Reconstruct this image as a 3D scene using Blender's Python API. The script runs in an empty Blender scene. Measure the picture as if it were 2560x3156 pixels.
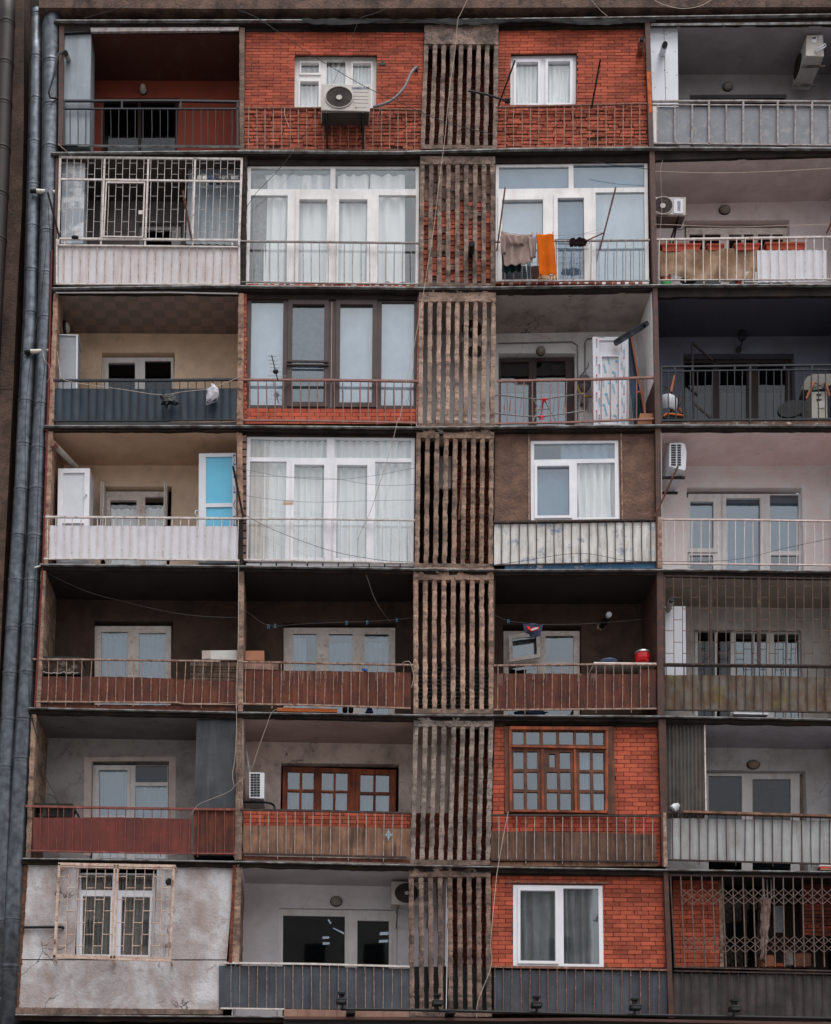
import bpy, bmesh, math, random
from mathutils import Vector, Matrix, noise
random.seed(7)
S = bpy.context.scene
COL = S.collection

# ------------------------------------------------------------------ camera
CAM = (-1.797, -26.142, -4.873); YAW = -0.0335; PITCH = 0.1190; ROLL = 0.02104
FPX = 4451.06; PPX = 810.93; PPY = 3420.26; PW, PH = 2560.0, 3156.0
_f = Vector((math.sin(YAW)*math.cos(PITCH), math.cos(YAW)*math.cos(PITCH), math.sin(PITCH)))
_r0 = Vector((math.cos(YAW), -math.sin(YAW), 0)); _u0 = _r0.cross(_f)
CR = _r0*math.cos(ROLL) + _u0*math.sin(ROLL)
CU = -_r0*math.sin(ROLL) + _u0*math.cos(ROLL)
cd = bpy.data.cameras.new('camera'); cam = bpy.data.objects.new('camera', cd); COL.objects.link(cam)
cam.matrix_world = Matrix(((CR.x, CU.x, -_f.x, CAM[0]), (CR.y, CU.y, -_f.y, CAM[1]), (CR.z, CU.z, -_f.z, CAM[2]), (0, 0, 0, 1)))
cd.sensor_fit = 'HORIZONTAL'; cd.sensor_width = 36; cd.lens = FPX*36/PW
cd.shift_x = (PW/2-PPX)/PW; cd.shift_y = (PPY-PH/2)/PW
cd.clip_start = 0.1; cd.clip_end = 2000
S.camera = cam
# ------------------------------------------------------------------ sky, sun, exposure
SUN_EL, SUN_AZ = math.radians(70), math.radians(160)
wd = bpy.data.worlds.new('World'); S.world = wd; wd.use_nodes = True
nt = wd.node_tree; nt.nodes.clear()
sk = nt.nodes.new('ShaderNodeTexSky'); sk.sky_type = 'NISHITA'; sk.sun_disc = False
sk.sun_elevation = SUN_EL; sk.sun_rotation = SUN_AZ; sk.dust_density = 4; sk.air_density = 1.0; sk.ozone_density = 1.2
hs = nt.nodes.new('ShaderNodeHueSaturation'); hs.inputs['Saturation'].default_value = 0.12
bg = nt.nodes.new('ShaderNodeBackground'); bg.inputs['Strength'].default_value = 0.15
wo = nt.nodes.new('ShaderNodeOutputWorld')
nt.links.new(sk.outputs[0], hs.inputs['Color']); nt.links.new(hs.outputs[0], bg.inputs[0]); nt.links.new(bg.outputs[0], wo.inputs[0])
sl = bpy.data.lights.new('sun', 'SUN'); sl.energy = 1.3; sl.angle = math.radians(46); sl.color = (1, .97, .93)
so = bpy.data.objects.new('sun', sl); COL.objects.link(so)
# sky sun_rotation 0 = +Y, clockwise seen from above
sd = Vector((math.sin(SUN_AZ)*math.cos(SUN_EL), math.cos(SUN_AZ)*math.cos(SUN_EL), math.sin(SUN_EL)))
so.rotation_euler = sd.to_track_quat('Z', 'Y').to_euler()
S.view_settings.view_transform = 'Standard'; S.view_settings.look = 'None'
S.view_settings.exposure = 0.36; S.view_settings.gamma = 1; S.view_settings.use_curve_mapping = False
S.cycles.max_bounces = 6; S.cycles.transparent_max_bounces = 12

# ------------------------------------------------------------------ measuring: photo point -> point on the vertical plane at depth Y
def W(sx, sy, Y=0.0):
    d = _f + CR*((sx-PPX)/FPX) - CU*((sy-PPY)/FPX)
    t = (Y-CAM[1])/d.y
    return Vector(CAM) + d*t
ROW0 = {1: 0, 2: 440, 3: 860, 4: 1290, 5: 1730, 6: 2180, 7: 2640}
class Fr:                       # a measuring frame of the photograph
    def __init__(s, x0, y0, k): s.x0, s.y0, s.k = x0, y0, k
    def __call__(s, x, y): return (s.x0+x*s.k, s.y0+y*s.k)
A = {r: Fr(0, ROW0[r], 900/1736) for r in ROW0}
B = {r: Fr(700, ROW0[r], 900/1736) for r in ROW0}
C = {r: Fr(1500, ROW0[r], 1060/1736) for r in ROW0}
P1 = Fr(0, 0, 260/464); P2 = Fr(0, 1200, 260/464)
SRC = Fr(0, 0, 1)

class Quad:                     # four photo points (TL,TR,BR,BL) laid on the plane at depth Y; u right, v down
    def __init__(s, pts, Y):
        s.Y = Y; s.p = [W(x, y, Y) for x, y in pts]
        s.w = ((s.p[1]-s.p[0]).length+(s.p[2]-s.p[3]).length)/2; s.h = ((s.p[3]-s.p[0]).length+(s.p[2]-s.p[1]).length)/2
    def at(s, u, v, y=None):
        a = s.p[0].lerp(s.p[1], u); b = s.p[3].lerp(s.p[2], u); c = a.lerp(b, v)
        return Vector((c.x, s.Y if y is None else y, c.z))
    def inv(s, pt):
        t = W(pt[0], pt[1], s.Y); u = v = .5
        for _ in range(8):
            c = s.at(u, v); ex, ez = t.x-c.x, t.z-c.z
            du = s.at(u+1e-3, v)-c; dv = s.at(u, v+1e-3)-c
            a, b, cc, d = du.x/1e-3, dv.x/1e-3, du.z/1e-3, dv.z/1e-3
            det = a*d-b*cc; u += (ex*d-b*ez)/det; v += (a*ez-cc*ex)/det
        return u, v
    def rect(s, fr, r):         # frame rect -> uv rect
        m = (r[1]+r[3])/2; n = (r[0]+r[2])/2
        return (s.inv(fr(r[0], m))[0], s.inv(fr(n, r[1]))[1], s.inv(fr(r[2], m))[0], s.inv(fr(n, r[3]))[1])
def R4(fr, q):                  # rect (4 numbers) or 8 numbers -> four photo points
    if len(q) == 4: x0, y0, x1, y1 = q; q = (x0, y0, x1, y0, x1, y1, x0, y1)
    return [fr(q[i], q[i+1]) for i in range(0, 8, 2)]
def yl(poly, x):
    if x <= poly[0][0]:
        a, b = poly[0], poly[1]
    else:
        for a, b in zip(poly, poly[1:]):
            if x <= b[0]: break
    return a[1]+(b[1]-a[1])*(x-a[0])/(b[0]-a[0])

# ------------------------------------------------------------------ mesh helpers
def NB(): return bmesh.new()
def face(bm, vs):
    try: return bm.faces.new(vs)
    except ValueError: return None
def hexa(bm, f4, b4):           # front TL,TR,BR,BL and back the same
    a = [bm.verts.new(p) for p in f4]; b = [bm.verts.new(p) for p in b4]
    face(bm, [a[0], a[3], a[2], a[1]]); face(bm, [b[0], b[1], b[2], b[3]])
    for i in range(4):
        j = (i+1) % 4; face(bm, [a[i], a[j], b[j], b[i]])
def qbox(bm, Q, u0, v0, u1, v1, ya, yb, jit=0):
    def j(p):
        return p+Vector((random.uniform(-jit, jit), random.uniform(-jit, jit)*.6, random.uniform(-jit, jit))) if jit else p
    f = [(u0, v0), (u1, v0), (u1, v1), (u0, v1)]
    hexa(bm, [j(Q.at(u, v, ya)) for u, v in f], [Q.at(u, v, yb) for u, v in f])
def prism(bm, pts, ya, yb, taper=0):
    fw = [W(x, y, ya) for x, y in pts]; c = sum(fw, Vector())/len(fw)
    a = [bm.verts.new(p) for p in fw]
    b = [bm.verts.new(Vector((p.x+(c.x-p.x)*taper, yb, p.z+(c.z-p.z)*taper))) for p in fw]
    n = len(a)
    face(bm, a[::-1]); face(bm, b)
    for i in range(n):
        j = (i+1) % n; face(bm, [a[i], a[j], b[j], b[i]])
def box(bm, x0, x1, y0, y1, z0, z1):
    hexa(bm, [Vector(p) for p in ((x0, y0, z1), (x1, y0, z1), (x1, y0, z0), (x0, y0, z0))],
         [Vector(p) for p in ((x0, y1, z1), (x1, y1, z1), (x1, y1, z0), (x0, y1, z0))])
def tube(bm, pts, r, n=8, cap=True):
    pts = [Vector(p) for p in pts]; rings = []; up = None
    for i, p in enumerate(pts):
        d = (pts[min(i+1, len(pts)-1)]-pts[max(i-1, 0)]).normalized()
        if up is None: up = Vector((0, 1, 0)) if abs(d.y) < .9 else Vector((1, 0, 0))
        a = (up-d*up.dot(d)).normalized(); b = d.cross(a); up = a
        rr = r[i] if isinstance(r, (list, tuple)) else r
        rings.append([bm.verts.new(p+(a*math.cos(t)+b*math.sin(t))*rr) for t in [2*math.pi*k/n for k in range(n)]])
    for p, q in zip(rings, rings[1:]):
        for k in range(n): face(bm, [p[k], p[(k+1) % n], q[(k+1) % n], q[k]])
    if cap: face(bm, rings[0][::-1]); face(bm, rings[-1])
def smooth_line(pts, n=6):      # Catmull-Rom through points
    pts = [Vector(p) for p in pts]
    if len(pts) < 3: return pts
    q = [pts[0]*2-pts[1]]+pts+[pts[-1]*2-pts[-2]]; out = []
    for i in range(1, len(q)-2):
        for k in range(n):
            t = k/n
            out.append(.5*((2*q[i])+(-q[i-1]+q[i+1])*t+(2*q[i-1]-5*q[i]+4*q[i+1]-q[i+2])*t*t+(-q[i-1]+3*q[i]-3*q[i+1]+q[i+2])*t**3))
    return out+[pts[-1]]
def ell(fr, cx, cy, rx, ry, n=28, a0=0, a1=2*math.pi):
    return [fr(cx+rx*math.cos(a0+(a1-a0)*k/n), cy+ry*math.sin(a0+(a1-a0)*k/n)) for k in range(n)]
def dome(bm, fr, cx, cy, rx, ry, Y, dep):       # flattened half ball facing the street
    c = W(*fr(cx, cy), Y); ax = (W(*fr(cx+rx, cy), Y)-c).x; az = (W(*fr(cx, cy-ry), Y)-c).z; n, m = 20, 6
    prev = None
    for j in range(m+1):
        t = j/m*math.pi/2; s_, h = math.cos(t), math.sin(t)
        ring = [bm.verts.new((c.x+ax*s_*math.cos(2*math.pi*k/n), Y-dep*h, c.z+az*s_*math.sin(2*math.pi*k/n))) for k in range(n)]
        if prev:
            for k in range(n): face(bm, [prev[k], prev[(k+1) % n], ring[(k+1) % n], ring[k]])
        prev = ring
    face(bm, prev)
def ball(bm, c, rx, ry, rz, n=14, m=8, lump=0):
    rows = []
    for j in range(m+1):
        t = math.pi*j/m
        row = []
        for k in range(n):
            a = 2*math.pi*k/n; d = Vector((math.sin(t)*math.cos(a), math.sin(t)*math.sin(a), math.cos(t)))
            f = 1+lump*noise.noise(Vector(c)*3+d*2.3) if lump else 1
            row.append(bm.verts.new((c[0]+d.x*rx*f, c[1]+d.y*ry*f, c[2]+d.z*rz*f)))
        rows.append(row)
    for p, q in zip(rows, rows[1:]):
        for k in range(n): face(bm, [p[k], p[(k+1) % n], q[(k+1) % n], q[k]])
    bmesh.ops.remove_doubles(bm, verts=bm.verts, dist=1e-5)
def plate(bm, Q, holes, ya, yb):                # plate with rectangular holes in uv
    us = sorted({0., 1.} | {min(max(h[i], 0), 1) for h in holes for i in (0, 2)})
    vs = sorted({0., 1.} | {min(max(h[i], 0), 1) for h in holes for i in (1, 3)})
    for v0, v1 in zip(vs, vs[1:]):
        run = None; vm = (v0+v1)/2
        for u0, u1 in zip(us, us[1:]):
            um = (u0+u1)/2
            solid = not any(h[0] < um < h[2] and h[1] < vm < h[3] for h in holes)
            if solid: run = [run[0], u1] if run else [u0, u1]
            elif run: qbox(bm, Q, run[0], v0, run[1], v1, ya, yb); run = None
        if run: qbox(bm, Q, run[0], v0, run[1], v1, ya, yb)
def ring(bm, Q, h, wu, wv, ya, yb):             # sash: ring round a uv rect
    u0, v0, u1, v1 = h
    qbox(bm, Q, u0-wu, v0-wv, u1+wu, v0, ya, yb); qbox(bm, Q, u0-wu, v1, u1+wu, v1+wv, ya, yb)
    qbox(bm, Q, u0-wu, v0, u0, v1, ya, yb); qbox(bm, Q, u1, v0, u1+wu, v1, ya, yb)
def sheet(bm, fn, nu, nv, thick=0):             # fn(u,v)->Vector
    g = [[bm.verts.new(fn(i/nu, j/nv)) for i in range(nu+1)] for j in range(nv+1)]
    for j in range(nv):
        for i in range(nu): face(bm, [g[j][i], g[j+1][i], g[j+1][i+1], g[j][i+1]])
    if thick:
        h = [[bm.verts.new(v.co+Vector((0, thick, 0))) for v in row] for row in g]
        for j in range(nv):
            for i in range(nu): face(bm, [h[j][i], h[j][i+1], h[j+1][i+1], h[j+1][i]])
        for i in range(nu):
            face(bm, [g[0][i], g[0][i+1], h[0][i+1], h[0][i]]); face(bm, [g[nv][i+1], g[nv][i], h[nv][i], h[nv][i+1]])
        for j in range(nv):
            face(bm, [g[j+1][0], g[j][0], h[j][0], h[j+1][0]]); face(bm, [g[j][nu], g[j+1][nu], h[j+1][nu], h[j][nu]])

def obj(name, bm, m, parent=None, label=None, smooth=False):
    if not isinstance(bm, bpy.types.Mesh):
        me = bpy.data.meshes.new(name); bmesh.ops.recalc_face_normals(bm, faces=bm.faces); bm.to_mesh(me); bm.free()
    else: me = bm
    me.materials.append(m); o = bpy.data.objects.new(name, me); COL.objects.link(o)
    if parent:
        o.parent = parent        # meshes are built in place: only the Empty at a thing's base carries an offset
        if parent.type == 'EMPTY': o.matrix_parent_inverse = Matrix.Translation(-parent.location)
    if label: o['label'] = label
    if smooth:
        for p in me.polygons: p.use_smooth = True
    return o
def thing(name, label, cat, loc, group=None):
    o = bpy.data.objects.new(name, None); COL.objects.link(o); o.location = loc; o.empty_display_size = .1
    o['label'] = label; o['category'] = cat
    if group: o['group'] = group
    return o
def tag(o, label, cat, group=None):
    o['label'] = label; o['category'] = cat
    if group: o['group'] = group
    return o
def dup(root, d, label=None):
    # copies a thing with its parts and sub-parts
    r = root.copy(); COL.objects.link(r); r.location = root.location+Vector(d)
    if label: r['label'] = label
    for ch in list(root.children):
        c = ch.copy(); COL.objects.link(c); c.parent = r; c.matrix_parent_inverse = ch.matrix_parent_inverse.copy()
        for g in list(ch.children):
            e = g.copy(); COL.objects.link(e); e.parent = c
    return r

# ------------------------------------------------------------------ materials
def lin(c):
    c /= 255; return c/12.92 if c <= .04045 else ((c+.055)/1.055)**2.4
def L(r, g, b, k=1.45): return tuple(min(.88, lin(v)*k*.92) for v in (r, g, b))+(1,)
def M(name, c1, c2=None, scale=2.5, thr=(.35, .65), stain=None, samt=.5, sscale=(7, 7, .7), spots=None, spamt=.5, spscale=9,
      rough=.85, bump=.25, bscale=60, bdist=.01, metal=0, island=0, spec=.3, fine=.12, crack=0, cscale=1.3):
    m = bpy.data.materials.new(name); m.use_nodes = True; n = m.node_tree.nodes; k = m.node_tree.links
    bs = n['Principled BSDF']; bs.inputs['Roughness'].default_value = rough; bs.inputs['Metallic'].default_value = metal
    bs.inputs['Specular IOR Level'].default_value = spec
    tc = n.new('ShaderNodeTexCoord')
    def noi(sc, det=6, vec=None, ro=.6):
        t = n.new('ShaderNodeTexNoise'); t.inputs['Scale'].default_value = sc; t.inputs['Detail'].default_value = det
        t.inputs['Roughness'].default_value = ro; k.new(vec or tc.outputs['Object'], t.inputs['Vector']); return t.outputs['Fac']
    def ramp(v, a, b):
        r = n.new('ShaderNodeMapRange'); r.inputs['From Min'].default_value = a; r.inputs['From Max'].default_value = b
        k.new(v, r.inputs['Value']); return r.outputs['Result']
    def mix(f, a, b, mode='MIX', amt=None):
        x = n.new('ShaderNodeMix'); x.data_type = 'RGBA'; x.blend_type = mode
        if amt is not None:
            q = n.new('ShaderNodeMath'); q.operation = 'MULTIPLY'; q.inputs[1].default_value = amt; k.new(f, q.inputs[0]); f = q.outputs[0]
        if hasattr(f, 'links'): k.new(f, x.inputs[0])
        else: x.inputs[0].default_value = f
        for s_, v in ((6, a), (7, b)):
            if hasattr(v, 'links'): k.new(v, x.inputs[s_])
            else: x.inputs[s_].default_value = v
        return x.outputs[2]
    c2 = c2 or tuple(v*.8 for v in c1[:3])+(1,)
    col = mix(ramp(noi(scale), *thr), c1, c2)
    if island:
        g = n.new('ShaderNodeNewGeometry'); r = n.new('ShaderNodeMapRange'); r.inputs['To Min'].default_value = 1-island; r.inputs['To Max'].default_value = 1+island*.6
        k.new(g.outputs['Random Per Island'], r.inputs['Value'])
        x = n.new('ShaderNodeVectorMath'); x.operation = 'SCALE'; k.new(col, x.inputs[0]); k.new(r.outputs[0], x.inputs['Scale']); col = x.outputs[0]
    if stain:
        mp = n.new('ShaderNodeMapping'); mp.inputs['Scale'].default_value = sscale; k.new(tc.outputs['Object'], mp.inputs['Vector'])
        col = mix(ramp(noi(1.0, 7, mp.outputs[0]), .47, .68), col, stain, amt=samt)
    if spots:
        col = mix(ramp(noi(spscale, 10, None, .7), .54, .64), col, spots, amt=spamt)
    if crack:       # hairline cracks: distorted cell edges, kept only in patches
        vm = n.new('ShaderNodeVectorMath'); vm.operation = 'ADD'; nn = n.new('ShaderNodeTexNoise'); nn.inputs['Scale'].default_value = 3; nn.inputs['Detail'].default_value = 5
        k.new(tc.outputs['Object'], nn.inputs['Vector']); sc = n.new('ShaderNodeVectorMath'); sc.operation = 'SCALE'; sc.inputs['Scale'].default_value = .45; k.new(nn.outputs['Color'], sc.inputs[0])
        k.new(tc.outputs['Object'], vm.inputs[0]); k.new(sc.outputs[0], vm.inputs[1])
        vo = n.new('ShaderNodeTexVoronoi'); vo.feature = 'DISTANCE_TO_EDGE'; vo.inputs['Scale'].default_value = cscale; k.new(vm.outputs[0], vo.inputs['Vector'])
        a_ = ramp(vo.outputs['Distance'], .012, .003); b_ = ramp(noi(1.1, 3), .5, .6); mm = n.new('ShaderNodeMath'); mm.operation = 'MULTIPLY'; k.new(a_, mm.inputs[0]); k.new(b_, mm.inputs[1])
        col = mix(mm.outputs[0], col, (.03, .024, .02, 1), amt=crack)
    fn = noi(bscale, 4)
    if fine:
        r = n.new('ShaderNodeMapRange'); r.inputs['To Min'].default_value = 1-fine; r.inputs['To Max'].default_value = 1+fine; k.new(fn, r.inputs['Value'])
        x = n.new('ShaderNodeVectorMath'); x.operation = 'SCALE'; k.new(col, x.inputs[0]); k.new(r.outputs[0], x.inputs['Scale']); col = x.outputs[0]
    k.new(col, bs.inputs['Base Color'])
    if bump:
        b = n.new('ShaderNodeBump'); b.inputs['Strength'].default_value = bump; b.inputs['Distance'].default_value = bdist
        k.new(fn, b.inputs['Height']); k.new(b.outputs[0], bs.inputs['Normal'])
    return m
def glass_mat(name, tint, refl=.16, wob=.0015):
    m = bpy.data.materials.new(name); m.use_nodes = True; n = m.node_tree.nodes; k = m.node_tree.links; n.clear()
    o = n.new('ShaderNodeOutputMaterial'); t = n.new('ShaderNodeBsdfTransparent'); t.inputs[0].default_value = tint
    g = n.new('ShaderNodeBsdfGlossy'); g.inputs['Roughness'].default_value = .02; g.inputs[0].default_value = (.93, .97, 1, 1)
    lw = n.new('ShaderNodeLayerWeight'); lw.inputs['Blend'].default_value = .5      # same from both sides of the pane
    pw = n.new('ShaderNodeMath'); pw.operation = 'POWER'; pw.inputs[1].default_value = 4; k.new(lw.outputs['Facing'], pw.inputs[0])
    ad = n.new('ShaderNodeMath'); ad.operation = 'MULTIPLY_ADD'; ad.inputs[1].default_value = .7; ad.inputs[2].default_value = refl+.03; k.new(pw.outputs[0], ad.inputs[0])
    tc = n.new('ShaderNodeTexCoord'); no = n.new('ShaderNodeTexNoise'); no.inputs['Scale'].default_value = 1.3; k.new(tc.outputs['Object'], no.inputs['Vector'])
    b = n.new('ShaderNodeBump'); b.inputs['Strength'].default_value = .5; b.inputs['Distance'].default_value = wob
    k.new(no.outputs['Fac'], b.inputs['Height']); k.new(b.outputs[0], g.inputs['Normal'])
    x = n.new('ShaderNodeMixShader'); k.new(ad.outputs[0], x.inputs[0]); k.new(t.outputs[0], x.inputs[1]); k.new(g.outputs[0], x.inputs[2]); k.new(x.outputs[0], o.inputs[0])
    return m
def cloth_mat(name, c, c2=None, scale=3, trans=.35, **kw):
    m = M(name, c, c2, scale=scale, rough=.95, bump=.15, bscale=220, bdist=.003, spec=.05, fine=.06, **kw)
    n = m.node_tree.nodes; k = m.node_tree.links; bs = n['Principled BSDF']; out = n['Material Output']
    t = n.new('ShaderNodeBsdfTranslucent'); src = bs.inputs['Base Color'].links[0].from_socket; k.new(src, t.inputs[0])
    x = n.new('ShaderNodeMixShader'); x.inputs[0].default_value = trans; k.new(bs.outputs[0], x.inputs[1]); k.new(t.outputs[0], x.inputs[2]); k.new(x.outputs[0], out.inputs[0])
    return m
SOOT = (.02, .015, .013, 1); RUST = (.16, .045, .02, 1)
conc = M('concrete', L(136, 114, 102, 1.3), L(90, 75, 68, 1.2), scale=3.5, stain=SOOT, samt=.55, sscale=(5, 5, .9), spots=(.02, .018, .017, 1), spamt=.55, spscale=16, bump=.9, bscale=38, bdist=.03)
conc_fin = M('fin_concrete', L(172, 144, 129, 1.35), L(112, 94, 86, 1.25), scale=2.4, thr=(.42, .62), stain=(.05, .042, .038, 1), samt=.6, sscale=(3, 3, 9), spots=(.02, .016, .015, 1), spamt=.85, spscale=26, bump=1, bscale=45, bdist=.03)
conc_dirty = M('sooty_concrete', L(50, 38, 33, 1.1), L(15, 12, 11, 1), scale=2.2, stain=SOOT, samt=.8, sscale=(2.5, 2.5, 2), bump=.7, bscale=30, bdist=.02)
conc_peach = M('peeling_peach_paint', L(166, 134, 116, 1.2), L(128, 102, 88, 1.15), scale=4, stain=L(95, 70, 60), samt=.8, sscale=(5, 5, 2.5), spots=L(70, 52, 46), spamt=.9, spscale=8, bump=.6, bscale=25, bdist=.02)
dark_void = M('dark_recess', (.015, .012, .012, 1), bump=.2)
brick = M('red_brick', L(166, 80, 58, 1.4), L(146, 68, 50, 1.35), scale=1.5, island=.34, stain=L(64, 34, 28), samt=.45, sscale=(1.1, 1.1, 1.6), spots=L(190, 120, 100), spamt=.22, spscale=14, bump=.5, bscale=90, bdist=.005)
brick_rough = M('rough_red_brick', L(174, 90, 68, 1.4), L(138, 70, 54, 1.3), scale=6, island=.35, stain=L(70, 40, 32), samt=.3, spots=L(84, 42, 34), spamt=.4, spscale=12, bump=.8, bscale=60, bdist=.01)
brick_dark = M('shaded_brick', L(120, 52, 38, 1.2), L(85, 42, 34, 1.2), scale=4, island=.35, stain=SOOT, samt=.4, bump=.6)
mortar = M('dark_mortar', (.085, .036, .028, 1), (.045, .024, .02, 1), scale=12, bump=.8)
stone_pale = M('grey_pink_stone', L(132, 106, 94, 1.2), L(88, 70, 64, 1.2), scale=5, island=.35, spots=SOOT, spamt=.5, bump=.8, bscale=50, bdist=.02)
pvc = M('white_pvc', L(214, 212, 213, 1.4), L(200, 197, 198, 1.4), scale=3, stain=L(150, 128, 116), samt=.28, rough=.45, bump=.03, fine=.03)
pvc_clean = M('clean_white_pvc', L(214, 214, 222, 1.35), L(204, 204, 212, 1.35), scale=3, stain=L(160, 150, 150), samt=.12, rough=.4, bump=.03, fine=.03)
white_wood = M('flaking_white_wood', L(214, 206, 202, 1.4), L(194, 184, 178, 1.35), scale=4, spots=L(120, 84, 66), spamt=.45, spscale=10, rough=.7, bump=.3, bscale=40)
brown_pvc = M('brown_pvc', L(66, 52, 52), L(56, 44, 45), rough=.5, bump=.05, fine=.05)
dark_brown = M('dark_brown_frame', L(50, 38, 36), rough=.6, bump=.1)
wood_orange = M('varnished_wood', L(150, 72, 36, 1.5), L(92, 42, 26, 1.4), scale=3, stain=L(55, 28, 20), samt=.75, sscale=(14, 14, 1.2), rough=.45, bump=.2, bscale=60)
wood_dark = M('dark_weathered_wood', L(108, 62, 40, 1.3), L(66, 40, 30, 1.3), scale=3, stain=(.03, .02, .015, 1), samt=.8, sscale=(11, 11, 1), rough=.6, bump=.3)
wood_board = M('weathered_board', L(140, 105, 84, 1.3), L(98, 72, 60, 1.2), scale=2.5, stain=L(58, 40, 34), samt=.85, sscale=(11, 11, 1), bump=.4, bscale=50)
wood_board_dark = M('dark_weathered_board', L(108, 80, 66, 1.2), L(74, 54, 46, 1.2), scale=2.5, stain=L(44, 32, 28), samt=.8, sscale=(11, 11, 1), bump=.4, bscale=50)
metal_pale = M('galvanised_flashing', L(140, 142, 144), L(88, 84, 82), scale=6, stain=L(70, 52, 46), samt=.7, sscale=(3, 3, 3), rough=.5, metal=.25, bump=.1)
post_brown = M('brown_steel_post', L(74, 50, 44), L(56, 40, 38), scale=5, spots=L(120, 60, 40), spamt=.35, rough=.6, bump=.15)
rail_white = M('white_rail_paint', L(200, 194, 192, 1.3), L(176, 166, 162, 1.3), scale=8, spots=RUST, spamt=.55, spscale=14, rough=.55, bump=.1)
rail_greyw = M('grey_rail_paint', L(150, 146, 148), L(116, 104, 100), scale=9, spots=RUST, spamt=.5, spscale=14, rough=.6, bump=.1)
rail_rust = M('rusty_rail', L(122, 84, 70), L(84, 52, 44), scale=12, spots=L(190, 160, 140), spamt=.6, spscale=24, rough=.8, bump=.3)
rail_rustpale = M('rust_and_white_rail', L(160, 138, 126, 1.2), L(120, 86, 72, 1.15), scale=12, thr=(.4, .65), spots=L(88, 44, 30), spamt=.8, spscale=18, rough=.8, bump=.3)
rail_pinkbrown = M('pink_brown_rail', L(136, 98, 90), L(112, 78, 72), scale=6, rough=.6, bump=.1)
rail_navy = M('navy_rail_paint', L(34, 40, 50, 1.1), L(27, 32, 40, 1.1), rough=.5, bump=.1)
rail_red = M('red_brown_rail', L(122, 62, 54), L(92, 50, 46), scale=8, spots=L(160, 110, 96), spamt=.4, rough=.6, bump=.2)
rail_dark = M('dark_rail', L(58, 46, 44), L(44, 36, 35), scale=8, spots=L(110, 80, 66), spamt=.5, rough=.7, bump=.2)
black = M('black_iron', (.012, .012, .014, 1), rough=.55, bump=.1)
sheet_white = M('white_sheet_metal', L(196, 194, 198, 1.3), L(182, 178, 182, 1.3), scale=2, stain=L(160, 140, 128), samt=.3, spots=RUST, spamt=.12, spscale=12, rough=.5, bump=.05)
sheet_whiter = M('white_plastic_sheet', L(200, 200, 208, 1.3), L(188, 186, 192, 1.3), scale=2, stain=L(160, 150, 146), samt=.3, rough=.5, bump=.05)
sheet_rustwhite = M('white_sheet_rust_runs', L(192, 190, 194, 1.3), L(178, 174, 178, 1.3), scale=2, stain=L(150, 96, 70), samt=.32, sscale=(14, 14, 1.0), rough=.5, bump=.05)
sheet_navy = M('navy_sheet_metal', L(40, 54, 68, 1.1), L(33, 45, 58, 1.1), scale=2, rough=.45, bump=.05)
sheet_grey = M('worn_grey_sheet', L(112, 114, 122), L(100, 102, 108), scale=3, spots=L(140, 136, 132), spamt=.55, spscale=7, rough=.6, bump=.08)
sheet_rust = M('rusted_brown_sheet', L(92, 44, 33, 1.2), L(62, 34, 28, 1.15), scale=3, stain=L(132, 76, 48), samt=.32, sscale=(9, 9, 1.4), spots=L(48, 28, 24), spamt=.5, rough=.75, bump=.2)
sheet_red = M('faded_red_sheet', L(116, 54, 46, 1.1), L(92, 45, 40, 1.05), scale=2, stain=L(60, 36, 34), samt=.5, sscale=(7, 7, .8), rough=.6, bump=.1)
sheet_mossy = M('mossy_rusted_sheet', L(108, 104, 98, 1.15), L(98, 72, 54, 1.15), scale=3.5, thr=(.36, .64), stain=L(56, 50, 46), samt=.8, sscale=(8, 8, 1.6), spots=L(104, 100, 44), spamt=.5, spscale=2.4, rough=.8, bump=.2)
sheet_peel = M('peeling_white_over_blue', L(206, 204, 202, 1.3), L(188, 184, 180, 1.3), scale=3, stain=L(92, 78, 72), samt=.4, sscale=(12, 12, 2), spots=L(40, 86, 130), spamt=.7, spscale=3.2, rough=.6, bump=.2)
sheet_asbestos = M('blue_grey_board', L(82, 88, 96, 1.1), L(62, 66, 74, 1.1), scale=2, stain=L(46, 46, 50), samt=.5, sscale=(4, 4, 1), rough=.85, bump=.3, bscale=120)
sheet_darkgrey = M('sooty_grey_sheet', L(78, 72, 72, 1.15), L(54, 49, 49, 1.1), scale=2, stain=L(36, 30, 30), samt=.6, sscale=(8, 8, 1), spots=L(52, 32, 28), spamt=.4, rough=.8, bump=.2)
galv = M('galvanised_pipe', L(106, 111, 118, 1.15), L(72, 76, 83, 1.1), scale=7, stain=L(60, 62, 68), samt=.6, sscale=(12, 12, 1), rough=.36, metal=.8, bump=.1, fine=.15)
galv_dark = M('dark_brown_pipe', L(44, 28, 27, 1.1), L(30, 22, 22, 1), scale=4, rough=.5, bump=.1)
cab_blue = M('pale_blue_metal_panel', L(142, 150, 158, 1.3), L(126, 134, 142, 1.3), scale=2, stain=L(84, 92, 100), samt=.4, rough=.5, bump=.05)
cab_white = M('white_cabinet', L(196, 198, 206, 1.35), L(186, 188, 196, 1.35), rough=.4, bump=.03, fine=.03)
cab_dark = M('dark_zinc_panel', L(62, 64, 68, 1.3), L(48, 50, 54, 1.3), scale=2, stain=L(84, 86, 90), samt=.4, sscale=(8, 8, .8), rough=.5, metal=.2, bump=.08)
ac_white = M('air_conditioner_casing', L(178, 172, 168, 1.35), L(168, 162, 158, 1.35), scale=3, stain=L(120, 108, 100), samt=.3, rough=.5, bump=.03, fine=.04)
ac_dark = M('fan_grille_dark', L(42, 34, 32), rough=.5, bump=.1)
blue_ink = M('blue_print', L(60, 82, 130, 1.2), rough=.5, bump=0, fine=0)
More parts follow.
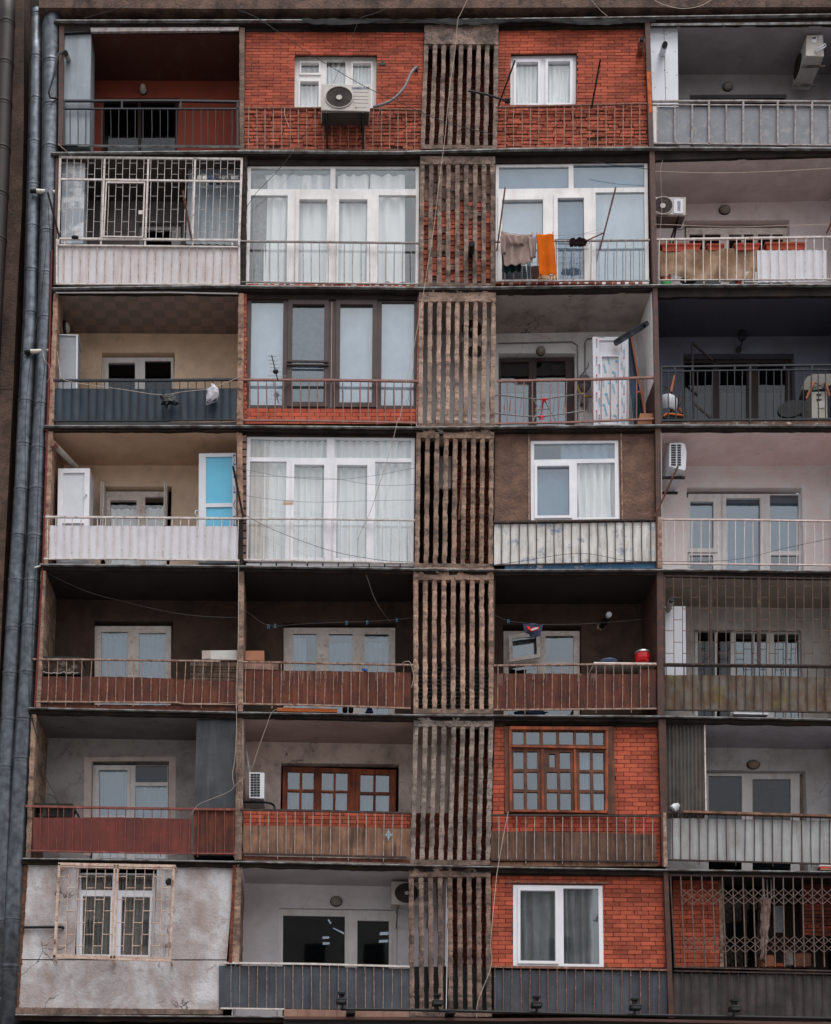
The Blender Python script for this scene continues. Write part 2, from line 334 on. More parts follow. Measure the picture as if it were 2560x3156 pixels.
cyan_ink = M('cyan_print', L(96, 168, 204, 1.3), rough=.5, bump=0, fine=0)
red_ink = M('red_print', L(200, 60, 50, 1.3), rough=.5, bump=0, fine=0)
black_ink = M('black_print', (.02, .02, .02, 1), rough=.5, bump=0, fine=0)
cyan_panel = M('cyan_plastic_panel', L(96, 170, 200, 1.35), L(88, 162, 192, 1.35), scale=2, rough=.35, bump=.02, fine=.02)
terra = M('terracotta', L(176, 78, 54, 1.5), L(150, 66, 48, 1.4), scale=5, rough=.7, bump=.1)
tarp_m = cloth_mat('brown_tarpaulin', L(170, 146, 126, 1.3), L(138, 108, 86, 1.2), scale=3, trans=.1, stain=L(90, 64, 48), samt=.5, sscale=(5, 5, 2))
shirt_m = cloth_mat('grey_pink_cotton', L(158, 138, 132, 1.35), L(138, 118, 112, 1.3), trans=.15)
towel_m = cloth_mat('orange_towelling', L(216, 108, 30, 1.15), L(200, 96, 26, 1.1), trans=.15)
towel_fr = cloth_mat('towel_fringe', L(190, 150, 110, 1.3), trans=.2)
dark_cloth = cloth_mat('dark_cloth', L(34, 34, 42), L(22, 50, 48), trans=.05)
lilac_cloth = cloth_mat('lilac_cloth', L(150, 150, 180, 1.3), trans=.1)
cur_white = cloth_mat('white_curtain', L(232, 234, 234, 1.3), L(218, 220, 221, 1.3), trans=.08)
cur_grey = cloth_mat('grey_white_curtain', L(200, 204, 208, 1.3), L(184, 188, 194, 1.3), trans=.12)
cur_cream = cloth_mat('cream_curtain', L(206, 196, 186, 1.3), trans=.12)
cur_dark = cloth_mat('dark_grey_curtain', L(134, 133, 132, 1.3), L(106, 106, 106, 1.3), scale=12, trans=.2)
cur_satin = cloth_mat('grey_satin_curtain', L(122, 127, 131, 1.1), L(98, 104, 110, 1.1), trans=.05)
blind_m = M('pale_blind', L(176, 184, 190, 1.3), L(164, 172, 178, 1.3), rough=.7, bump=.05)
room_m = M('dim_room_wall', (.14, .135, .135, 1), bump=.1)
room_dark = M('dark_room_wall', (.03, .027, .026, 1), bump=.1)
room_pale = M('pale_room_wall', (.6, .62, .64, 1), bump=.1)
glass = glass_mat('window_glass', (.97, .98, .985, 1), .06)
glass_blue = glass_mat('blue_tinted_glass', (.7, .77, .83, 1), .09)
glass_pale = glass_mat('pale_reflecting_glass', (.86, .9, .93, 1), .12)
glass_dark = glass_mat('dark_glass', (.45, .47, .5, 1), .01)
lamp_white = M('opal_lamp_glass', L(196, 190, 180, 1.3), rough=.3, bump=0, fine=0)
lamp_grey = M('grey_lamp_glass', L(140, 132, 126, 1.3), rough=.4, bump=0, fine=0)
cable_w = M('pale_cable', L(176, 160, 148, 1.3), rough=.7, bump=0)
cable_b = M('black_cable', (.02, .02, .022, 1), rough=.6, bump=0)
hose_m = M('grey_hose', L(124, 120, 122, 1.3), L(96, 94, 98, 1.3), scale=20, rough=.6, bump=.2)
cardboard = M('cardboard', L(160, 112, 84, 1.3), L(146, 100, 76, 1.3), rough=.9, bump=.1)
white_box_m = M('white_styrofoam', L(186, 184, 182, 1.3), L(170, 168, 166, 1.3), rough=.9, bump=.3)
red_plastic = M('red_plastic', L(206, 40, 34, 1.4), rough=.35, bump=0, fine=0)
red_enamel = M('red_enamel', L(172, 20, 24, 1.4), rough=.25, bump=0, fine=0, spec=.5)
blue_plastic = M('blue_plastic', L(36, 84, 150, 1.3), rough=.4, bump=0, fine=0)
green_plastic = M('green_plastic', L(70, 150, 76, 1.3), rough=.5, bump=0, fine=0)
orange_plastic = M('orange_plastic', L(200, 104, 46, 1.3), rough=.5, bump=.05)
steel = M('steel_tube', L(150, 150, 152, 1.2), rough=.35, metal=.7, bump=0)
wood_peg = M('wood_peg', L(180, 146, 108, 1.3), rough=.8, bump=.1)
asphalt = M('worn_concrete_paving', (.24, .235, .23, 1), (.18, .175, .17, 1), scale=.4, bump=.5, bscale=40)
stucco = M('stained_grey_stucco', L(186, 184, 188, 1.3), L(158, 150, 150, 1.25), scale=1.3, thr=(.42, .6), crack=.8, cscale=.9, stain=L(136, 106, 92, 1.1), samt=.5, sscale=(2.2, 2.2, 1.0), spots=L(122, 106, 100), spamt=.4, spscale=5, bump=.6, bscale=22, bdist=.02)
render_brown = M('brown_render', L(118, 90, 76, 1.25), L(84, 64, 56, 1.25), scale=4, thr=(.3, .7), stain=L(66, 50, 44), samt=.5, sscale=(2.5, 2.5, 7), bump=.8, bscale=18, bdist=.03)
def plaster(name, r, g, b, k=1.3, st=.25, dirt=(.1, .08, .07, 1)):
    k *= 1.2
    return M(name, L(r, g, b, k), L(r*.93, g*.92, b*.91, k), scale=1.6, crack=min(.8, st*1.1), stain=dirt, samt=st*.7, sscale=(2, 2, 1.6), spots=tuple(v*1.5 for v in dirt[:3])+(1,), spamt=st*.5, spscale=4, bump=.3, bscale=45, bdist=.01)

# ================================================================== GROUND
bm = NB(); box(bm, -400, 400, -400, 400, -6.6, -6.4)
o = obj('ground', bm, asphalt); o['kind'] = 'structure'

# the houses across the street, seen only as dark roof lines in the lower windows
def far_house(x0, x1, y1, zt, label, c, ridge):
    t = thing('house', label, 'building', ((x0+x1)/2, y1-6, -6.4))
    mw = M('far_wall', c, bump=.1); mr = M('far_roof', L(80, 58, 52), bump=.1); mg = M('far_glass', (.03, .035, .04, 1), rough=.2, bump=0)
    bm = NB(); box(bm, x0, x1, y1-12, y1, -6.4, zt); obj('wall', bm, mw, t)
    bm = NB(); v = [bm.verts.new(p) for p in ((x0-.4, y1+.5, zt), (x1+.4, y1+.5, zt), (x1+.4, y1-12.5, zt), (x0-.4, y1-12.5, zt), (x0+3, y1-6, zt+ridge), (x1-3, y1-6, zt+ridge))]
    for q in ((0, 1, 5, 4), (2, 3, 4, 5), (1, 2, 5), (3, 0, 4), (3, 2, 1, 0)): face(bm, [v[i] for i in q])
    obj('roof', bm, mr, t)
    n = int((x1-x0)/3.4); w0 = None
    for i in range(n):
        for j in range(int((zt+5)/3.1)):
            x = x0+(i+.5)*(x1-x0)/n; z = -5+j*3.1; bm = NB(); box(bm, x-.6, x+.6, y1-.02, y1+.04, z, z+1.5); obj('window', bm, mg, t)
far_house(-34, -9, -52, 18, 'cream house across the street, behind the viewpoint, with a low hipped roof', L(196, 184, 170), 2.6)
far_house(-7, 14, -55, 18.5, 'tall grey house across the street, behind the viewpoint, with a steep hipped roof', L(186, 182, 178), 4.6)
far_house(16, 40, -50, 18, 'sandy house across the street, behind the viewpoint, with a hipped roof', L(184, 166, 150), 2.4)

# ================================================================== THE APARTMENT BLOCK
XR = 2625                                       # photo x just past the right-hand edge where the last bay ends
bld = thing('apartment_building', 'weathered concrete and red brick apartment block with seven rows of mismatched balconies', 'building', (0, 6, -6.4))
def bpart(name, bm, m, label=None, parent=None, smooth=False): return obj(name, bm, m, parent or bld, label, smooth)

SL = {0: [(166, 61), (928, 60), (1300, 60), (2000, 50), (XR, 41)],
1: [(155, 469), (752, 463), (1218, 466), (1600, 457), (1988, 453), (XR, 455)],
2: [(162, 886), (648, 878), (1289, 884), (1500, 883), (2019, 876), (XR, 875)],
3: [(137, 1310), (726, 1310), (1286, 1315), (1500, 1313), (2031, 1308), (XR, 1309)],
4: [(122, 1737), (741, 1742), (1270, 1750), (1500, 1754), (2037, 1753), (XR, 1759)],
5: [(89, 2179), (736, 2193), (1275, 2201), (1500, 2202), (2043, 2205), (XR, 2216)],
6: [(70, 2643), (746, 2653), (1514, 2669), (2050, 2678), (XR, 2685)],
7: [(47, 3125), (871, 3131), (1514, 3140), (2062, 3146), (XR, 3150)]}
def slab_piece(bm, pts, ya, yb, drop0, drop1, wob=0):
    fine = []
    for (x0, y0), (x1, y1) in zip(pts, pts[1:]):
        n = max(2, int(abs(x1-x0)/14))
        fine += [(x0+(x1-x0)*k/n, y0+(y1-y0)*k/n) for k in range(n)]
    fine.append(pts[-1])
    P = [W(x, y, ya) for x, y in fine]; fr_ = []
    for p in P:
        w = wob*noise.noise(Vector((p.x*2.2, ya*3, p.z*3.1)))+wob*.6*noise.noise(Vector((p.x*9, 1, p.z*5)))
        fr_.append((Vector((p.x, ya+abs(w)*.3, p.z-drop0)), Vector((p.x, ya, p.z-drop1+w))))
    vs = [[bm.verts.new(a), bm.verts.new(b), bm.verts.new((b.x, yb, b.z)), bm.verts.new((a.x, yb, a.z))] for a, b in fr_]
    for a, b in zip(vs, vs[1:]):
        for i in range(4):
            j = (i+1) % 4; face(bm, [a[i], b[i], b[j], a[j]])
    face(bm, vs[0]); face(bm, vs[-1][::-1])
for i, pts in SL.items():
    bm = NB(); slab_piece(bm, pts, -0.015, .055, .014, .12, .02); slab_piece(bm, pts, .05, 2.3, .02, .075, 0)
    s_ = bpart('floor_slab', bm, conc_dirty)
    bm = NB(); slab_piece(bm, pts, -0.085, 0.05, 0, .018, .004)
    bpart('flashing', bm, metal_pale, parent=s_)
# body behind the rooms and below the frame
bm = NB()
for z0, z1 in ((-6.4, 22.6),): box(bm, -7.25, 8.0, 2.32, 12, z0, z1)
bpart('building_body', bm, conc)
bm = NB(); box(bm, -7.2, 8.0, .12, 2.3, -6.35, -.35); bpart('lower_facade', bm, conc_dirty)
# parapet beam along the top of the photo, stained
bm = NB(); prism(bm, [(120, -90), (XR, -90), (XR, 22), (1500, 24), (760, 28), (160, 24), (120, 24)], -.14, .6); bpart('parapet_beam', bm, M('parapet_concrete', L(112, 88, 78, 1.2), L(78, 60, 54, 1.1), scale=2.5, stain=SOOT, samt=.8, sscale=(3, 3, 2), spots=(.02, .018, .017, 1), spamt=.7, spscale=8, bump=.9, bscale=25, bdist=.03), 'stained concrete beam along the top of the facade')
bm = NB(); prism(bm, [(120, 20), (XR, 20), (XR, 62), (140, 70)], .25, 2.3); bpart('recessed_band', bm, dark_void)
bm = NB(); sheet(bm, lambda u, v: (lambda p: p+Vector((0, .0, .03*noise.noise(Vector((u*40, v, 0))))))(W(930+u*1090, 58+v*(14+5*math.sin(u*17)), -.1+v*.02)), 120, 2, .004); bpart('roofing_felt', bm, black, 'torn black felt strip hanging over the top slab')

# ---- open balcony bay: ceiling, back wall with openings, side walls
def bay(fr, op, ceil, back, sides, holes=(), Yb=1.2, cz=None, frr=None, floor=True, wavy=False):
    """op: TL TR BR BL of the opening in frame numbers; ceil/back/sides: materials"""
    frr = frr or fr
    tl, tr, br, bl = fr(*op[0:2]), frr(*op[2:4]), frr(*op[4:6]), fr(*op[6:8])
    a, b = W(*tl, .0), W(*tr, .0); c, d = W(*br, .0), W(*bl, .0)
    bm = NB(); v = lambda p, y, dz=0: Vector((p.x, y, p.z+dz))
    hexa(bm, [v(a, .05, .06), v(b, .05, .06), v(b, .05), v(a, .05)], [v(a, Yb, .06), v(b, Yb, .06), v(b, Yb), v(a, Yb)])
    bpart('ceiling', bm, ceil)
    sl_ = SL[[r for r in ROW0 if ROW0[r] == fr.y0][0]-1]; za = W(tl[0], yl(sl_, tl[0])).z-.05; zc = W(tr[0], yl(sl_, tr[0])).z-.05
    def bf(u, t):
        p = a.lerp(b, u); z1 = za+(zc-za)*u; e = .012*noise.noise(Vector((p.x*3, p.z, 1)))+.006*noise.noise(Vector((p.x*13, p.z, 2)))
        return Vector((p.x, -.005+abs(e)*.5, z1+(p.z-.004+e-z1)*t))
    bm = NB(); sheet(bm, bf, max(8, int((b.x-a.x)*9)), 2, .07); bpart('edge_beam', bm, conc_dirty)
    # back wall; extents follow the front opening straight back
    x0, x1 = min(a.x, d.x)-.02, max(b.x, c.x)+.02; zt = max(a.z, b.z)+.04; zb = min(c.z, d.z)-.06
    class WQ(Quad):
        def __init__(s): s.Y = Yb; s.p = [Vector((x0, Yb, zt)), Vector((x1, Yb, zt)), Vector((x1, Yb, zb)), Vector((x0, Yb, zb))]; s.w = x1-x0; s.h = zt-zb
    q = WQ(); bm = NB(); plate(bm, q, [q.rect(f2, h) for f2, h in holes], Yb, Yb+.2)
    bpart('back_wall', bm, back)
    for p, r_, s_ in ((a, d, -1), (b, c, 1)):
        bm = NB(); w_ = .012*s_
        hexa(bm, [v(p, .03), Vector((p.x+w_, .03, p.z)), Vector((r_.x+w_, .03, r_.z)), v(r_, .03)],
             [v(p, Yb), Vector((p.x+w_, Yb, p.z)), Vector((r_.x+w_, Yb, r_.z)), v(r_, Yb)])
        bpart('side_wall', bm, sides)
    return q

# ---- window: frame plate with glass openings; panes, sashes, curtains and the dim room behind are its parts
def window(fr, outer, Y, panes, mf, label, sash=(), sw=10, gl=None, cur=(), room=None, dep=.06, rdep=.85):
    Q = Quad(R4(fr, outer), Y); hs_ = [Q.rect(fr, p) for p in panes]
    bm = NB(); plate(bm, Q, hs_, Y, Y+dep)
    w = bpart('window', bm, mf, label)
    for i, h in enumerate(hs_):
        if i in sash:
            wu = sw*fr.k*.0068/Q.w; wv = sw*fr.k*.0075/Q.h
            bm = NB(); ring(bm, Q, h, wu, wv, Y-.025, Y+.0)
            obj('sash', bm, mf, w)
        bm = NB(); e = .004
        qbox(bm, Q, h[0]+.0005, h[1]+.0005, h[2]-.0005, h[3]-.0005, Y+.03, Y+.036); obj('pane', bm, (gl or glass) if not isinstance(gl, (list, tuple)) else gl[i], w)
    for c in cur:
        rect, m = c[0], c[1]; n = c[2] if len(c) > 2 else 9; amp = c[3] if len(c) > 3 else .03
        u0, v0, u1, v1 = Q.rect(fr, rect); sd_ = random.random()*50
        def fn(u, v):
            uu = u0+(u1-u0)*u; ph = n*2*math.pi*u+sd_
            p = Q.at(uu, v0+(v1-v0)*v); a_ = amp*(1+.5*noise.noise(Vector((u*n*.7, sd_, 0))))
            sway = .35*noise.noise(Vector((u*4, v*1.5, sd_)))
            return Vector((p.x+.01*math.sin(ph*1.3+v*2), Y+.125+a_*math.sin(ph+sway*6)+.02*noise.noise(Vector((u*6, v*3, sd_))), p.z))
        bm = NB(); sheet(bm, fn, max(12, int(n*8)), 8); obj('curtain', bm, m, w, smooth=True)
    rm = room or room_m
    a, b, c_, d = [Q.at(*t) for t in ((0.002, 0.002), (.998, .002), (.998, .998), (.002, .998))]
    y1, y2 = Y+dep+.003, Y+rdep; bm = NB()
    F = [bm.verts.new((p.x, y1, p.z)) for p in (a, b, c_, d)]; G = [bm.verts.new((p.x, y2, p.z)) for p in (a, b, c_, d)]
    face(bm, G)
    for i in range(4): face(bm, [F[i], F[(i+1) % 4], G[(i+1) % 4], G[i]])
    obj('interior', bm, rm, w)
    return w

# ---- balcony railing: rails, upright bars, cladding sheet
def railing(fr, top, bot, xs, m, label, rt=.02, rb=.014, br=.0085, clad=(), Y=0.0, second=None, posts=(), ext=0, extn=4, lean=0, xs_to=None, barm=None, shape='sq'):
    def rail(bm, poly, h, d, Y_):
        P = [W(*fr(x, y), Y_) for x, y in poly]
        for a, b in zip(P, P[1:]):
            hexa(bm, [a+Vector((0, 0, h/2)), b+Vector((0, 0, h/2)), b-Vector((0, 0, h/2)), a-Vector((0, 0, h/2))],
                 [Vector((p.x, Y_+d, p.z+s*h/2)) for p, s in ((a, 1), (b, 1), (b, -1), (a, -1))])
    bm = NB(); rail(bm, top, rt*2, .04, Y-.015)
    if bot: rail(bm, bot, rb*2, .03, Y-.012)
    if second: rail(bm, second, rt*1.4, .03, Y-.012)
    for x, y0, y1 in posts:
        p = W(*fr(x, y0), Y); q = W(*fr(x, y1), Y); s = .018
        hexa(bm, [p+Vector((-s, -.012, 0)), p+Vector((s, -.012, 0)), q+Vector((s, -.012, 0)), q+Vector((-s, -.012, 0))],
             [p+Vector((-s, .02, 0)), p+Vector((s, .02, 0)), q+Vector((s, .02, 0)), q+Vector((-s, .02, 0))])
    r_ = bpart('balcony_railing', bm, m, label)
    bm = NB()
    for i, x in enumerate(xs):
        jx = random.uniform(-1.6, 1.6); x0 = x+jx; x1 = (xs_to[i] if xs_to else x+lean)+random.uniform(-2.2, 2.2)
        tp = yl(second or top, x0); bt = yl(bot, x1) if bot else yl(top, x1)+ext
        if ext and bot and i % extn == extn-1: bt += ext
        p = W(*fr(x0, tp), Y); q = W(*fr(x1, bt), Y); m_ = p.lerp(q, .5)+Vector((random.uniform(-.006, .006), random.uniform(-.004, .006), 0))
        tube(bm, [p, m_, q], br*random.uniform(.85, 1.15), 5 if br < .012 else 6)
    if xs: obj('bars', bm, barm or m, r_)
    for c in clad:
        x0, x1, tp, bt, mt = c[:5]; amp = c[5] if len(c) > 5 else .012; pitch = (xs[1]-xs[0]) if len(xs) > 1 else 50
        tp = tp if isinstance(tp, list) else [(x0, tp), (x1, tp)]; bt = bt if isinstance(bt, list) else [(x0, bt), (x1, bt)]
        nb = max(1, (x1-x0)/pitch); off = (x0-(xs[0] if xs else x0))/pitch; sd_ = random.random()*90
        def fn(u, v):
            x = x0+(x1-x0)*u; y = yl(tp, x)*(1-v)+yl(bt, x)*v
            if v == 0: y += 2.5*noise.noise(Vector((u*30, sd_, 0)))
            b = abs(math.sin(math.pi*(off+nb*u)))
            p = W(*fr(x, y), Y); rnd = noise.noise(Vector((u*nb*1.1, v*1.6, sd_)))
            return Vector((p.x, Y+.026+amp*(1-b)*1.0+amp*.9*rnd, p.z))
        bm = NB(); sheet(bm, fn, int(nb*7), 6, .004); obj('cladding_sheet', bm, mt, r_, smooth=False)
    return r_
def rng(a, b, n): return [a+(b-a)*i/(n-1) for i in range(n)]

# ---- brick wall from single bricks
def bricks(fr, quad, Y, holes=(), course=.068, blen=.30, gap=.0115, m=None, rough=0, name='brick_wall', label=None, frq=None, parent=None, mort=None, dep=.09):
    pts = R4(fr, quad) if frq is None else frq
    Q = Quad(pts, Y); H = [Q.rect(f2, h) for f2, h in holes]
    bm = NB(); plate(bm, Q, H, Y+.016, Y+dep)
    nf = len(bm.faces); n = max(1, round(Q.h/course)); cv = 1/n; bu = blen/Q.w; gu = gap/Q.w; gv = gap*.85/Q.h
    for r in range(n):
        u = -bu*(.5 if r % 2 else 0)-bu*random.uniform(0, .04+.5*(rough > 0)*random.random())
        v0, v1 = r*cv+gv*.5, (r+1)*cv-gv*.5
        while u < 1:
            l = bu*(1+random.uniform(-.25, .12)*(1 if rough else .12)); a, b = max(u, 0)+gu*.5, min(u+l, 1)-gu*.5; u += l
            segs = [(a, b)]
            for h in H:
                if h[1]-.0 < (v0+v1)/2 < h[3]:
                    ns = []
                    for s0, s1 in segs:
                        if s1 <= h[0] or s0 >= h[2]: ns.append((s0, s1)); continue
                        if s0 < h[0]: ns.append((s0, h[0]))
                        if s1 > h[2]: ns.append((h[2], s1))
                    segs = ns
            for s0, s1 in segs:
                if s1-s0 < gu*1.5: continue
                if rough and random.random() < .008: continue
                y = Y+random.uniform(-.004, .003)-rough*random.uniform(0, .012)
                dv = rough*random.uniform(-.12, .12)*cv
                qbox(bm, Q, s0, v0+dv+(cv*.1*rough*random.random()), s1, v1+dv-(cv*.12*rough*random.random()), y, Y+.03, .0015+.005*rough)
    bm.faces.ensure_lookup_table()
    for f_ in bm.faces[nf:]: f_.material_index = 1
    w = bpart(name, bm, mort or mortar, label, parent); w.data.materials.append(m or brick)
    return w, Q

def post(pts, ya, yb, m, name='partition_post', label=None, rag=0, parent=None):
    """pts: list of (xl, xr, y) in photo px from top to bottom -> upright with ragged edges"""
    bm = NB(); rows = []
    for (a, b, y0), (c, d, y1) in zip(pts, pts[1:]):
        n = max(1, int((y1-y0)/9)) if rag else 1
        for k in range(n+(1 if (c, d, y1) == pts[-1] else 0)):
            t = k/n; rows.append((a+(c-a)*t, b+(d-b)*t, y0+(y1-y0)*t))
    vs = []
    for xl, xr, y in rows:
        p, q = W(xl, y, ya), W(xr, y, ya)
        jl = rag*noise.noise(Vector((p.z*9, p.x, 0)))+rag*.5*noise.noise(Vector((p.z*31, p.x, 3))); jr = rag*noise.noise(Vector((p.z*9, q.x, 7)))+rag*.5*noise.noise(Vector((p.z*31, q.x, 5)))
        jy = rag*.9*noise.noise(Vector((p.z*14, p.x, 11))); mid = p.lerp(q, .5)
        vs.append([bm.verts.new((p.x+jl, ya+jy+rag*.3, p.z)), bm.verts.new((mid.x, ya+jy*1.3-rag*.4, mid.z)), bm.verts.new((q.x+jr, ya+jy+rag*.3, q.z)),
                   bm.verts.new((q.x+jr, yb, q.z)), bm.verts.new((p.x+jl, yb, p.z))])
    for a, b in zip(vs, vs[1:]):
        for i in range(5):
            j = (i+1) % 5; face(bm, [a[i], a[j], b[j], b[i]])
    face(bm, vs[0][::-1]); face(bm, vs[-1])
    return bpart(name, bm, m, label, parent)

# ---- slatted concrete screens, one per storey
SCR = {1: ((1172, 150, 1612, 160), 262, (1150, 862, 1603, 868), 886), 2: ((1147, 95, 1592, 97), 126, (1140, 832, 1592, 838), 852),
3: ((1140, 62, 1597, 70), 132, (1135, 856, 1588, 860), 876), 4: ((1125, 55, 1586, 60), 115, (1115, 862, 1578, 866), 890),
5: ((1107, 50, 1584, 52), 108, (1107, 878, 1581, 880), 905), 6: ((1108, 72, 1584, 76), 112, (1088, 905, 1563, 912), 936),
7: ((1080, 66, 1566, 72), 118, (1085, 922, 1572, 926), 950)}
def fin_mat(name, a, b):
    return M(name, L(*a, 1.35), L(*b, 1.25), scale=2.4, thr=(.42, .62), stain=(.04, .034, .031, 1), samt=.65, sscale=(3, 3, 9), spots=(.02, .016, .015, 1), spamt=.85, spscale=26, bump=1, bscale=45, bdist=.03)
FM = {1: fin_mat('fin_concrete_sooty', (150, 128, 118), (98, 84, 78)), 2: fin_mat('fin_concrete_stained', (148, 126, 115), (86, 72, 66)), 3: fin_mat('fin_concrete_pale', (178, 150, 135), (134, 112, 102)), 4: fin_mat('fin_concrete_brown', (160, 132, 116), (104, 86, 76)),
      5: fin_mat('fin_concrete_pink', (176, 144, 127), (122, 98, 88)), 6: fin_mat('fin_concrete_grey', (150, 136, 128), (92, 82, 78)), 7: fin_mat('fin_concrete_dark', (138, 114, 103), (82, 68, 62))}
for r, (hd, yh, ft, yf) in SCR.items():
    f = B[r]; conc_fin = FM[r]
    bm = NB(); Q = Quad([f(hd[0], hd[1]-14), f(hd[2], hd[3]-14), f(hd[2], yh+2), f(hd[0], yh)], -.012)
    def fn(u, v):
        p = Q.at(u, v); e = .012*noise.noise(Vector((p.x*8, p.z*8, r)))+.008*noise.noise(Vector((p.x*25, p.z*25, r)))
        if v == 1: p.z += .02*noise.noise(Vector((p.x*14, 0, r)))
        return Vector((p.x, -.012+e, p.z))
    sheet(bm, fn, 44, 10, .13)
    scr = bpart('concrete_screen', bm, conc_fin, 'upright concrete slats of the stair screen, storey %s from the top' % ['one', 'two', 'three', 'four', 'five', 'six', 'seven'][r-1])
    bm = NB(); Q = Quad([f(ft[0], ft[1]-2), f(ft[2], ft[3]-2), f(ft[2], yf), f(ft[0], yf)], -.006); sheet(bm, lambda u, v: Q.at(u, v, -.006+.014*noise.noise(Q.at(u, v)*9)), 44, 4, .13)
    obj('sill', bm, conc, scr)
    n = 9; frac = .485; wt = (hd[2]-hd[0])/(n-1+frac); wb = (ft[2]-ft[0])/(n-1+frac)
    for i in range(n):
        jt = random.uniform(-1.5, 1.5); jb = random.uniform(-1.5, 1.5)
        a = f(hd[0]+i*wt+jt, yh-3); b = f(hd[0]+i*wt+wt*frac+jt, yh-3); c = f(ft[0]+i*wb+jb, ft[1]+3); d = f(ft[0]+i*wb+wb*frac+jb, ft[1]+3)
        o = post([(a[0], b[0], a[1]), (c[0], d[0], c[1])], .0, .13, conc_fin, 'slat', rag=.014, parent=scr)

conc_fin = FM[4]
# ================================================================== LEFT EDGE: neighbour and drain pipes
nb = thing('neighbouring_building', 'brown rendered wall strip of the next house behind the drainpipes', 'building', W(20, 1500, .6))
bm = NB(); prism(bm, [P1(-160, -140), P1(135, -140), P1(133, 60), P1(130, 700), P1(120, 1150), P1(90, 1700), P1(72, 2140), P1(-160, 2140)], .38, 3); prism(bm, [P2(-160, 0), P2(72, 0), P2(48, 500), P2(22, 1000), P2(-8, 1700), P2(-160, 1700)], .385, 3)
obj('pilaster', bm, M('neighbour_render', L(100, 78, 67, 1.15), L(70, 54, 48, 1.1), scale=3, stain=SOOT, samt=.5, sscale=(4, 4, 2), spots=(.03, .02, .02, 1), spamt=.5, bump=.7, bscale=25, bdist=.03), nb)
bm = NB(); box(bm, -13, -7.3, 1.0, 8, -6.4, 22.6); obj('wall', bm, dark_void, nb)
def pipe(label, pts, fr_w, joints, Y, mat):
    P = [(Vector(W(*f(x, y), Y)), w*.5*P1.k*.0073) for f, x, y, w in pts]
    t = thing('drainpipe', label, 'pipe', P[-1][0])
    bm = NB(); n = 26
    tube(bm, [p for p, _ in P], [r for _, r in P], n)
    o = obj('pipe', bm, mat, t, smooth=True)
    for f, y in joints:
        zt = W(*f(0, y), Y).z
        for (p, r), (q, s) in zip(P, P[1:]):
            if q.z <= zt <= p.z:
                k = (p.z-zt)/(p.z-q.z); c = p.lerp(q, k); R_ = r+(s-r)*k; d = (q-p).normalized()
                bm = NB(); tube(bm, [c-d*.05, c-d*.045, c+d*.0, c+d*.01], [R_*1.01, R_*1.05, R_*1.06, R_*1.0], n)
                tube(bm, [c+d*.05, c+d*.055, c+d*.065, c+d*.07], [R_*1.0, R_*1.03, R_*1.03, R_*1.0], n)
                obj('collar', bm, mat, t); break
    return t
pipe('first grey galvanised drainpipe, left of the pair', [(P1, 208, 68, 64), (P1, 200, 320, 68), (P1, 192, 800, 70), (P1, 180, 1260, 72), (P1, 171, 1720, 77), (P2, 144, 100, 80), (P2, 124, 560, 80), (P2, 92, 1060, 80), (P2, 62, 1570, 80), (P2, 34, 2140, 82), (A[7], 20, 400, 92), (A[7], 0, 1100, 96)], None,
     [(P1, 95), (P1, 330), (P1, 560), (P1, 800), (P1, 1035), (P1, 1262), (P1, 1500), (P1, 1738), (P1, 1975), (P2, 80), (P2, 315), (P2, 565), (P2, 815), (P2, 1062), (P2, 1322), (P2, 1572), (P2, 1828), (P2, 2085), (A[7], 390), (A[7], 860)], .2, galv)
pipe('second grey drainpipe right beside the balconies', [(P1, 322, -120, 116), (P1, 318, 0, 112), (P1, 285, 150, 96), (P1, 283, 370, 92), (P1, 279, 800, 88), (P1, 270, 1100, 84), (P1, 262, 1300, 80), (P1, 250, 1760, 78), (P2, 230, 80, 76), (P2, 210, 400, 78), (P2, 196, 810, 80), (P2, 178, 1060, 80), (P2, 152, 1570, 84), (P2, 120, 2060, 86), (A[7], 96, 60, 92), (A[7], 80, 400, 94), (A[7], 50, 1100, 98)], None,
     [(P1, 360), (P1, 600), (P1, 830), (P1, 1290), (P1, 1520), (P1, 1765), (P2, 95), (P2, 335), (P2, 560), (P2, 820), (P2, 1065), (P2, 1310), (P2, 1565), (P2, 1820), (P2, 2040), (A[7], 380), (A[7], 660)], .14, galv)
pipe('dark brown rusted drainpipe at the far left edge', [(P1, 40, -130, 80), (P1, 40, 100, 78), (P1, 24, 500, 80), (P1, 10, 900, 80), (P1, -8, 1300, 80), (P1, -30, 1700, 80), (P1, -50, 2100, 80)], None, [(P1, 140), (P1, 360), (P1, 580), (P1, 830), (P1, 1080), (P1, 1330)], .05, galv_dark)
bm = NB(); tube(bm, [W(*P1(284, 1380), .0), W(*P1(276, 1700), .0), W(*P1(268, 2100), .0), W(*P2(252, 500), .0), W(*P2(238, 900), .0), W(*P2(212, 1400), .0), W(*P2(192, 1745), .0)], .022, 8)
tag(obj('riser_pipe', bm, M('red_oxide_paint', L(104, 34, 31, 1.2), rough=.6, bump=.1)), 'thin red painted pipe running down the left corner of the block', 'pipe')
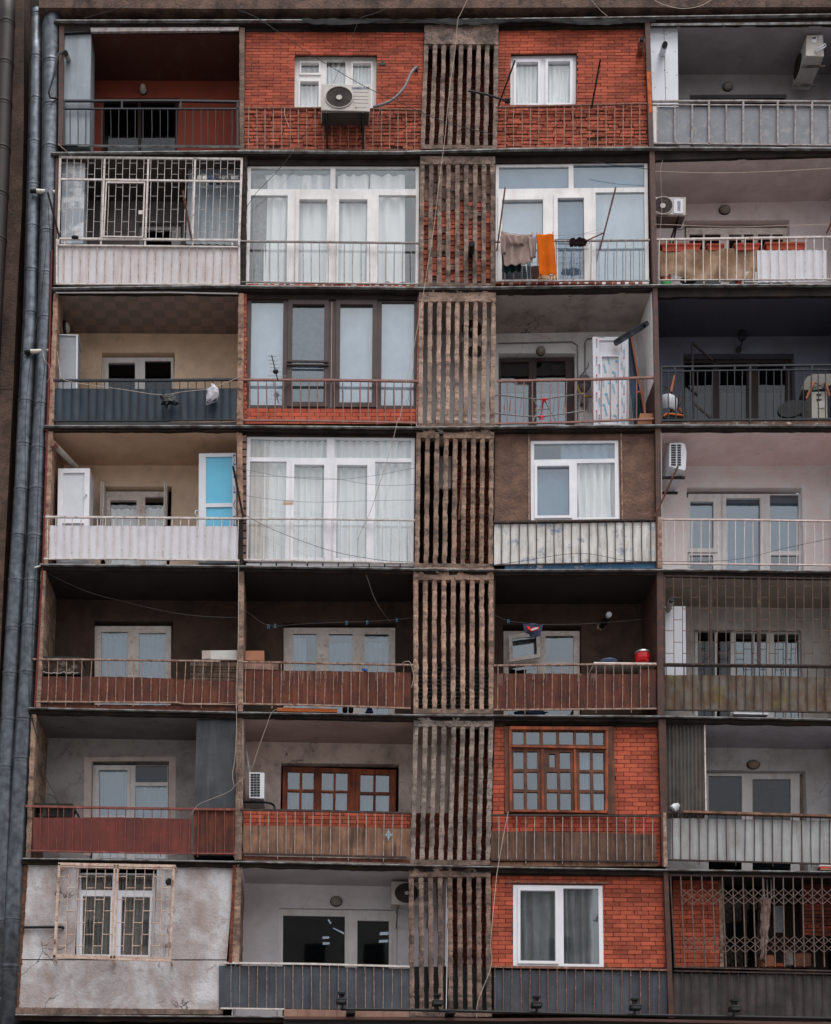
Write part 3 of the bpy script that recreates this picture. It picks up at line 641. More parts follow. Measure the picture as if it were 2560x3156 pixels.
# downpipe funnel band
# thin cables over the pipes
def cable(name, label, pts, r=.006, m=None, n=6, group=None, cat='cable'):
    bm = NB(); tube(bm, smooth_line(pts, n), r, 5); return tag(obj(name, bm, m or cable_b), label, cat, group)
cable('cable', 'black cable hanging straight down over the two grey pipes', [W(*p, -.02) for p in [P1(320, 250), P1(285, 420), P1(282, 780), P1(272, 1100), P1(240, 1500), P2(150, 0), P2(140, 600), P2(150, 1100), P2(158, 1560), P2(168, 1760), P2(215, 1950), P2(258, 2120)]], .006)
cable('cable', 'dark wire along the right edge of the second grey pipe', [W(*p, -.03) for p in [P1(262, 1080), P1(280, 1400), P1(270, 1800), P2(225, 100), P2(200, 900), P2(180, 1300), P2(178, 1700)]], .005)

# ================================================================== PARTITIONS AND CORNER POSTS
def rows_post(r, fr, tl, tr, y0, bl, br, y1, m, rag=.012, ya=-.005, label=None, name='partition_post', yb=1.2):
    a = fr(tl, y0); b = fr(tr, y0); c = fr(bl, y1); d = fr(br, y1)
    return post([(a[0], b[0], a[1]), (c[0], d[0], c[1])], ya, yb, m, name, label, rag)
# outer left wall edge
rows_post(1, A[1], 352, 382, 120, 345, 372, 865, post_brown, 0, label='dark brown steel edge at the top left corner', yb=.2)
rows_post(2, A[2], 330, 352, 90, 318, 342, 845, post_brown, 0, yb=1.2)
rows_post(3, A[3], 318, 345, 85, 288, 318, 868, conc_peach, .01)
rows_post(4, A[4], 272, 316, 75, 256, 285, 862, conc_peach, .012)
rows_post(5, A[5], 242, 272, 55, 212, 240, 868, conc_fin, .012)
rows_post(6, A[6], 186, 216, 40, 152, 180, 893, conc_fin, .012)
# between first and second bays
rows_post(1, A[1], 1422, 1454, 165, 1424, 1450, 893, conc, .008)
rows_post(2, A[2], 1440, 1470, 80, 1430, 1460, 850, conc_dirty, .015)
rows_post(3, A[3], 1416, 1450, 85, 1408, 1445, 865, conc_peach, .012)
rows_post(4, A[4], 1405, 1440, 85, 1415, 1446, 585, conc_peach, .014)
rows_post(4, A[4], 1415, 1446, 585, 1412, 1444, 868, conc_dirty, .01)
rows_post(5, A[5], 1418, 1450, 60, 1414, 1444, 890, conc_fin, .008)
rows_post(6, A[6], 1406, 1442, 60, 1394, 1436, 905, conc, .012)
rows_post(7, A[7], 1392, 1436, 48, 1366, 1420, 625, conc_fin, .014)
bm = NB(); prism(bm, R4(A[7], (1384, 48, 1402, 48, 1378, 630, 1358, 630)), -.02, .05); bpart('rusted_channel', bm, M('heavy_rust', L(112, 58, 40, 1.3), L(70, 40, 34, 1.2), scale=10, spots=L(160, 90, 60), spamt=.5, bump=.6), 'rusted steel edge beside the lowest open balcony')
# bricks visible at the edge of the partition
bm = NB()
for k in range(26):
    y = 130+k*27; p = A[3](1452+random.uniform(-2, 2), y) ; q = A[3](1464+random.uniform(-2, 3), y+22); prism(bm, [(p[0], p[1]), (q[0], p[1]), (q[0], q[1]), (p[0], q[1])], .02, .12)
bpart('brick_edge', bm, brick_rough)
bm = NB()
for k in range(17):
    y = 100+k*44; p = A[4](1440+random.uniform(-4, 3), y); q = A[4](1464, y+34)
    prism(bm, [(p[0], p[1]), (q[0], p[1]), (q[0], q[1]), (p[0], q[1])], .01, .14)
bpart('block_edge', bm, stone_pale)
# steel posts between fourth and fifth bays
for r, (a, b, y0, c, d, y1, m) in {1: (797, 822, 95, 818, 842, 745, post_brown), 2: (820, 846, 20, 838, 862, 712, post_brown), 3: (836, 860, 40, 850, 878, 735, post_brown),
        4: (850, 878, 45, 856, 884, 755, post_brown), 5: (858, 888, 50, 862, 892, 775, post_brown), 6: (866, 902, 60, 884, 912, 800, post_brown), 7: (892, 914, 75, 918, 944, 812, post_brown)}.items():
    rows_post(r, C[r], a, b, y0, c, d, y1, m, 0, ya=-.03, name='corner_post', yb=1.2 if r not in (1,) else .3)
bm = NB(); prism(bm, [C[1](*p) for p in ((806, 362), (826, 362), (832, 560), (818, 575), (812, 470))], -.036, -.02); bpart('rust_patch', bm, M('bare_orange_primer', L(190, 92, 40, 1.4), L(140, 70, 36, 1.3), scale=12, bump=.3))
bm = NB(); prism(bm, R4(C[6], (888, 530, 904, 530, 912, 803, 892, 803)), -.04, -.028); prism(bm, R4(C[4], (862, 495, 882, 495, 886, 752, 862, 752)), -.04, -.028); bpart('peeling_strip', bm, rail_rustpale)

for fr_, q in ((B[1], (104, 116, 1172, 120, 1172, 190, 104, 188)), (C[1], (60, 90, 800, 90, 800, 146, 60, 152)), (B[2], (100, 40, 1145, 46, 1145, 134, 110, 132)), (C[2], (40, 30, 816, 26, 814, 96, 40, 103)),
               (B[3], (90, 45, 1140, 56, 1140, 124, 100, 120)), (B[4], (88, 42, 1122, 50, 1122, 108, 100, 101)), (C[4], (36, 36, 850, 34, 848, 74, 38, 76)), (C[6], (34, 36, 866, 40, 866, 96, 36, 94)),
               (C[7], (20, 56, 892, 62, 892, 102, 24, 94)), (A[7], (150, 18, 1392, 34, 1392, 58, 150, 54))):
    bm = NB(); Q = Quad(R4(fr_, q), .06); qbox(bm, Q, 0, 0, 1, 1, .06, .16); bpart('lintel_beam', bm, conc_dirty)
# ================================================================== STOREY 1 (top)
f = A[1]
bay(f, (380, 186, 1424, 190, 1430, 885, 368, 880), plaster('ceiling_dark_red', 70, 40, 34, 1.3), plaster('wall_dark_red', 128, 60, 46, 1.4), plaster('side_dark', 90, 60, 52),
    [(f, (606, 585, 1055, 1000))])
window(f, (606, 582, 1056, 1000), 1.3, [(622, 612, 820, 1000), (838, 612, 1040, 1000)], dark_brown, 'dark balcony door of the top left balcony', room=room_dark, gl=glass_dark)
bm = NB(); prism(bm, R4(f, (385, 150, 543, 150, 532, 862, 374, 862)), .06, .55); bpart('side_cupboard', bm, cab_blue, 'pale blue sheet metal cupboard on the top left balcony')
bm = NB(); prism(bm, R4(f, (380, 146, 532, 149, 534, 190, 384, 196)), .0, .3); bpart('canopy', bm, black)
bm = NB(); Q = Quad(R4(f, (538, 166, 1418, 163, 1418, 182, 540, 189)), -.03); qbox(bm, Q, 0, 0, 1, 1, -.03, .02); bpart('fascia_strip', bm, rail_greyw, 'pale strip over the top left balcony')
railing(f, [(374, 597), (1000, 596), (1420, 602)], [(372, 862), (1424, 868)], [415, 463, 510, 560, 608, 658, 707, 756, 805, 851, 902, 952, 998, 1050, 1100, 1146, 1195, 1235, 1281, 1330, 1380], rail_navy,
        'navy railing with a double top rail, top left balcony', second=[(374, 645), (1424, 646)], posts=[(381, 595, 866), (725, 600, 646), (1074, 600, 646), (1412, 600, 868)], rt=.018)
bm = NB(); tube(bm, [W(*f(460, 869), -.04), W(*f(1424, 877), -.04)], .018, 4); bpart('edge_strip', bm, metal_pale)
# storey 1, second bay: brick infill
f = B[1]; hole = (400, 318, 888, 638)
bricks(f, (108, 186, 1170, 190, 1160, 640, 102, 638), .08, [(f, hole)], label='red brick infill around the top window with the air conditioner', course=.0655, blen=.292)
bricks(f, (102, 639, 1160, 641, 1150, 892, 98, 888), .075, (), rough=1, m=brick_rough, label='rough red brick parapet below the top window with the air conditioner', course=.074, blen=.26, gap=.014)
window(f, (402, 340, 888, 342, 884, 700, 398, 700), .2, [(440, 380, 545, 440), (433, 490, 543, 640), (590, 360, 700, 700), (745, 382, 852, 700)], pvc, 'white top storey window partly hidden by the air conditioner', sash=(0, 1, 3),
       cur=[((436, 380, 545, 460), cur_cream, 3), ((430, 480, 545, 690), cur_white, 4), ((588, 350, 704, 690), cur_white, 4), ((742, 370, 856, 690), cur_white, 5)])
railing(f, [(98, 642), (560, 640), (1152, 652)], [(96, 888), (1150, 893)], rng(127, 1114, 21), rail_rust, 'thin rusty railing in front of the top brick parapet', rt=.013, rb=.012, br=.0095, ext=8, extn=3, barm=rail_rustpale)
# storey 1 behind the slats
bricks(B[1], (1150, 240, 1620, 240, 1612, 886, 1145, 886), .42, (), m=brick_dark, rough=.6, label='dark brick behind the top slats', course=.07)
# storey 1 fourth bay
f = C[1]; hole = (118, 262, 454, 527)
bricks(f, (62, 150, 800, 142, 806, 528, 50, 530), .08, [(f, hole)], label='red brick infill around the top window with two panes', course=.0655, blen=.292)
bricks(f, (50, 530, 806, 528, 814, 745, 44, 748), .075, (), rough=1, m=brick_rough, label='rough red brick parapet below the top two-pane window', course=.072, blen=.26, gap=.014)
window(f, (118, 285, 452, 281, 450, 530, 118, 534), .17, [(147, 318, 257, 527), (307, 315, 418, 525)], pvc_clean, 'white two-pane window of the top storey right of the slats', sash=(0, 1), sw=13,
       cur=[((146, 300, 262, 530), cur_white, 5), ((304, 300, 422, 530), cur_white, 5)])
railing(f, [(46, 540), (430, 530), (808, 521)], [(44, 748), (812, 738)], rng(92, 772, 17), rail_rust, 'thin rusty railing below the top two-pane window', rt=.013, rb=.012, br=.0095, ext=8, extn=4, barm=rail_rustpale)
# storey 1 fifth bay
f = C[1]
wall = plaster('wall_grey_mauve', 150, 146, 150, 1.3); ceil = plaster('ceiling_grey_mauve', 104, 100, 104, 2.10)
bay(f, (826, 126, 1840, 122, 1840, 745, 838, 745), ceil, wall, plaster('side_bluegrey', 178, 182, 196), [(f, (1025, 478, 1516, 800))])
window(f, (1025, 476, 1516, 800), 1.3, [(1045, 500, 1250, 800), (1275, 500, 1500, 800)], dark_brown, 'dark balcony door of the top right balcony', room=room_dark, gl=glass_dark)
bm = NB(); prism(bm, R4(f, (824, 136, 962, 134, 968, 745, 836, 745)), .1, .7); cb = bpart('side_cupboard', bm, cab_white, 'white panelled cupboard on the top right balcony')
bm = NB()
for x, y in ((838, 182), (884, 170), (945, 160), (905, 176), (838, 262), (950, 262), (838, 370), (895, 356), (910, 366), (848, 442), (905, 445), (955, 380)): tube(bm, [W(*f(x, y), .097), W(*f(x, y), .11)], .009, 6)
prism(bm, R4(f, (892, 138, 894, 138, 903, 520, 901, 520)), .097, .105); obj('screw', bm, black_ink, cb)
bm = NB()
for y in (121, 127): tube(bm, [W(*f(826, y+2), -.03), W(*f(1300, y-1), -.03), W(*f(1736, y-6), -.03), W(*f(1840, y-8), -.03)], .012, 5)
bpart('fascia_strip', bm, metal_pale)
railing(f, [(828, 509), (1300, 507), (1840, 512)], [(838, 722), (1840, 733)], [862, 948, 1035, 1120, 1207, 1293, 1380, 1467, 1555, 1640, 1728, 1812], rail_greyw, 'grey double-rail railing with worn grey sheets, top right balcony',
        second=[(835, 527), (1840, 532)], posts=[(x, 509, 733) for x in (1120, 1293, 1467, 1640)], br=.017, rt=.014, clad=[(862, 1840, 535, 722, sheet_grey, .004)])
bm = NB(); prism(bm, R4(f, (836, 535, 860, 535, 862, 725, 842, 725)), .0, .02); bpart('edge_strip', bm, sheet_white)

# ================================================================== STOREY 2
f = A[2]
bay(f, (350, 78, 1445, 90, 1432, 850, 340, 845), plaster('ceiling_dark_a', 72, 64, 60), plaster('wall_grey_a', 118, 112, 112), plaster('side_grey_a', 116, 110, 108), [(f, (820, 478, 1075, 900))])
window(f, (820, 478, 1075, 900), 1.3, [(850, 520, 1020, 620), (850, 640, 1020, 900)], pvc, 'white balcony door behind the white grille cage', room=room_dark, gl=glass_dark)
bm = NB(); prism(bm, R4(f, (370, 110, 506, 120, 494, 600, 360, 600)), .12, .6); bpart('side_cupboard', bm, M('patchy_white_metal', L(190, 194, 200, 1.3), L(140, 146, 156, 1.3), scale=3, thr=(.45, .55), rough=.4, bump=.05), 'pale metal cupboard behind the left part of the grille cage')
bm = NB(); Q = Quad(R4(f, (1120, 128, 1428, 132, 1424, 605, 1105, 600)), .3)
sheet(bm, lambda u, v: Q.at(u, v, .3+.02*abs(math.sin(u*7*math.pi))), 60, 4, .2); bpart('corrugated_screen', bm, cab_blue, 'pale corrugated screen behind the right part of the grille cage')
bm = NB()
def bar(bm, f, x0, y0, x1, y1, s, Y=-.03, d=.03):
    p, q = W(*f(x0, y0), Y), W(*f(x1, y1), Y); t = (q-p).normalized(); n = Vector((-t.z, 0, t.x))*s
    hexa(bm, [p+n, q+n, q-n, p-n], [v+Vector((0, d, 0)) for v in (p+n, q+n, q-n, p-n)])
def bond(bm, f, xs, ytop, ybot, ys, r, Y, lean=0):     # brick-bond grille: uprights and staggered short links
    for i, x in enumerate(xs):
        a, b = W(*f(x, ytop), Y), W(*f(x+lean, ybot), Y); tube(bm, [a, b], r, 5)
    for k, y in enumerate(ys):
        t = (y-ytop)/(ybot-ytop)*lean
        for i in range(k % 2, len(xs)-1, 2): tube(bm, [W(*f(xs[i]+t, y), Y-.004), W(*f(xs[i+1]+t, y), Y-.004)], r*.95, 4)
bm = NB()
bar(bm, f, 350, 84, 1443, 96, .02); bar(bm, f, 356, 215, 1428, 229, .017); bar(bm, f, 345, 568, 1430, 577, .02)
bar(bm, f, 358, 84, 345, 606, .022); bar(bm, f, 1437, 92, 1420, 610, .022); bar(bm, f, 622, 92, 604, 568, .018); bar(bm, f, 882, 92, 864, 570, .018); bar(bm, f, 1160, 92, 1144, 572, .018)
cage = bpart('window_cage', bm, rail_white, 'white welded grille cage closing the second storey left balcony')
bm = NB(); gx = [x for x in rng(358, 1437, 27)]
bond(bm, f, gx, 92, 218, [122, 155, 188], .006, -.02, -4); bond(bm, f, gx, 224, 568, [265, 318, 397, 470, 530], .006, -.02, -12); obj('bars', bm, rail_white, cage)
bm = NB(); bar(bm, f, 630, 234, 862, 236, .012, -.05); bar(bm, f, 612, 556, 850, 560, .012, -.05); bar(bm, f, 632, 234, 616, 556, .012, -.05); bar(bm, f, 860, 236, 848, 560, .012, -.05)
prism(bm, R4(f, (824, 402, 849, 402, 848, 424, 823, 424)), -.055, -.03); obj('grille_door', bm, rail_white, cage)
railing(f, [(343, 607), (1416, 618)], [(332, 838), (1425, 840)], rng(380, 1371, 21), rail_white, 'white railing with rust-streaked white sheets under the grille cage', xs_to=rng(376, 1365, 21),
        posts=[(x, 575, 612) for x in (385, 600, 862, 1145, 1380)]+[(338, 575, 840), (1422, 575, 840)], clad=[(345, 1424, 614, 836, sheet_rustwhite, .006)], rt=.014, barm=M('rusting_white_bars', L(176, 164, 158, 1.3), L(150, 120, 106, 1.2), scale=9, thr=(.45, .6), spots=L(120, 60, 40), spamt=.8, spscale=12))
# second bay glazing
f = B[2]
window(f, (118, 130, 1141, 133, 1136, 852, 103, 842), .1, [(140, 150, 613, 277), (643, 150, 1120, 275), (135, 313, 355, 828), (425, 342, 592, 832), (662, 342, 830, 832), (898, 312, 1120, 834)], pvc,
       'large white glazed balcony front of the second storey, with a leafy pattern on one curtain', sash=(3, 4), sw=20, room=M('mid_grey_room', (.3, .31, .32, 1), bump=.1),
       cur=[((222, 160, 352, 836), cur_white, 2, .03), ((418, 170, 600, 836), cur_white, 2.5, .025), ((655, 165, 840, 815), cur_white, 3, .03), ((850, 165, 1058, 805), cur_white, 2.5, .04), ((352, 165, 640, 285), cur_grey, 4, .02), ((148, 190, 230, 832), cur_dark, 1, .02)])
railing(f, [(75, 583), (600, 587), (1140, 594)], [(85, 826), (1138, 840)], rng(155, 1092, 20), rail_greyw, 'pale grey railing in front of the second storey glazing', rt=.012, rb=.01, ext=12, extn=5)
bm = NB()
for k in range(22):
    x = 120+k*46+random.uniform(-6, 6); p = f(x, 838+k*.4); q = f(x+random.uniform(20, 42), 850+k*.4); prism(bm, [p, (q[0], p[1]), q, (p[0], q[1])], .0, .12)
bpart('brick_edge', bm, brick_rough)
f = C[2]
bm = NB()
for k in range(18):
    x = 50+k*42+random.uniform(-6, 6); p = f(x, 703); q = f(x+random.uniform(18, 38), 711); prism(bm, [p, (q[0], p[1]), q, (p[0], q[1])], .0, .12)
bpart('brick_edge', bm, brick_rough)
# stones filling the slats of storey 2
f = B[2]; bmA, bmB = NB(), NB(); wt = 445/(8+.52); wb = 452/(8+.52)
for i in range(8):
    y = 128
    while y < 832:
        up = y < 300+70*noise.noise(Vector((i*3.1, 0, 0)))+40; h = random.uniform(44, 78) if up else random.uniform(22, 42); h = min(h, 834-y); t = (y-128)/704
        x0 = (1147+i*wt+wt*.47)*(1-t)+(1140+i*wb+wb*.47)*t; x1 = x0+30
        bm_ = bmA if up or random.random() < .2 else bmB; Y = .075+random.uniform(-.015, .04)
        Q = Quad([f(x0+random.uniform(-3, 3), y+2), f(x1, y+2+random.uniform(-2, 3)), f(x1, y+h-2), f(x0, y+h-2+random.uniform(-3, 2))], Y)
        qbox(bm_, Q, 0, 0, 1, 1, Y, .2, .006); y += h
for bm_ in (bmA, bmB):
    for i in range(8):
        x0 = 1147+i*wt+wt*.42; x1 = 1140+i*wb+wb*.42; Q = Quad([f(x0, 128), f(x0+30, 128), f(x1+30, 834), f(x1, 834)], .19 if bm_ is bmA else .195); qbox(bm_, Q, 0, 0, 1, 1, Q.Y, Q.Y+.03)
s_ = bpart('stone_infill', bmA, stone_pale, 'stacked pale stones filling the gaps between the slats'); bpart('brick_infill', bmB, brick_rough, 'stacked red brick pieces filling the gaps between the slats')
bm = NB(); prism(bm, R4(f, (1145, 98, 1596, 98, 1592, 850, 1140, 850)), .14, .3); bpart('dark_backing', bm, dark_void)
# fourth bay glazing
f = C[2]
window(f, (44, 101, 810, 93, 818, 712, 44, 720), .1, [(60, 122, 412, 232), (437, 108, 795, 228), (75, 292, 283, 695), (357, 283, 490, 696), (550, 250, 797, 700)], pvc,
       'large white glazed balcony front behind the orange towel', sash=(2, 3), sw=18, gl=[glass_blue, glass_blue, glass_pale, glass_blue, glass_pale], room=room_pale, cur=[((548, 235, 800, 705), cur_grey, 2.5, .02), ((350, 270, 496, 700), cur_grey, 1.5, .01), ((70, 280, 290, 600), cur_grey, 1, .006), ((56, 115, 800, 236), cur_grey, 6, .01)])
railing(f, [(44, 497), (400, 493), (822, 489)], [(46, 700), (822, 694)], rng(92, 785, 17), rail_greyw, 'pale grey railing behind the hanging washing', rt=.012, rb=.01, ext=14, extn=4)
# fifth bay
wall = plaster('wall_offwhite_pink', 200, 192, 194, 1.3); ceil = plaster('ceiling_offwhite', 140, 132, 132, 2.10)
bay(f, (848, 88, 1840, 62, 1840, 715, 858, 712), ceil, wall, wall, [(f, (1000, 392, 1532, 900))])
window(f, (1005, 430, 1528, 900), 1.32, [(1022, 463, 1090, 900), (1100, 463, 1180, 900), (1222, 463, 1285, 900), (1296, 463, 1345, 900), (1367, 463, 1430, 900), (1440, 463, 1495, 900)], white_wood,
       'old white casement window behind the flower boxes', room=room_dark, gl=glass_dark)
railing(f, [(848, 487), (1300, 480), (1840, 472)], [(868, 692), (1840, 687)], [868, 905, 955, 1000, 1045, 1090, 1130, 1175, 1212, 1260, 1302, 1345, 1385, 1433, 1475, 1517, 1560, 1608, 1650, 1695, 1738, 1780], rail_white,
        'white railing in front of the tarpaulin and flower boxes', rt=.018, rb=.008, br=.011, ext=14, extn=4)

# ================================================================== STOREY 3
f = A[3]
m_ck = M('checked_ceiling_panels', L(112, 98, 92, 1.1), rough=.7, bump=.1)
n = m_ck.node_tree.nodes; k = m_ck.node_tree.links
ck = n.new('ShaderNodeTexChecker'); ck.inputs['Scale'].default_value = 4.2; ck.inputs[1].default_value = L(132, 114, 106, 1.3); ck.inputs[2].default_value = L(116, 102, 96, 1.3)
tc = n.new('ShaderNodeTexCoord'); k.new(tc.outputs['Object'], ck.inputs[0]); k.new(ck.outputs[0], n['Principled BSDF'].inputs['Base Color'])
wall = plaster('wall_beige', 204, 178, 154, 1.35)
bay(f, (335, 86, 1418, 90, 1425, 866, 318, 866), m_ck, wall, wall, [(f, (598, 437, 1032, 900))])
window(f, (604, 467, 1032, 900), 1.3, [(645, 502, 803, 900), (861, 487, 1016, 900)], pvc, 'white two-leaf window of the beige balcony above the navy railing', sash=(0,), sw=22, room=room_dark, gl=glass_dark,
       cur=[((640, 590, 810, 900), blind_m, 1, .003), ((855, 590, 1020, 900), blind_m, 1, .003)])
bm = NB(); tube(bm, [W(*f(330, 82), -.05), W(*f(1000, 80), -.05), W(*f(1413, 88), -.05)], .014, 4); bpart('fascia_strip', bm, sheet_white)
bm = NB(); prism(bm, R4(f, (318, 850, 1424, 850, 1424, 866, 318, 866)), .25, .3); bpart('floor_edge', bm, sheet_white)
railing(f, [(316, 600), (900, 600), (1412, 594)], [(314, 842), (900, 840), (1432, 834)], rng(375, 1366, 21), rail_navy, 'navy railing clad with navy sheet, third storey', xs_to=rng(370, 1366, 21),
        clad=[(320, 1422, [(320, 645), (900, 648), (1422, 643)], [(320, 836), (1422, 836)], sheet_navy, .01)], rt=.02, br=.01, ext=14, extn=4)
# second bay: brown glazing over bricks
f = B[3]
bricks(f, (98, 768, 1124, 772, 1120, 862, 96, 862), .085, (), label='low bright brick course under the brown glazing', course=.078, blen=.25, m=M('bright_brick', L(186, 90, 66, 1.35), L(162, 76, 56, 1.3), island=.2, bump=.4, bscale=90, bdist=.004))
window(f, (115, 118, 1134, 122, 1130, 772, 105, 768), .09, [(140, 132, 330, 750), (385, 155, 575, 735), (670, 155, 862, 738), (917, 138, 1109, 752)], brown_pvc,
       'brown framed glazed balcony front of the third storey', sash=(1, 2), sw=24, gl=[glass_pale, glass_blue, glass_pale, glass_pale], room=room_pale, cur=[((372, 140, 590, 740), cur_dark, 2, .01), ((134, 128, 338, 756), cur_grey, 1.5, .006), ((662, 150, 870, 742), cur_grey, 1.5, .006), ((905, 130, 1120, 756), cur_grey, 1.5, .006)])  # grey curtains behind three panes stand in for the reflected sky
bm = NB(); bar(bm, f, 352, 487, 604, 490, .018, .03); bar(bm, f, 352, 507, 604, 510, .012, .03); bpart('window_bar', bm, dark_brown)
bm = NB(); tube(bm, [W(*f(622, 140), .04), W(*f(616, 760), .04)], .006, 5); bpart('blind_cord', bm, cable_w)
bm = NB(); prism(bm, R4(f, (96, 90, 116, 90, 104, 862, 88, 862)), .03, .1); prism(bm, R4(f, (1134, 90, 1144, 90, 1138, 862, 1122, 862)), .03, .1); bpart('brick_jamb', bm, brick_rough)
railing(f, [(58, 596), (600, 598), (1135, 605)], [(50, 836), (600, 842), (1122, 853)], rng(132, 1092, 20), rail_pinkbrown, 'pink-brown railing in front of the brown glazing', rt=.019, rb=.017, br=.0105, ext=18, extn=4)
# fourth bay + behind the slats
f = C[3]
wall = plaster('wall_white_stained', 216, 214, 220, 1.3, .25); ceil = plaster('ceiling_stained', 120, 112, 108, 2.01, .8)
def c2b(r, x, y):
    p = C[r](x, y); return ((p[0]-700)*1736/900, (p[1]-ROW0[r])*1736/900)
bay(B[3], (1138, 96)+c2b(3, 830, 60)+c2b(3, 850, 728)+(1128, 875), ceil, wall, wall,
    [(f, (58, 375, 446, 900))])
window(f, (58, 402, 434, 396, 440, 900, 56, 900), 1.3, [(70, 418, 212, 900), (250, 414, 398, 900)], brown_pvc, 'dark brown balcony doors behind the clothes airer', gl=glass_blue, room=room_dark, cur=[((70, 560, 212, 900), cur_grey, 1, .003), ((255, 560, 398, 900), cur_grey, 1, .003)])
railing(f, [(52, 513), (460, 506), (842, 494)], [(38, 728), (400, 722), (842, 704)], [60, 103, 145, 188, 230, 277, 320, 360, 402, 447, 492, 535, 578, 622, 665, 708, 755, 797], rail_pinkbrown, 'pink-brown railing in front of the clothes airer and wrapped door', rt=.019, rb=.016, br=.0105, ext=14, extn=4)
# fifth bay, dark blue-grey
wall = plaster('wall_slate', 92, 94, 110, 1.3); ceil = plaster('ceiling_slate', 54, 54, 64, 1.56)
bay(f, (864, 92, 1840, 84, 1840, 735, 878, 728), ceil, wall, wall, [(f, (995, 377, 1556, 900))])
window(f, (995, 405, 1556, 900), 1.36, [(1000, 425, 1140, 900), (1172, 425, 1312, 900), (1368, 425, 1508, 900)], dark_brown, 'dark brown triple balcony doors of the slate-coloured balcony', room=room_dark, gl=glass_dark,
       cur=[((996, 552, 1142, 900), blind_m, 1, .003), ((1170, 557, 1312, 900), cur_white, 1, .003), ((1366, 554, 1510, 900), cur_white, 1, .003)])
railing(f, [(878, 442), (1300, 436), (1840, 430)], [(884, 712), (1840, 704)], [y*.3111/.6106+(2020-1500)/.6106 for y in (125, 198, 270, 345, 415, 490, 562, 635, 707, 780, 855, 935, 1020, 1095, 1170, 1245, 1315, 1390, 1465, 1540, 1612, 1685, 1758, 1830, 1903)], rail_navy,
        'dark navy railing with a double top rail, third storey right', second=[(880, 465), (1300, 459), (1840, 455)], rt=.016, rb=.018, br=.0115,
        posts=[(880, 440, 722), (1328, 436, 724)]+[(x, 438, 460) for x in (947, 1037, 1250, 1500, 1640)])
bm = NB(); prism(bm, R4(f, (878, 722, 1840, 714, 1840, 732, 878, 732)), .01, .1); bpart('flaking_edge', bm, M('flaking_white_on_brown', L(120, 92, 80, 1.2), L(92, 70, 62), spots=L(190, 184, 180), spamt=.9, spscale=7, bump=.4))

# ================================================================== STOREY 4
f = A[4]
wall = plaster('wall_sand', 206, 182, 162, 1.35); ceil = plaster('ceiling_sand', 146, 122, 104, 2.01)
bay(f, (300, 72, 1408, 72, 1418, 862, 284, 862), ceil, wall, wall, [(f, (600, 403, 1014, 900))])
window(f, (625, 434, 990, 900), 1.3, [(655, 488, 812, 900), (862, 465, 975, 900)], white_wood, 'white window with open shutters on the sand-coloured balcony', sash=(0,), sw=20, room=room_dark, cur=[((650, 520, 820, 900), cur_white, 4), ((855, 515, 980, 900), cur_white, 3)])
for a, b in ((600, 626), (976, 1000)):
    bm = NB(); Q = Quad(R4(f, (a, 382, b-8, 382, b-12, 640, a-4, 640)), 1.0); qbox(bm, Q, 0, 0, .4, 1, .95, 1.28); qbox(bm, Q, .6, 0, 1, 1, .97, 1.28); bpart('shutter', bm, white_wood)
railing(f, [(258, 582), (700, 585), (1450, 592)], [(257, 832), (700, 832), (1422, 842)], rng(283, 1418, 24), rail_white, 'white railing lined with white plastic sheet, fourth storey left', xs_to=rng(281, 1410, 24),
        clad=[(285, 1410, [(285, 632), (700, 632), (1410, 636)], [(285, 830), (1410, 836)], sheet_whiter, .01)], rt=.017, br=.01, ext=14, extn=4)
f = B[4]
window(f, (118, 98, 1116, 106, 1112, 858, 104, 845), .1, [(138, 120, 592, 232), (638, 124, 1094, 235), (130, 255, 348, 835), (395, 278, 573, 830), (650, 280, 830, 834), (877, 258, 1093, 850)], pvc_clean,
       'large clean white glazed balcony front with pleated curtains, fourth storey', sash=(3, 4), sw=15, room=room_m,
       cur=[((132, 115, 260, 840), cur_cream, 4, .02), ((215, 115, 600, 840), cur_white, 9, .022), ((632, 115, 1110, 845), cur_white, 10, .022)])
bm = NB()
for k in range(11): prism(bm, R4(f, (112+k*92, 860, 196+k*92, 860, 196+k*92, 878, 112+k*92, 878)), .03, .12)
bpart('white_brick_course', bm, sheet_white)
railing(f, [(100, 591), (600, 595), (1115, 602)], [(100, 838), (600, 846), (1113, 856)], rng(122, 1075, 20), rail_white, 'white railing in front of the pleated curtains', rt=.013, rb=.013, ext=14, extn=4)
# behind slats, storey 4
f = B[4]
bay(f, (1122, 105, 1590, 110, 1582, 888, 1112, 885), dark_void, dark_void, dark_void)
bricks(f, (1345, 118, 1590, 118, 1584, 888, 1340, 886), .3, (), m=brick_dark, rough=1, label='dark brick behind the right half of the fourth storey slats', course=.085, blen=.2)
bm = NB(); prism(bm, R4(f, (1255, 222, 1332, 224, 1330, 415, 1255, 415)), .35, .4); bpart('door_panel', bm, sheet_white, 'white panel behind the fourth storey slats')
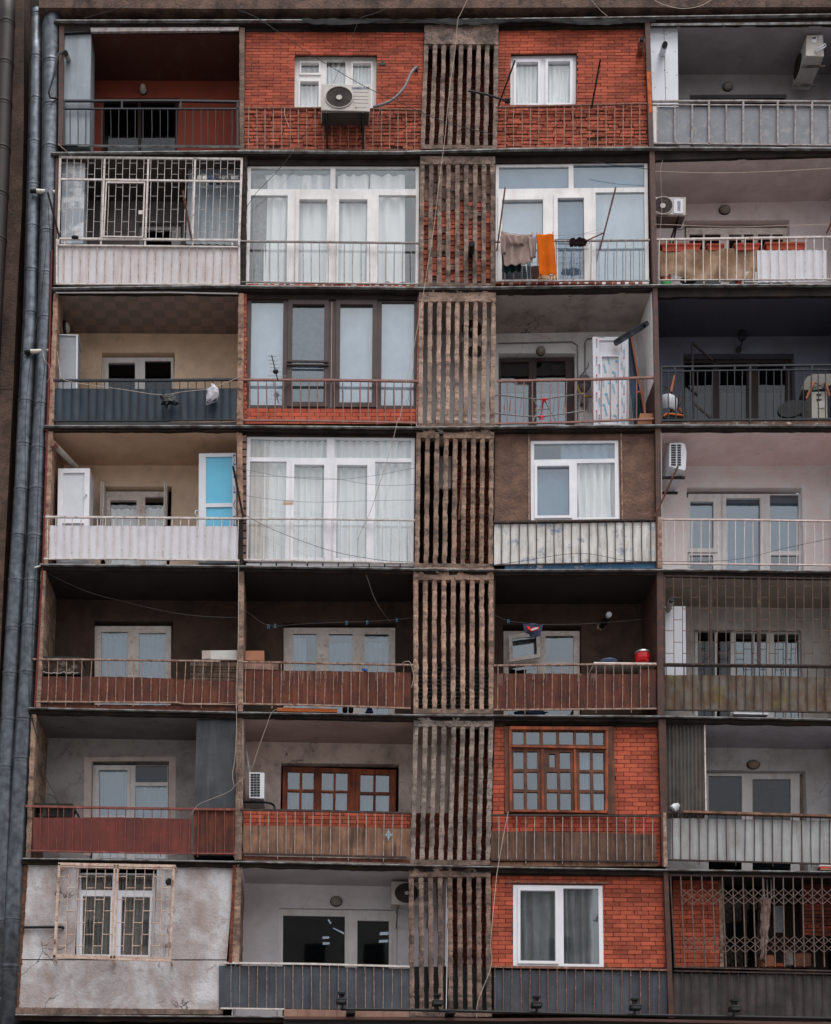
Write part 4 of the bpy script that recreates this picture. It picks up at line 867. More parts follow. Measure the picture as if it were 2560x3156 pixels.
# fourth bay: brown render
f = C[4]
Q = Quad(R4(f, (38, 72, 845, 68, 858, 512, 34, 518)), .08); bm = NB(); h = Q.rect(f, (220, 108, 668, 512)); plate(bm, Q, [h], .08, .24)
bpart('rendered_wall', bm, render_brown, 'rough brown rendered infill around the white window')
window(f, (220, 110, 666, 104, 670, 508, 222, 513), .1, [(238, 125, 645, 205), (253, 242, 415, 492), (455, 223, 646, 498)], pvc_clean, 'white three-part window in the brown rendered infill', sash=(1,), sw=12, gl=[glass_blue, glass_blue, glass],
       cur=[((250, 240, 420, 495), cur_grey, 1, .006), ((380, 120, 650, 210), cur_white, 5), ((452, 200, 655, 505), cur_white, 5, .05)], room=room_m)
bm = NB(); bar(bm, f, 212, 70, 213, 512, .012, .06, .04); bar(bm, f, 677, 66, 684, 508, .012, .06, .04); bpart('rusty_strip', bm, rail_rustpale)
railing(f, [(34, 521), (858, 508)], [(50, 738), (856, 722)], rng(75, 825, 18), rail_dark, 'railing with peeling white over blue sheets below the brown render', xs_to=rng(73, 828, 18),
        clad=[(36, 856, [(36, 530), (856, 518)], [(36, 735), (856, 720)], sheet_peel, .012)], rt=.018, rb=.012, br=.0105, ext=14, extn=4)
bm = NB(); prism(bm, R4(f, (90, 742, 856, 728, 858, 756, 90, 760)), .03, .06); bpart('kick_board', bm, M('chipped_blue_paint', L(58, 104, 142, 1.15), L(48, 90, 126, 1.1), spots=L(190, 180, 170), spamt=.8, spscale=6, rough=.6), 'chipped blue kick board')
# fifth bay: pink
wall = plaster('wall_pink', 224, 210, 212, 1.25, .08); ceil = plaster('ceiling_pink', 170, 148, 148, 2.1, .15)
bay(f, (882, 62, 1840, 58, 1840, 752, 888, 752), ceil, wall, wall, [(f, (1012, 348, 1596, 900))])
window(f, (1016, 380, 1588, 900), 1.3, [(1024, 422, 1142, 658), (1205, 405, 1378, 900), (1428, 385, 1573, 668), (1024, 690, 1142, 900), (1428, 690, 1573, 900)], pvc, 'white window and door with slatted blinds on the pink balcony', sash=(0, 1), sw=18,
       cur=[((1020, 410, 1150, 660), blind_m, 1, .002), ((1200, 400, 1380, 900), blind_m, 1, .002), ((1425, 380, 1580, 670), blind_m, 1, .002)], gl=glass_blue)
railing(f, [(888, 507), (1300, 509), (1840, 517)], [(888, 730), (1840, 739)], rng(903, 1828, 22), M('pinkish_rail_paint', L(206, 188, 186, 1.3), L(180, 160, 156, 1.3), scale=8, rough=.6, bump=.1), 'thin pinkish white railing of the pink balcony', rt=.013, rb=.012, br=.009, ext=10, extn=4)

# ================================================================== STOREY 5
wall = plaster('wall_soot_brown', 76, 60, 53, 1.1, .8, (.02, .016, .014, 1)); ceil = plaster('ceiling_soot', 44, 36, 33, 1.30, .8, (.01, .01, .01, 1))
f = A[5]
bay(f, (262, 52, 1418, 62, 1418, 893, 232, 872), ceil, wall, plaster('side_soot', 96, 80, 72, 1.2, .6), [(f, (550, 355, 1020, 900))])
window(f, (562, 385, 1017, 900), 1.3, [(602, 418, 760, 900), (825, 425, 984, 900)], white_wood, 'flaking white two-leaf window of the dark left balcony', gl=glass_blue, cur=[((600, 430, 765, 900), cur_grey, 5), ((822, 430, 990, 900), cur_grey, 5)], room=room_m)
railing(f, [(192, 580), (800, 584), (1416, 594)], [(205, 832), (1060, 838), (1092, 846), (1416, 848)], [240, 290, 345, 395, 438, 488, 545, 590, 645, 693, 748, 795, 847, 900, 950, 1000, 1050, 1105, 1155, 1208, 1260, 1310, 1360, 1410], rail_rustpale,
        'rust and white railing with brown sheets, fifth storey left', xs_to=[232, 284, 332, 388, 430, 480, 532, 584, 635, 688, 740, 791, 842, 893, 946, 995, 1045, 1091, 1146, 1198, 1250, 1302, 1353, 1404],
        clad=[(238, 1418, [(238, 680), (700, 682), (1000, 692), (1200, 704), (1418, 712)], [(230, 832), (1418, 846)], sheet_rust, .008), (215, 1418, [(215, 845), (1418, 855)], [(215, 872), (1418, 888)], sheet_rust, .002)], ext=26, extn=4, rt=.014)
f = B[5]
bay(f, (96, 62, 1590, 66, 1584, 905, 94, 893), ceil, wall, wall, [(f, (326, 366, 1000, 980))])
window(f, (335, 395, 998, 980), 1.3, [(390, 430, 532, 980), (604, 432, 745, 980), (815, 432, 960, 980)], white_wood, 'flaking white triple window of the dark middle balcony', gl=glass_blue, cur=[((385, 440, 470, 980), cur_white, 4), ((600, 470, 750, 980), cur_grey, 4), ((812, 470, 962, 980), cur_grey, 4)], room=room_m)
railing(f, [(-40, 593), (500, 602), (1108, 614)], [(-40, 843), (500, 852), (1090, 872)], rng(112, 1050, 19), rail_rustpale, 'rust and white railing with dripping brown sheets, fifth storey middle', xs_to=rng(108, 1046, 19),
        clad=[(98, 1092, [(98, 643), (600, 648), (1092, 658)], [(98, 846), (1090, 866)], sheet_rust, .008)], ext=26, extn=4, rt=.014)
bm = NB()
for k in range(60):
    x = random.choice([330, 385, 440, 480, 545, 575, 640, 690, 735, 890, 920, 1010])+random.uniform(-12, 16); y = 648+(x-98)*.012; ln = random.uniform(15, 90)
    tube(bm, [W(*f(x, y), .018), W(*f(x+random.uniform(-4, 4), y+ln), .02)], .0035, 4)
f = C[5]
for k in range(50):
    x = random.choice([70, 100, 145, 185, 235, 290, 465, 520, 535])+random.uniform(-10, 12); ln = random.uniform(12, 70)
    tube(bm, [W(*f(x, 565), .018), W(*f(x+random.uniform(-3, 3), 565+ln), .02)], .0035, 4)
bpart('paint_drips', bm, rail_rustpale, 'pale dried drips on the brown sheets')['kind'] = 'stuff'
# black louvre behind the slats
f = B[5]; bm = NB(); Q = Quad(R4(f, (1112, 612, 1582, 614, 1580, 880, 1110, 878)), .2)
sheet(bm, lambda u, v: Q.at(u, v, .2+.03*abs(math.sin(v*11*math.pi))), 2, 88, .02); bpart('corrugated_screen', bm, M('black_corrugated', (.03, .035, .033, 1), rough=.5, bump=.1), 'black corrugated screen behind the fifth storey slats')
f = C[5]
bay(f, (36, 66, 858, 66, 862, 772, 36, 772), ceil, wall, plaster('side_brown2', 100, 82, 76, 1.2, .6), [(f, (80, 322, 478, 900))])
window(f, (84, 352, 468, 900), 1.3, [(128, 378, 256, 492), (296, 375, 438, 508), (110, 520, 256, 900), (296, 522, 438, 900)], white_wood, 'old grey-white window with a tilted leaf, fifth storey right of the slats', gl=glass_blue, cur=[((120, 390, 250, 500), cur_cream, 3)], room=room_m)
bm = NB(); Q = Quad(R4(f, (108, 376, 262, 356, 268, 488, 112, 512)), 1.2); plate(bm, Q, [(.12, .16, .9, .86)], 1.16, 1.2); bpart('tilted_sash', bm, white_wood)
railing(f, [(35, 524), (540, 518), (858, 520)], [(34, 748), (858, 742)], [55, 100, 145, 190, 238, 284, 330, 375, 418, 462, 507, 552, 596, 640, 684, 730, 775, 816], rail_rustpale, 'rust and white railing with brown sheets, fifth storey right of the slats',
        clad=[(38, 766, [(38, 562), (766, 566)], [(38, 742), (766, 740)], sheet_rust, .008), (766, 856, 540, 740, sheet_rust, .006)], ext=22, extn=4, rt=.014)
bm = NB(); bar(bm, f, 770, 545, 768, 735, .02, .02); bar(bm, f, 832, 545, 832, 735, .02, .02); bar(bm, f, 770, 733, 832, 733, .02, .02); bpart('cupboard_frame', bm, dark_brown)
wall = plaster('wall_grey_b', 172, 168, 166, 1.3, .4); ceil = plaster('ceiling_grey_b', 112, 104, 98, 2.10, .3)
bay(f, (888, 74, 1840, 90, 1840, 780, 892, 772), ceil, wall, wall, [(f, (1050, 346, 1592, 900))])
window(f, (1050, 346, 1592, 900), 1.3, [(1064, 356, 1150, 900), (1160, 356, 1230, 900), (1255, 362, 1345, 900), (1350, 362, 1412, 900), (1448, 366, 1510, 900), (1518, 366, 1575, 900)], pvc, 'white window behind the rusty grille cage', gl=[glass_dark, glass_dark, glass_blue, glass_blue, glass_blue, glass_blue], room=room_dark)
bm = NB(); prism(bm, R4(f, (898, 228, 1002, 226, 1006, 640, 900, 640)), .25, .8); bpart('side_cupboard', bm, cab_white, 'white cupboard behind the left part of the rusty grille cage')
bm = NB(); bar(bm, f, 890, 72, 1840, 88, .014); bar(bm, f, 893, 516, 1840, 526, .014); bar(bm, f, 892, 72, 894, 516, .014); bar(bm, f, 1130, 76, 1132, 518, .026, -.035); bar(bm, f, 1370, 78, 1372, 520, .026, -.035)
cg = bpart('window_cage', bm, rail_dark, 'rusty welded grille cage on the fifth storey right balcony')
bm = NB(); bond(bm, f, rng(898, 1862, 23), 76, 520, [126, 182, 240, 295, 350, 408, 464], .0075, -.02, 2); obj('bars', bm, M('rusted_grille', L(120, 98, 88, 1.1), L(84, 62, 54), scale=14, spots=RUST, spamt=.5), cg)
railing(f, [(890, 524), (1840, 534)], [(890, 746), (1840, 762)], rng(905, 1840, 22), rail_dark, 'rusty railing with mossy brown sheets, fifth storey far right', rt=.014, br=.011,
        clad=[(892, 1840, [(892, 570), (1300, 572), (1840, 584)], [(892, 745), (1840, 760)], sheet_mossy, .014)], ext=22, extn=4)

# ================================================================== STOREY 6
f = A[6]
wall = plaster('wall_cement_grey', 150, 146, 146, 1.3, .8); ceil = plaster('ceiling_cement', 78, 74, 76, 2.10, .6)
bay(f, (205, 40, 1412, 60, 1400, 905, 172, 890), ceil, wall, wall, [(f, (540, 318, 1003, 960))])
bm = NB(); Q = Quad(R4(f, (500, 296, 1045, 292, 1042, 880, 496, 880)), 1.192); plate(bm, Q, [Q.rect(f, (541, 319, 1002, 960))], 1.192, 1.199); bpart('window_surround', bm, plaster('surround_offwhite', 186, 172, 168, 1.3, .3))
window(f, (548, 343, 1000, 960), 1.3, [(588, 373, 757, 645), (805, 345, 996, 445), (803, 468, 994, 655), (590, 670, 757, 960), (803, 670, 994, 960)], pvc, 'white door and window with a dark vent pane, sixth storey left', sash=(0,), sw=15, gl=[glass_blue, glass_dark, glass_blue, glass, glass],
       cur=[((580, 372, 765, 650), cur_grey, 6), ((800, 468, 1000, 656), cur_grey, 6), ((580, 664, 1000, 955), sheet_white, 1, .002)], room=room_m)
bm = NB(); Q = Quad(R4(f, (1168, 74, 1406, 70, 1396, 880, 1150, 880)), .07); sheet(bm, lambda u, v: Q.at(u, v, .07+.012*noise.noise(Vector((u*3, v*6, 0)))), 16, 24, .5)
bpart('side_cupboard', bm, cab_dark, 'tall dark zinc cupboard at the right end of the sixth storey left balcony')
railing(f, [(152, 586), (700, 596), (1402, 606)], [(172, 850), (1000, 866), (1400, 868)], [180, 242, 290, 345, 378, 435, 490, 543, 590, 645, 695, 748, 800, 852, 905, 957, 1010, 1075, 1128, 1178, 1230, 1280, 1333, 1390], rail_red,
        'red-brown railing with a faded red sheet, sixth storey left', xs_to=[175, 236, 288, 335, 372, 432, 485, 538, 584, 640, 690, 744, 796, 850, 903, 955, 1008, 1070, 1124, 1176, 1230, 1280, 1333, 1388],
        clad=[(193, 1134, [(193, 652), (700, 650), (1134, 660)], [(185, 848), (1134, 862)], sheet_red, .006), (1148, 1394, 612, 862, sheet_rust, .006)], rt=.02, ext=22, extn=4)
f = B[6]
wall = plaster('wall_patchy_pink', 190, 174, 168, 1.3, .8); ceil = plaster('ceiling_patchy_pink', 116, 100, 96, 2.10, .3)
bay(f, (95, 62, 1350, 84, 1322, 925, 84, 905), ceil, wall, wall, [(f, (318, 333, 1020, 640))])
w_ = window(f, (332, 352, 1005, 372, 1000, 660, 330, 650), 1.28, [(360, 382, 430, 487), (446, 385, 513, 487), (358, 500, 428, 640), (442, 502, 512, 640), (562, 387, 632, 493), (645, 388, 715, 494), (560, 505, 628, 640), (643, 505, 712, 640),
       (792, 398, 868, 502), (883, 400, 962, 503), (790, 517, 867, 645), (882, 518, 962, 645)], wood_orange, 'varnished wooden small-pane window, sixth storey middle', gl=glass_blue, cur=[((355, 490, 980, 640), cur_grey, 22)], room=room_m)
for a_ in ((541, 365, 537, 650, .022), (750, 368, 746, 650, .035), (340, 360, 336, 650, .03), (985, 380, 984, 650, .03)):
    bm = NB(); bar(bm, f, *a_, 1.245); obj('mullion', bm, wood_orange, w_)
bricks(f, (92, 612, 1094, 628, 1086, 740, 96, 730), .1, (), label='brick parapet behind the weathered boards, sixth storey middle', course=.082, blen=.27)
railing(f, [(78, 606), (600, 614), (1096, 628)], [(90, 868), (600, 878), (1066, 890)], rng(140, 1038, 18), rail_dark, 'rusted railing with weathered wooden boards, sixth storey middle', barm=rail_greyw, xs_to=rng(140, 1034, 18), rt=.018, rb=.016,
        clad=[(96, 1088, [(96, 700), (600, 704), (1088, 718)], [(96, 866), (1088, 886)], wood_board, .006), (92, 1084, [(92, 880), (1084, 900)], [(92, 902), (1084, 922)], sheet_rust, .002)], ext=30, extn=4)
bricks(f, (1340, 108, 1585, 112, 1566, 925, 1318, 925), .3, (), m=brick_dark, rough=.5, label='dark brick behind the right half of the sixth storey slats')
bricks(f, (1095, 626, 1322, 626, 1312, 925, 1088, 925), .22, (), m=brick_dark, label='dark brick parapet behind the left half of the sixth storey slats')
f = C[6]
bricks(f, (38, 92, 864, 92, 884, 800, 20, 800), .09, [(f, (92, 88, 644, 534))], label='bright red brick infill around the dark wooden window', course=.083, blen=.26)
cells = [(130, 120, 187, 187), (198, 120, 268, 187), (283, 120, 352, 187), (365, 120, 437, 187), (450, 122, 520, 188), (533, 123, 590, 189),
         (135, 222, 187, 310), (203, 222, 257, 310), (135, 325, 188, 412), (203, 325, 257, 415), (135, 427, 188, 515), (203, 427, 257, 515), (315, 235, 345, 302), (368, 225, 423, 310), (303, 325, 357, 413), (370, 325, 425, 415),
         (303, 428, 357, 517), (370, 430, 427, 517), (468, 222, 523, 315), (535, 225, 590, 315), (468, 328, 523, 415), (537, 328, 592, 417), (470, 430, 525, 518), (538, 430, 595, 518)]
w_ = window(f, (88, 86, 640, 90, 650, 538, 92, 532), .06, cells, wood_dark, 'dark varnished wooden window with many small panes in the sixth storey brick', gl=glass_blue, cur=[((440, 200, 600, 520), cur_grey, 8)], room=room_m, dep=.09)
bm = NB(); bar(bm, f, 116, 102, 612, 106, .03, .02, .05); bar(bm, f, 116, 194, 608, 203, .02, .02, .05); bar(bm, f, 118, 520, 606, 526, .02, .02, .05); bar(bm, f, 118, 108, 122, 520, .022, .03, .05); bar(bm, f, 606, 108, 604, 524, .026, .03, .05)
obj('sash', bm, wood_orange, w_)
for a_ in ((280, 208, 283, 520), (444, 208, 450, 522)):
    bm = NB(); bar(bm, f, *a_, .022, .03, .05); obj('mullion', bm, wood_orange, w_)
railing(f, [(24, 542), (500, 544), (884, 547)], [(20, 768), (866, 776)], [60, 105, 150, 195, 240, 292, 337, 382, 428, 473, 518, 562, 608, 655, 702, 746, 790, 836], rail_dark, 'rusted railing with dark weathered boards under the wooden window', barm=rail_greyw, rt=.018, rb=.015,
        clad=[(22, 856, [(22, 622), (500, 628), (856, 640)], [(20, 765), (862, 772)], wood_board_dark, .006), (20, 862, 778, 800, wood_board, .003)], ext=18, extn=4)
wall = plaster('wall_cool_grey', 176, 174, 178, 1.3, .4); ceil = plaster('ceiling_cool_grey', 112, 110, 116, 2.10, .3)
bay(f, (900, 78, 1840, 92, 1840, 800, 912, 800), ceil, wall, wall, [(f, (1112, 318, 1616, 900))])
window(f, (1108, 332, 1578, 900), 1.32, [(1118, 346, 1286, 900), (1340, 362, 1533, 900)], pvc, 'white framed dark window with a net, sixth storey far right', room=room_dark, gl=glass_dark, sash=(), cur=[((1336, 362, 1540, 900), cur_dark, 6)])
bm = NB(); Q = Quad(R4(f, (904, 84, 1096, 84, 1098, 560, 908, 560)), .08); sheet(bm, lambda u, v: Q.at(u, v, .08+.018*math.sin(u*20*math.pi)), 120, 3, .01)
bpart('corrugated_screen', bm, M('corrugated_grey_sheet', L(86, 84, 80, 1.2), L(64, 62, 60, 1.2), scale=3, stain=L(110, 90, 80), samt=.4, sscale=(9, 9, .8), rough=.6, bump=.1), 'grey corrugated screen at the left end of the sixth storey far right balcony')
bm = NB(); bar(bm, f, 1099, 84, 1106, 530, .012, .05, .06); bpart('edge_strip', bm, rail_white)
railing(f, [(912, 528), (1100, 532), (1400, 538), (1840, 554)], [(916, 768), (1300, 778), (1840, 792)], [935, 980, 1025, 1070, 1115, 1163, 1208, 1255, 1303, 1350, 1395, 1442, 1490, 1540, 1588, 1635, 1682, 1728, 1775, 1822], rail_dark,
        'dark railing with white sheets, sixth storey far right', rt=.022, br=.009, clad=[(932, 1840, [(932, 556), (1840, 572)], [(932, 768), (1300, 777), (1840, 790)], M('grey_white_sheet', L(158, 160, 162, 1.25), L(142, 142, 144, 1.25), scale=2, stain=L(104, 96, 92), samt=.5, sscale=(8, 8, 1), spots=L(110, 84, 72), spamt=.2, rough=.55, bump=.1), .014)], ext=22, extn=4)
bm = NB(); bar(bm, f, 990, 524, 1840, 548, .02, -.06, .12); bpart('plank', bm, wood_board)

# ================================================================== STOREY 7 (bottom)
f = A[7]
pts = R4(f, (150, 48, 1392, 52, 1322, 935, 92, 935)); Q = Quad(pts, .05); hole = Q.rect(f, (452, 60, 922, 600))
def stuc(u0, v0, u1, v1, bm):
    n = max(2, int((u1-u0)*60)); m = max(2, int((v1-v0)*40))
    def fn(u, v):
        p = Q.at(u0+(u1-u0)*u, v0+(v1-v0)*v); e = .008*noise.noise(p*3)+.004*noise.noise(p*11)
        if u0 == 0 and u < .02: p.x += .03*noise.noise(Vector((0, 0, p.z*7)))
        return Vector((p.x, .05+e, p.z))
    sheet(bm, fn, n, m, .16)
bm = NB(); v_g = Q.inv(f(600, 612))[1]
stuc(0, 0, hole[0], v_g-.004, bm); stuc(hole[0], 0, hole[2], hole[1], bm) if hole[1] > .01 else None; stuc(hole[2], 0, 1, v_g-.004, bm); stuc(hole[0], hole[3], hole[2], v_g-.004, bm); stuc(0, v_g+.004, 1, 1, bm)
bpart('stucco_wall', bm, stucco, 'stained grey stucco wall around the caged window')
Q2 = Quad(pts, .09); bm = NB(); plate(bm, Q2, [Q2.rect(f, (452, 60, 922, 600))], .09, .3); bpart('wall_core', bm, conc_dirty)
rows_post(7, A[7], 134, 166, 50, 88, 108, 935, M('crumbling_brown_edge', L(116, 76, 58, 1.2), L(78, 54, 44, 1.2), scale=10, spots=SOOT, spamt=.7, bump=.9, bdist=.03), .02, ya=.03)
bm = NB(); prism(bm, R4(f, (92, 895, 1322, 908, 1320, 936, 90, 936)), .0, .08); bpart('plinth_ledge', bm, conc)
for x0, x1 in ((404, 448), (922, 978)):
    bm = NB(); prism(bm, R4(f, (x0+10, 70, x1+4, 70, x1-8, 596, x0-6, 596)), .03, .1); bpart('window_jamb', bm, stucco)
window(f, (462, 96, 928, 100, 912, 600, 452, 594), .2, [(482, 105, 668, 198), (704, 105, 905, 200), (490, 235, 655, 582), (720, 240, 887, 585)], pvc_clean, 'white four-part window inside the rusty cage', sash=(2, 3), sw=14, cur=[((480, 100, 905, 210), cur_dark, 18), ((485, 215, 900, 590), cur_dark, 18)], room=room_m)
bm = NB()
for x0, y0, x1, y1 in ((345, 42, 1043, 56), (313, 592, 1018, 616)): bar(bm, f, x0, y0, x1, y1, .026, -.28, .03)
bar(bm, f, 352, 42, 322, 598, .022, -.28); bar(bm, f, 1034, 54, 1010, 612, .022, -.28); bar(bm, f, 682, 48, 660, 604, .017, -.28); bar(bm, f, 700, 48, 678, 604, .017, -.28); bar(bm, f, 360, 58, 1024, 72, .01, -.28); bar(bm, f, 336, 582, 1000, 602, .01, -.28)
for x, y in ((350, 50), (1038, 56), (318, 598), (1014, 618), (690, 52), (668, 608)):
    p = W(*f(x, y), -.27); q = Vector((p.x, .05, p.z)); t = Vector((0, 0, .02)); s_ = Vector((.02, 0, 0)); hexa(bm, [p-s_+t, p+s_+t, p+s_-t, p-s_-t], [q-s_+t, q+s_+t, q+s_-t, q-s_-t])
rail_rustpale_b = M('cream_paint_rust', L(192, 172, 160, 1.3), L(168, 142, 128, 1.25), scale=10, spots=L(126, 62, 40), spamt=.8, spscale=14, rough=.7, bump=.2)
cg = bpart('window_cage', bm, rail_rustpale_b, 'rusty cream cage standing out from the bottom left window')
bm = NB(); xs = [411, 465, 519, 573, 627, 755, 808, 862, 915, 970]
for a in (xs[:5], xs[5:]):
    g = [a[0]-54]+a+[a[-1]+54]
    bond(bm, f, g, 58, 592, [118, 186, 254, 322, 392, 462, 530], .0085, -.25, -24)
obj('bars', bm, rail_rustpale_b, cg)
bm = NB()
for x, y in ((350, 135), (326, 502), (1025, 152), (1009, 518)): tube(bm, [W(*f(x, y-14), -.3), W(*f(x-1, y+14), -.3)], .02, 8)
obj('hinge', bm, rail_rustpale, cg)
bm = NB(); ball(bm, W(*f(1004, 150), .05), .07, .02, .07, lump=.5); bpart('vent_hole', bm, black)
f = B[7]
wall = plaster('wall_pale_lilac', 200, 196, 202, 1.35, .1); ceil = plaster('ceiling_pale_lilac', 130, 124, 128, 2.10, .15)
bay(f, (88, 52, 1316, 80, 1300, 945, 30, 940), ceil, wall, wall, [(f, (300, 308, 1010, 980))])
window(f, (302, 310, 1008, 322, 1006, 980, 298, 980), 1.26, [(330, 352, 698, 980), (772, 382, 960, 980)], pvc, 'wide white framed dark window of the bottom open balcony', sash=(1,), sw=16, room=room_dark, gl=glass_dark, rdep=.95)
bm = NB()
for a, b, c, d in ((597, 374, 618, 396), (628, 424, 696, 458), (566, 474, 606, 485), (568, 508, 608, 520), (908, 446, 958, 464), (902, 492, 958, 508)): pass
railing(f, [(-20, 630), (500, 636), (1084, 652)], [(-40, 900), (340, 905)], [23, 75, 127, 180, 234, 288, 341, 393, 447, 501, 554, 608, 661, 714, 766, 819, 872, 926, 980, 1034], rail_white, 'pale railing with blue-grey boards, bottom storey middle', barm=rail_rustpale, rt=.018,
        clad=[(-50, 1082, [(-50, 645), (500, 650), (1082, 664)], [(-60, 900), (1082, 905)], sheet_asbestos, .006)])
bm = NB(); prism(bm, R4(f, (1302, 110, 1340, 110, 1312, 650, 1294, 650)), .12, 1.2); bpart('partition_wall', bm, wall)
bricks(f, (1330, 116, 1580, 116, 1574, 660, 1318, 655), .3, (), m=brick_dark, rough=.8, label='dark brick behind the right half of the bottom slats')
bm = NB(); prism(bm, R4(f, (1088, 652, 1580, 658, 1576, 950, 1084, 945)), .2, .26); bpart('parapet_sheet', bm, M('dark_green_grey_board', L(44, 50, 50), rough=.8, bump=.1), 'dark board behind the lower part of the bottom slats')
# beam and fascia under the bottom balconies
bm = NB(); prism(bm, R4(f, (338, 905, 1078, 915, 1078, 952, 335, 948)), -.03, .08); bpart('trim_board', bm, M('beige_trim', L(150, 118, 104, 1.2), L(128, 98, 86, 1.2), stain=L(70, 50, 44), samt=.5, bump=.2), 'beige board under the bottom middle railing')
bm = NB(); prism(bm, [f(335, 950), f(1100, 956), f(1600, 962), C[7](900, 828), C[7](1840, 850), C[7](1840, 1100), f(330, 1250)], -.1, .12); bpart('shop_fascia', bm, M('dark_fascia', L(42, 40, 42), rough=.6, bump=.1), 'dark fascia along the bottom of the photo')
bm = NB(); slab_piece(bm, [f(336, 948), f(1080, 953), f(1600, 960), C[7](500, 812), C[7](1000, 822), C[7](1840, 838)], -.2, .05, 0, .05, .0); bpart('fascia_cap', bm, M('brown_fascia_cap', L(92, 66, 60, 1.2), rough=.6, bump=.15))
f = C[7]
bricks(f, (24, 90, 892, 98, 908, 560, 22, 556), .08, [(f, (132, 142, 588, 556))], label='bright red brick infill around the bottom window with satin curtains', course=.083, blen=.265)
bm = NB(); prism(bm, R4(f, (90, 122, 612, 128, 612, 136, 90, 131)), .06, .12); bpart('lintel_strip', bm, rail_rust)
window(f, (132, 142, 584, 146, 590, 556, 132, 550), .09, [(168, 172, 345, 526), (387, 160, 565, 541)], pvc_clean, 'white two-pane window with grey satin curtains, bottom storey', sash=(0,), sw=12, gl=glass, cur=[((165, 165, 352, 530), cur_satin, 3.5, .05), ((385, 155, 572, 545), cur_satin, 4.5, .045)], room=room_dark)
railing(f, [(24, 554), (500, 562), (914, 571)], [(22, 788), (915, 800)], [40, 82, 127, 172, 218, 265, 308, 355, 402, 447, 492, 540, 585, 632, 680, 727, 773, 820, 867], rail_rust, 'rusty railing with blue-grey boards under the satin-curtained window', barm=rail_rust, rt=.018, rb=.01, br=.01,
        clad=[(36, 912, [(36, 568), (912, 582)], [(34, 788), (914, 796)], sheet_asbestos, .004)])
# bottom right: scissor gate in front of a cluttered balcony
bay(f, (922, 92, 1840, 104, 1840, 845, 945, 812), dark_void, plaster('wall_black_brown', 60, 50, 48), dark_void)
bricks(f, (936, 96, 1172, 96, 1180, 556, 944, 556), .35, (), label='red brick panel behind the scissor gate', course=.084, blen=.26)
bm = NB(); bar(bm, f, 1178, 98, 1186, 556, .035, .33); bpart('door_frame', bm, conc_fin)
window(f, (1190, 96, 1400, 558), .6, [(1200, 110, 1300, 556), (1312, 110, 1390, 556)], dark_brown, 'dark glazed door behind the scissor gate', gl=glass_dark, room=room_dark, rdep=.5)
bricks(f, (1590, 110, 1840, 112, 1840, 400, 1592, 400), .5, (), m=brick_dark, rough=1, label='rough dark brick at the right end of the scissor gate balcony')
bm = NB(); bar(bm, f, 920, 92, 1840, 104, .016); bar(bm, f, 945, 556, 1840, 578, .014); bar(bm, f, 926, 92, 950, 556, .012)
cg = bpart('scissor_gate', bm, rail_dark, 'folding scissor gate on the bottom right balcony')
bm = NB()
gx = [(978, 998), (1031, 1050), (1084, 1104), (1136, 1156), (1188, 1208), (1240, 1257), (1292, 1306), (1342, 1358), (1392, 1408), (1448, 1455), (1495, 1503), (1545, 1555), (1592, 1602), (1640, 1655), (1690, 1704), (1740, 1752), (1790, 1800)]
for a, b in gx: bar(bm, f, a, 98, b, 556, .009)
for y0 in (165, 203, 405, 445):
    for i in range(len(gx)-1):
        t = (y0-98)/458; xa = gx[i][0]+(gx[i][1]-gx[i][0])*t; xb = gx[i+1][0]+(gx[i+1][1]-gx[i+1][0])*t
        bar(bm, f, xa, y0-4, xb, y0+38, .006, -.045, .006); bar(bm, f, xa, y0+38, xb, y0-4, .006, -.052, .006)
obj('bars', bm, M('old_gate_paint', L(112, 98, 92, 1.1), L(84, 68, 62), scale=14, spots=RUST, spamt=.4), cg)
railing(f, [(945, 575), (1840, 592)], [(945, 805), (1840, 815)], rng(985, 1840, 19), rail_dark, 'sooty railing with dark grey sheets under the scissor gate', rt=.012, clad=[(944, 1840, [(944, 586), (1840, 602)], [(944, 806), (1840, 815)], sheet_darkgrey, .02)])

# ================================================================== THINGS ON, IN AND HANGING FROM THE BALCONIES
def fan(f, cx, cy, rx, ry, Y, t, rings=7, spokes=0, hub=.25):
    bm = NB(); prism(bm, ell(f, cx, cy, rx, ry, 40), Y-.006, Y+.01); g = obj('fan_grille', bm, ac_dark, t)
    bm = NB()
    for k in range(1, rings+1):
        a = k/(rings+.5); P = [W(*p, Y-.014) for p in ell(f, cx, cy, rx*a, ry*a, 40)]; tube(bm, P+[P[0]], .0028, 4, False)
    for k in range(spokes):
        t_ = 2*math.pi*k/spokes; tube(bm, [W(*f(cx+rx*hub*math.cos(t_), cy+ry*hub*math.sin(t_)), Y-.014), W(*f(cx+rx*.97*math.cos(t_), cy+ry*.97*math.sin(t_)), Y-.014)], .003, 4)
    obj('grille_wire', bm, M('grille_wire', L(92, 82, 78)), g)
    bm = NB(); P = [W(*p, Y-.012) for p in ell(f, cx, cy, rx*1.02, ry*1.02, 48)]; tube(bm, P+[P[0]], .011, 6, False); obj('fan_ring', bm, ac_white, t)
    bm = NB(); prism(bm, ell(f, cx, cy, rx*hub, ry*hub, 28), Y-.03, Y-.01); obj('fan_hub', bm, ac_white, t)
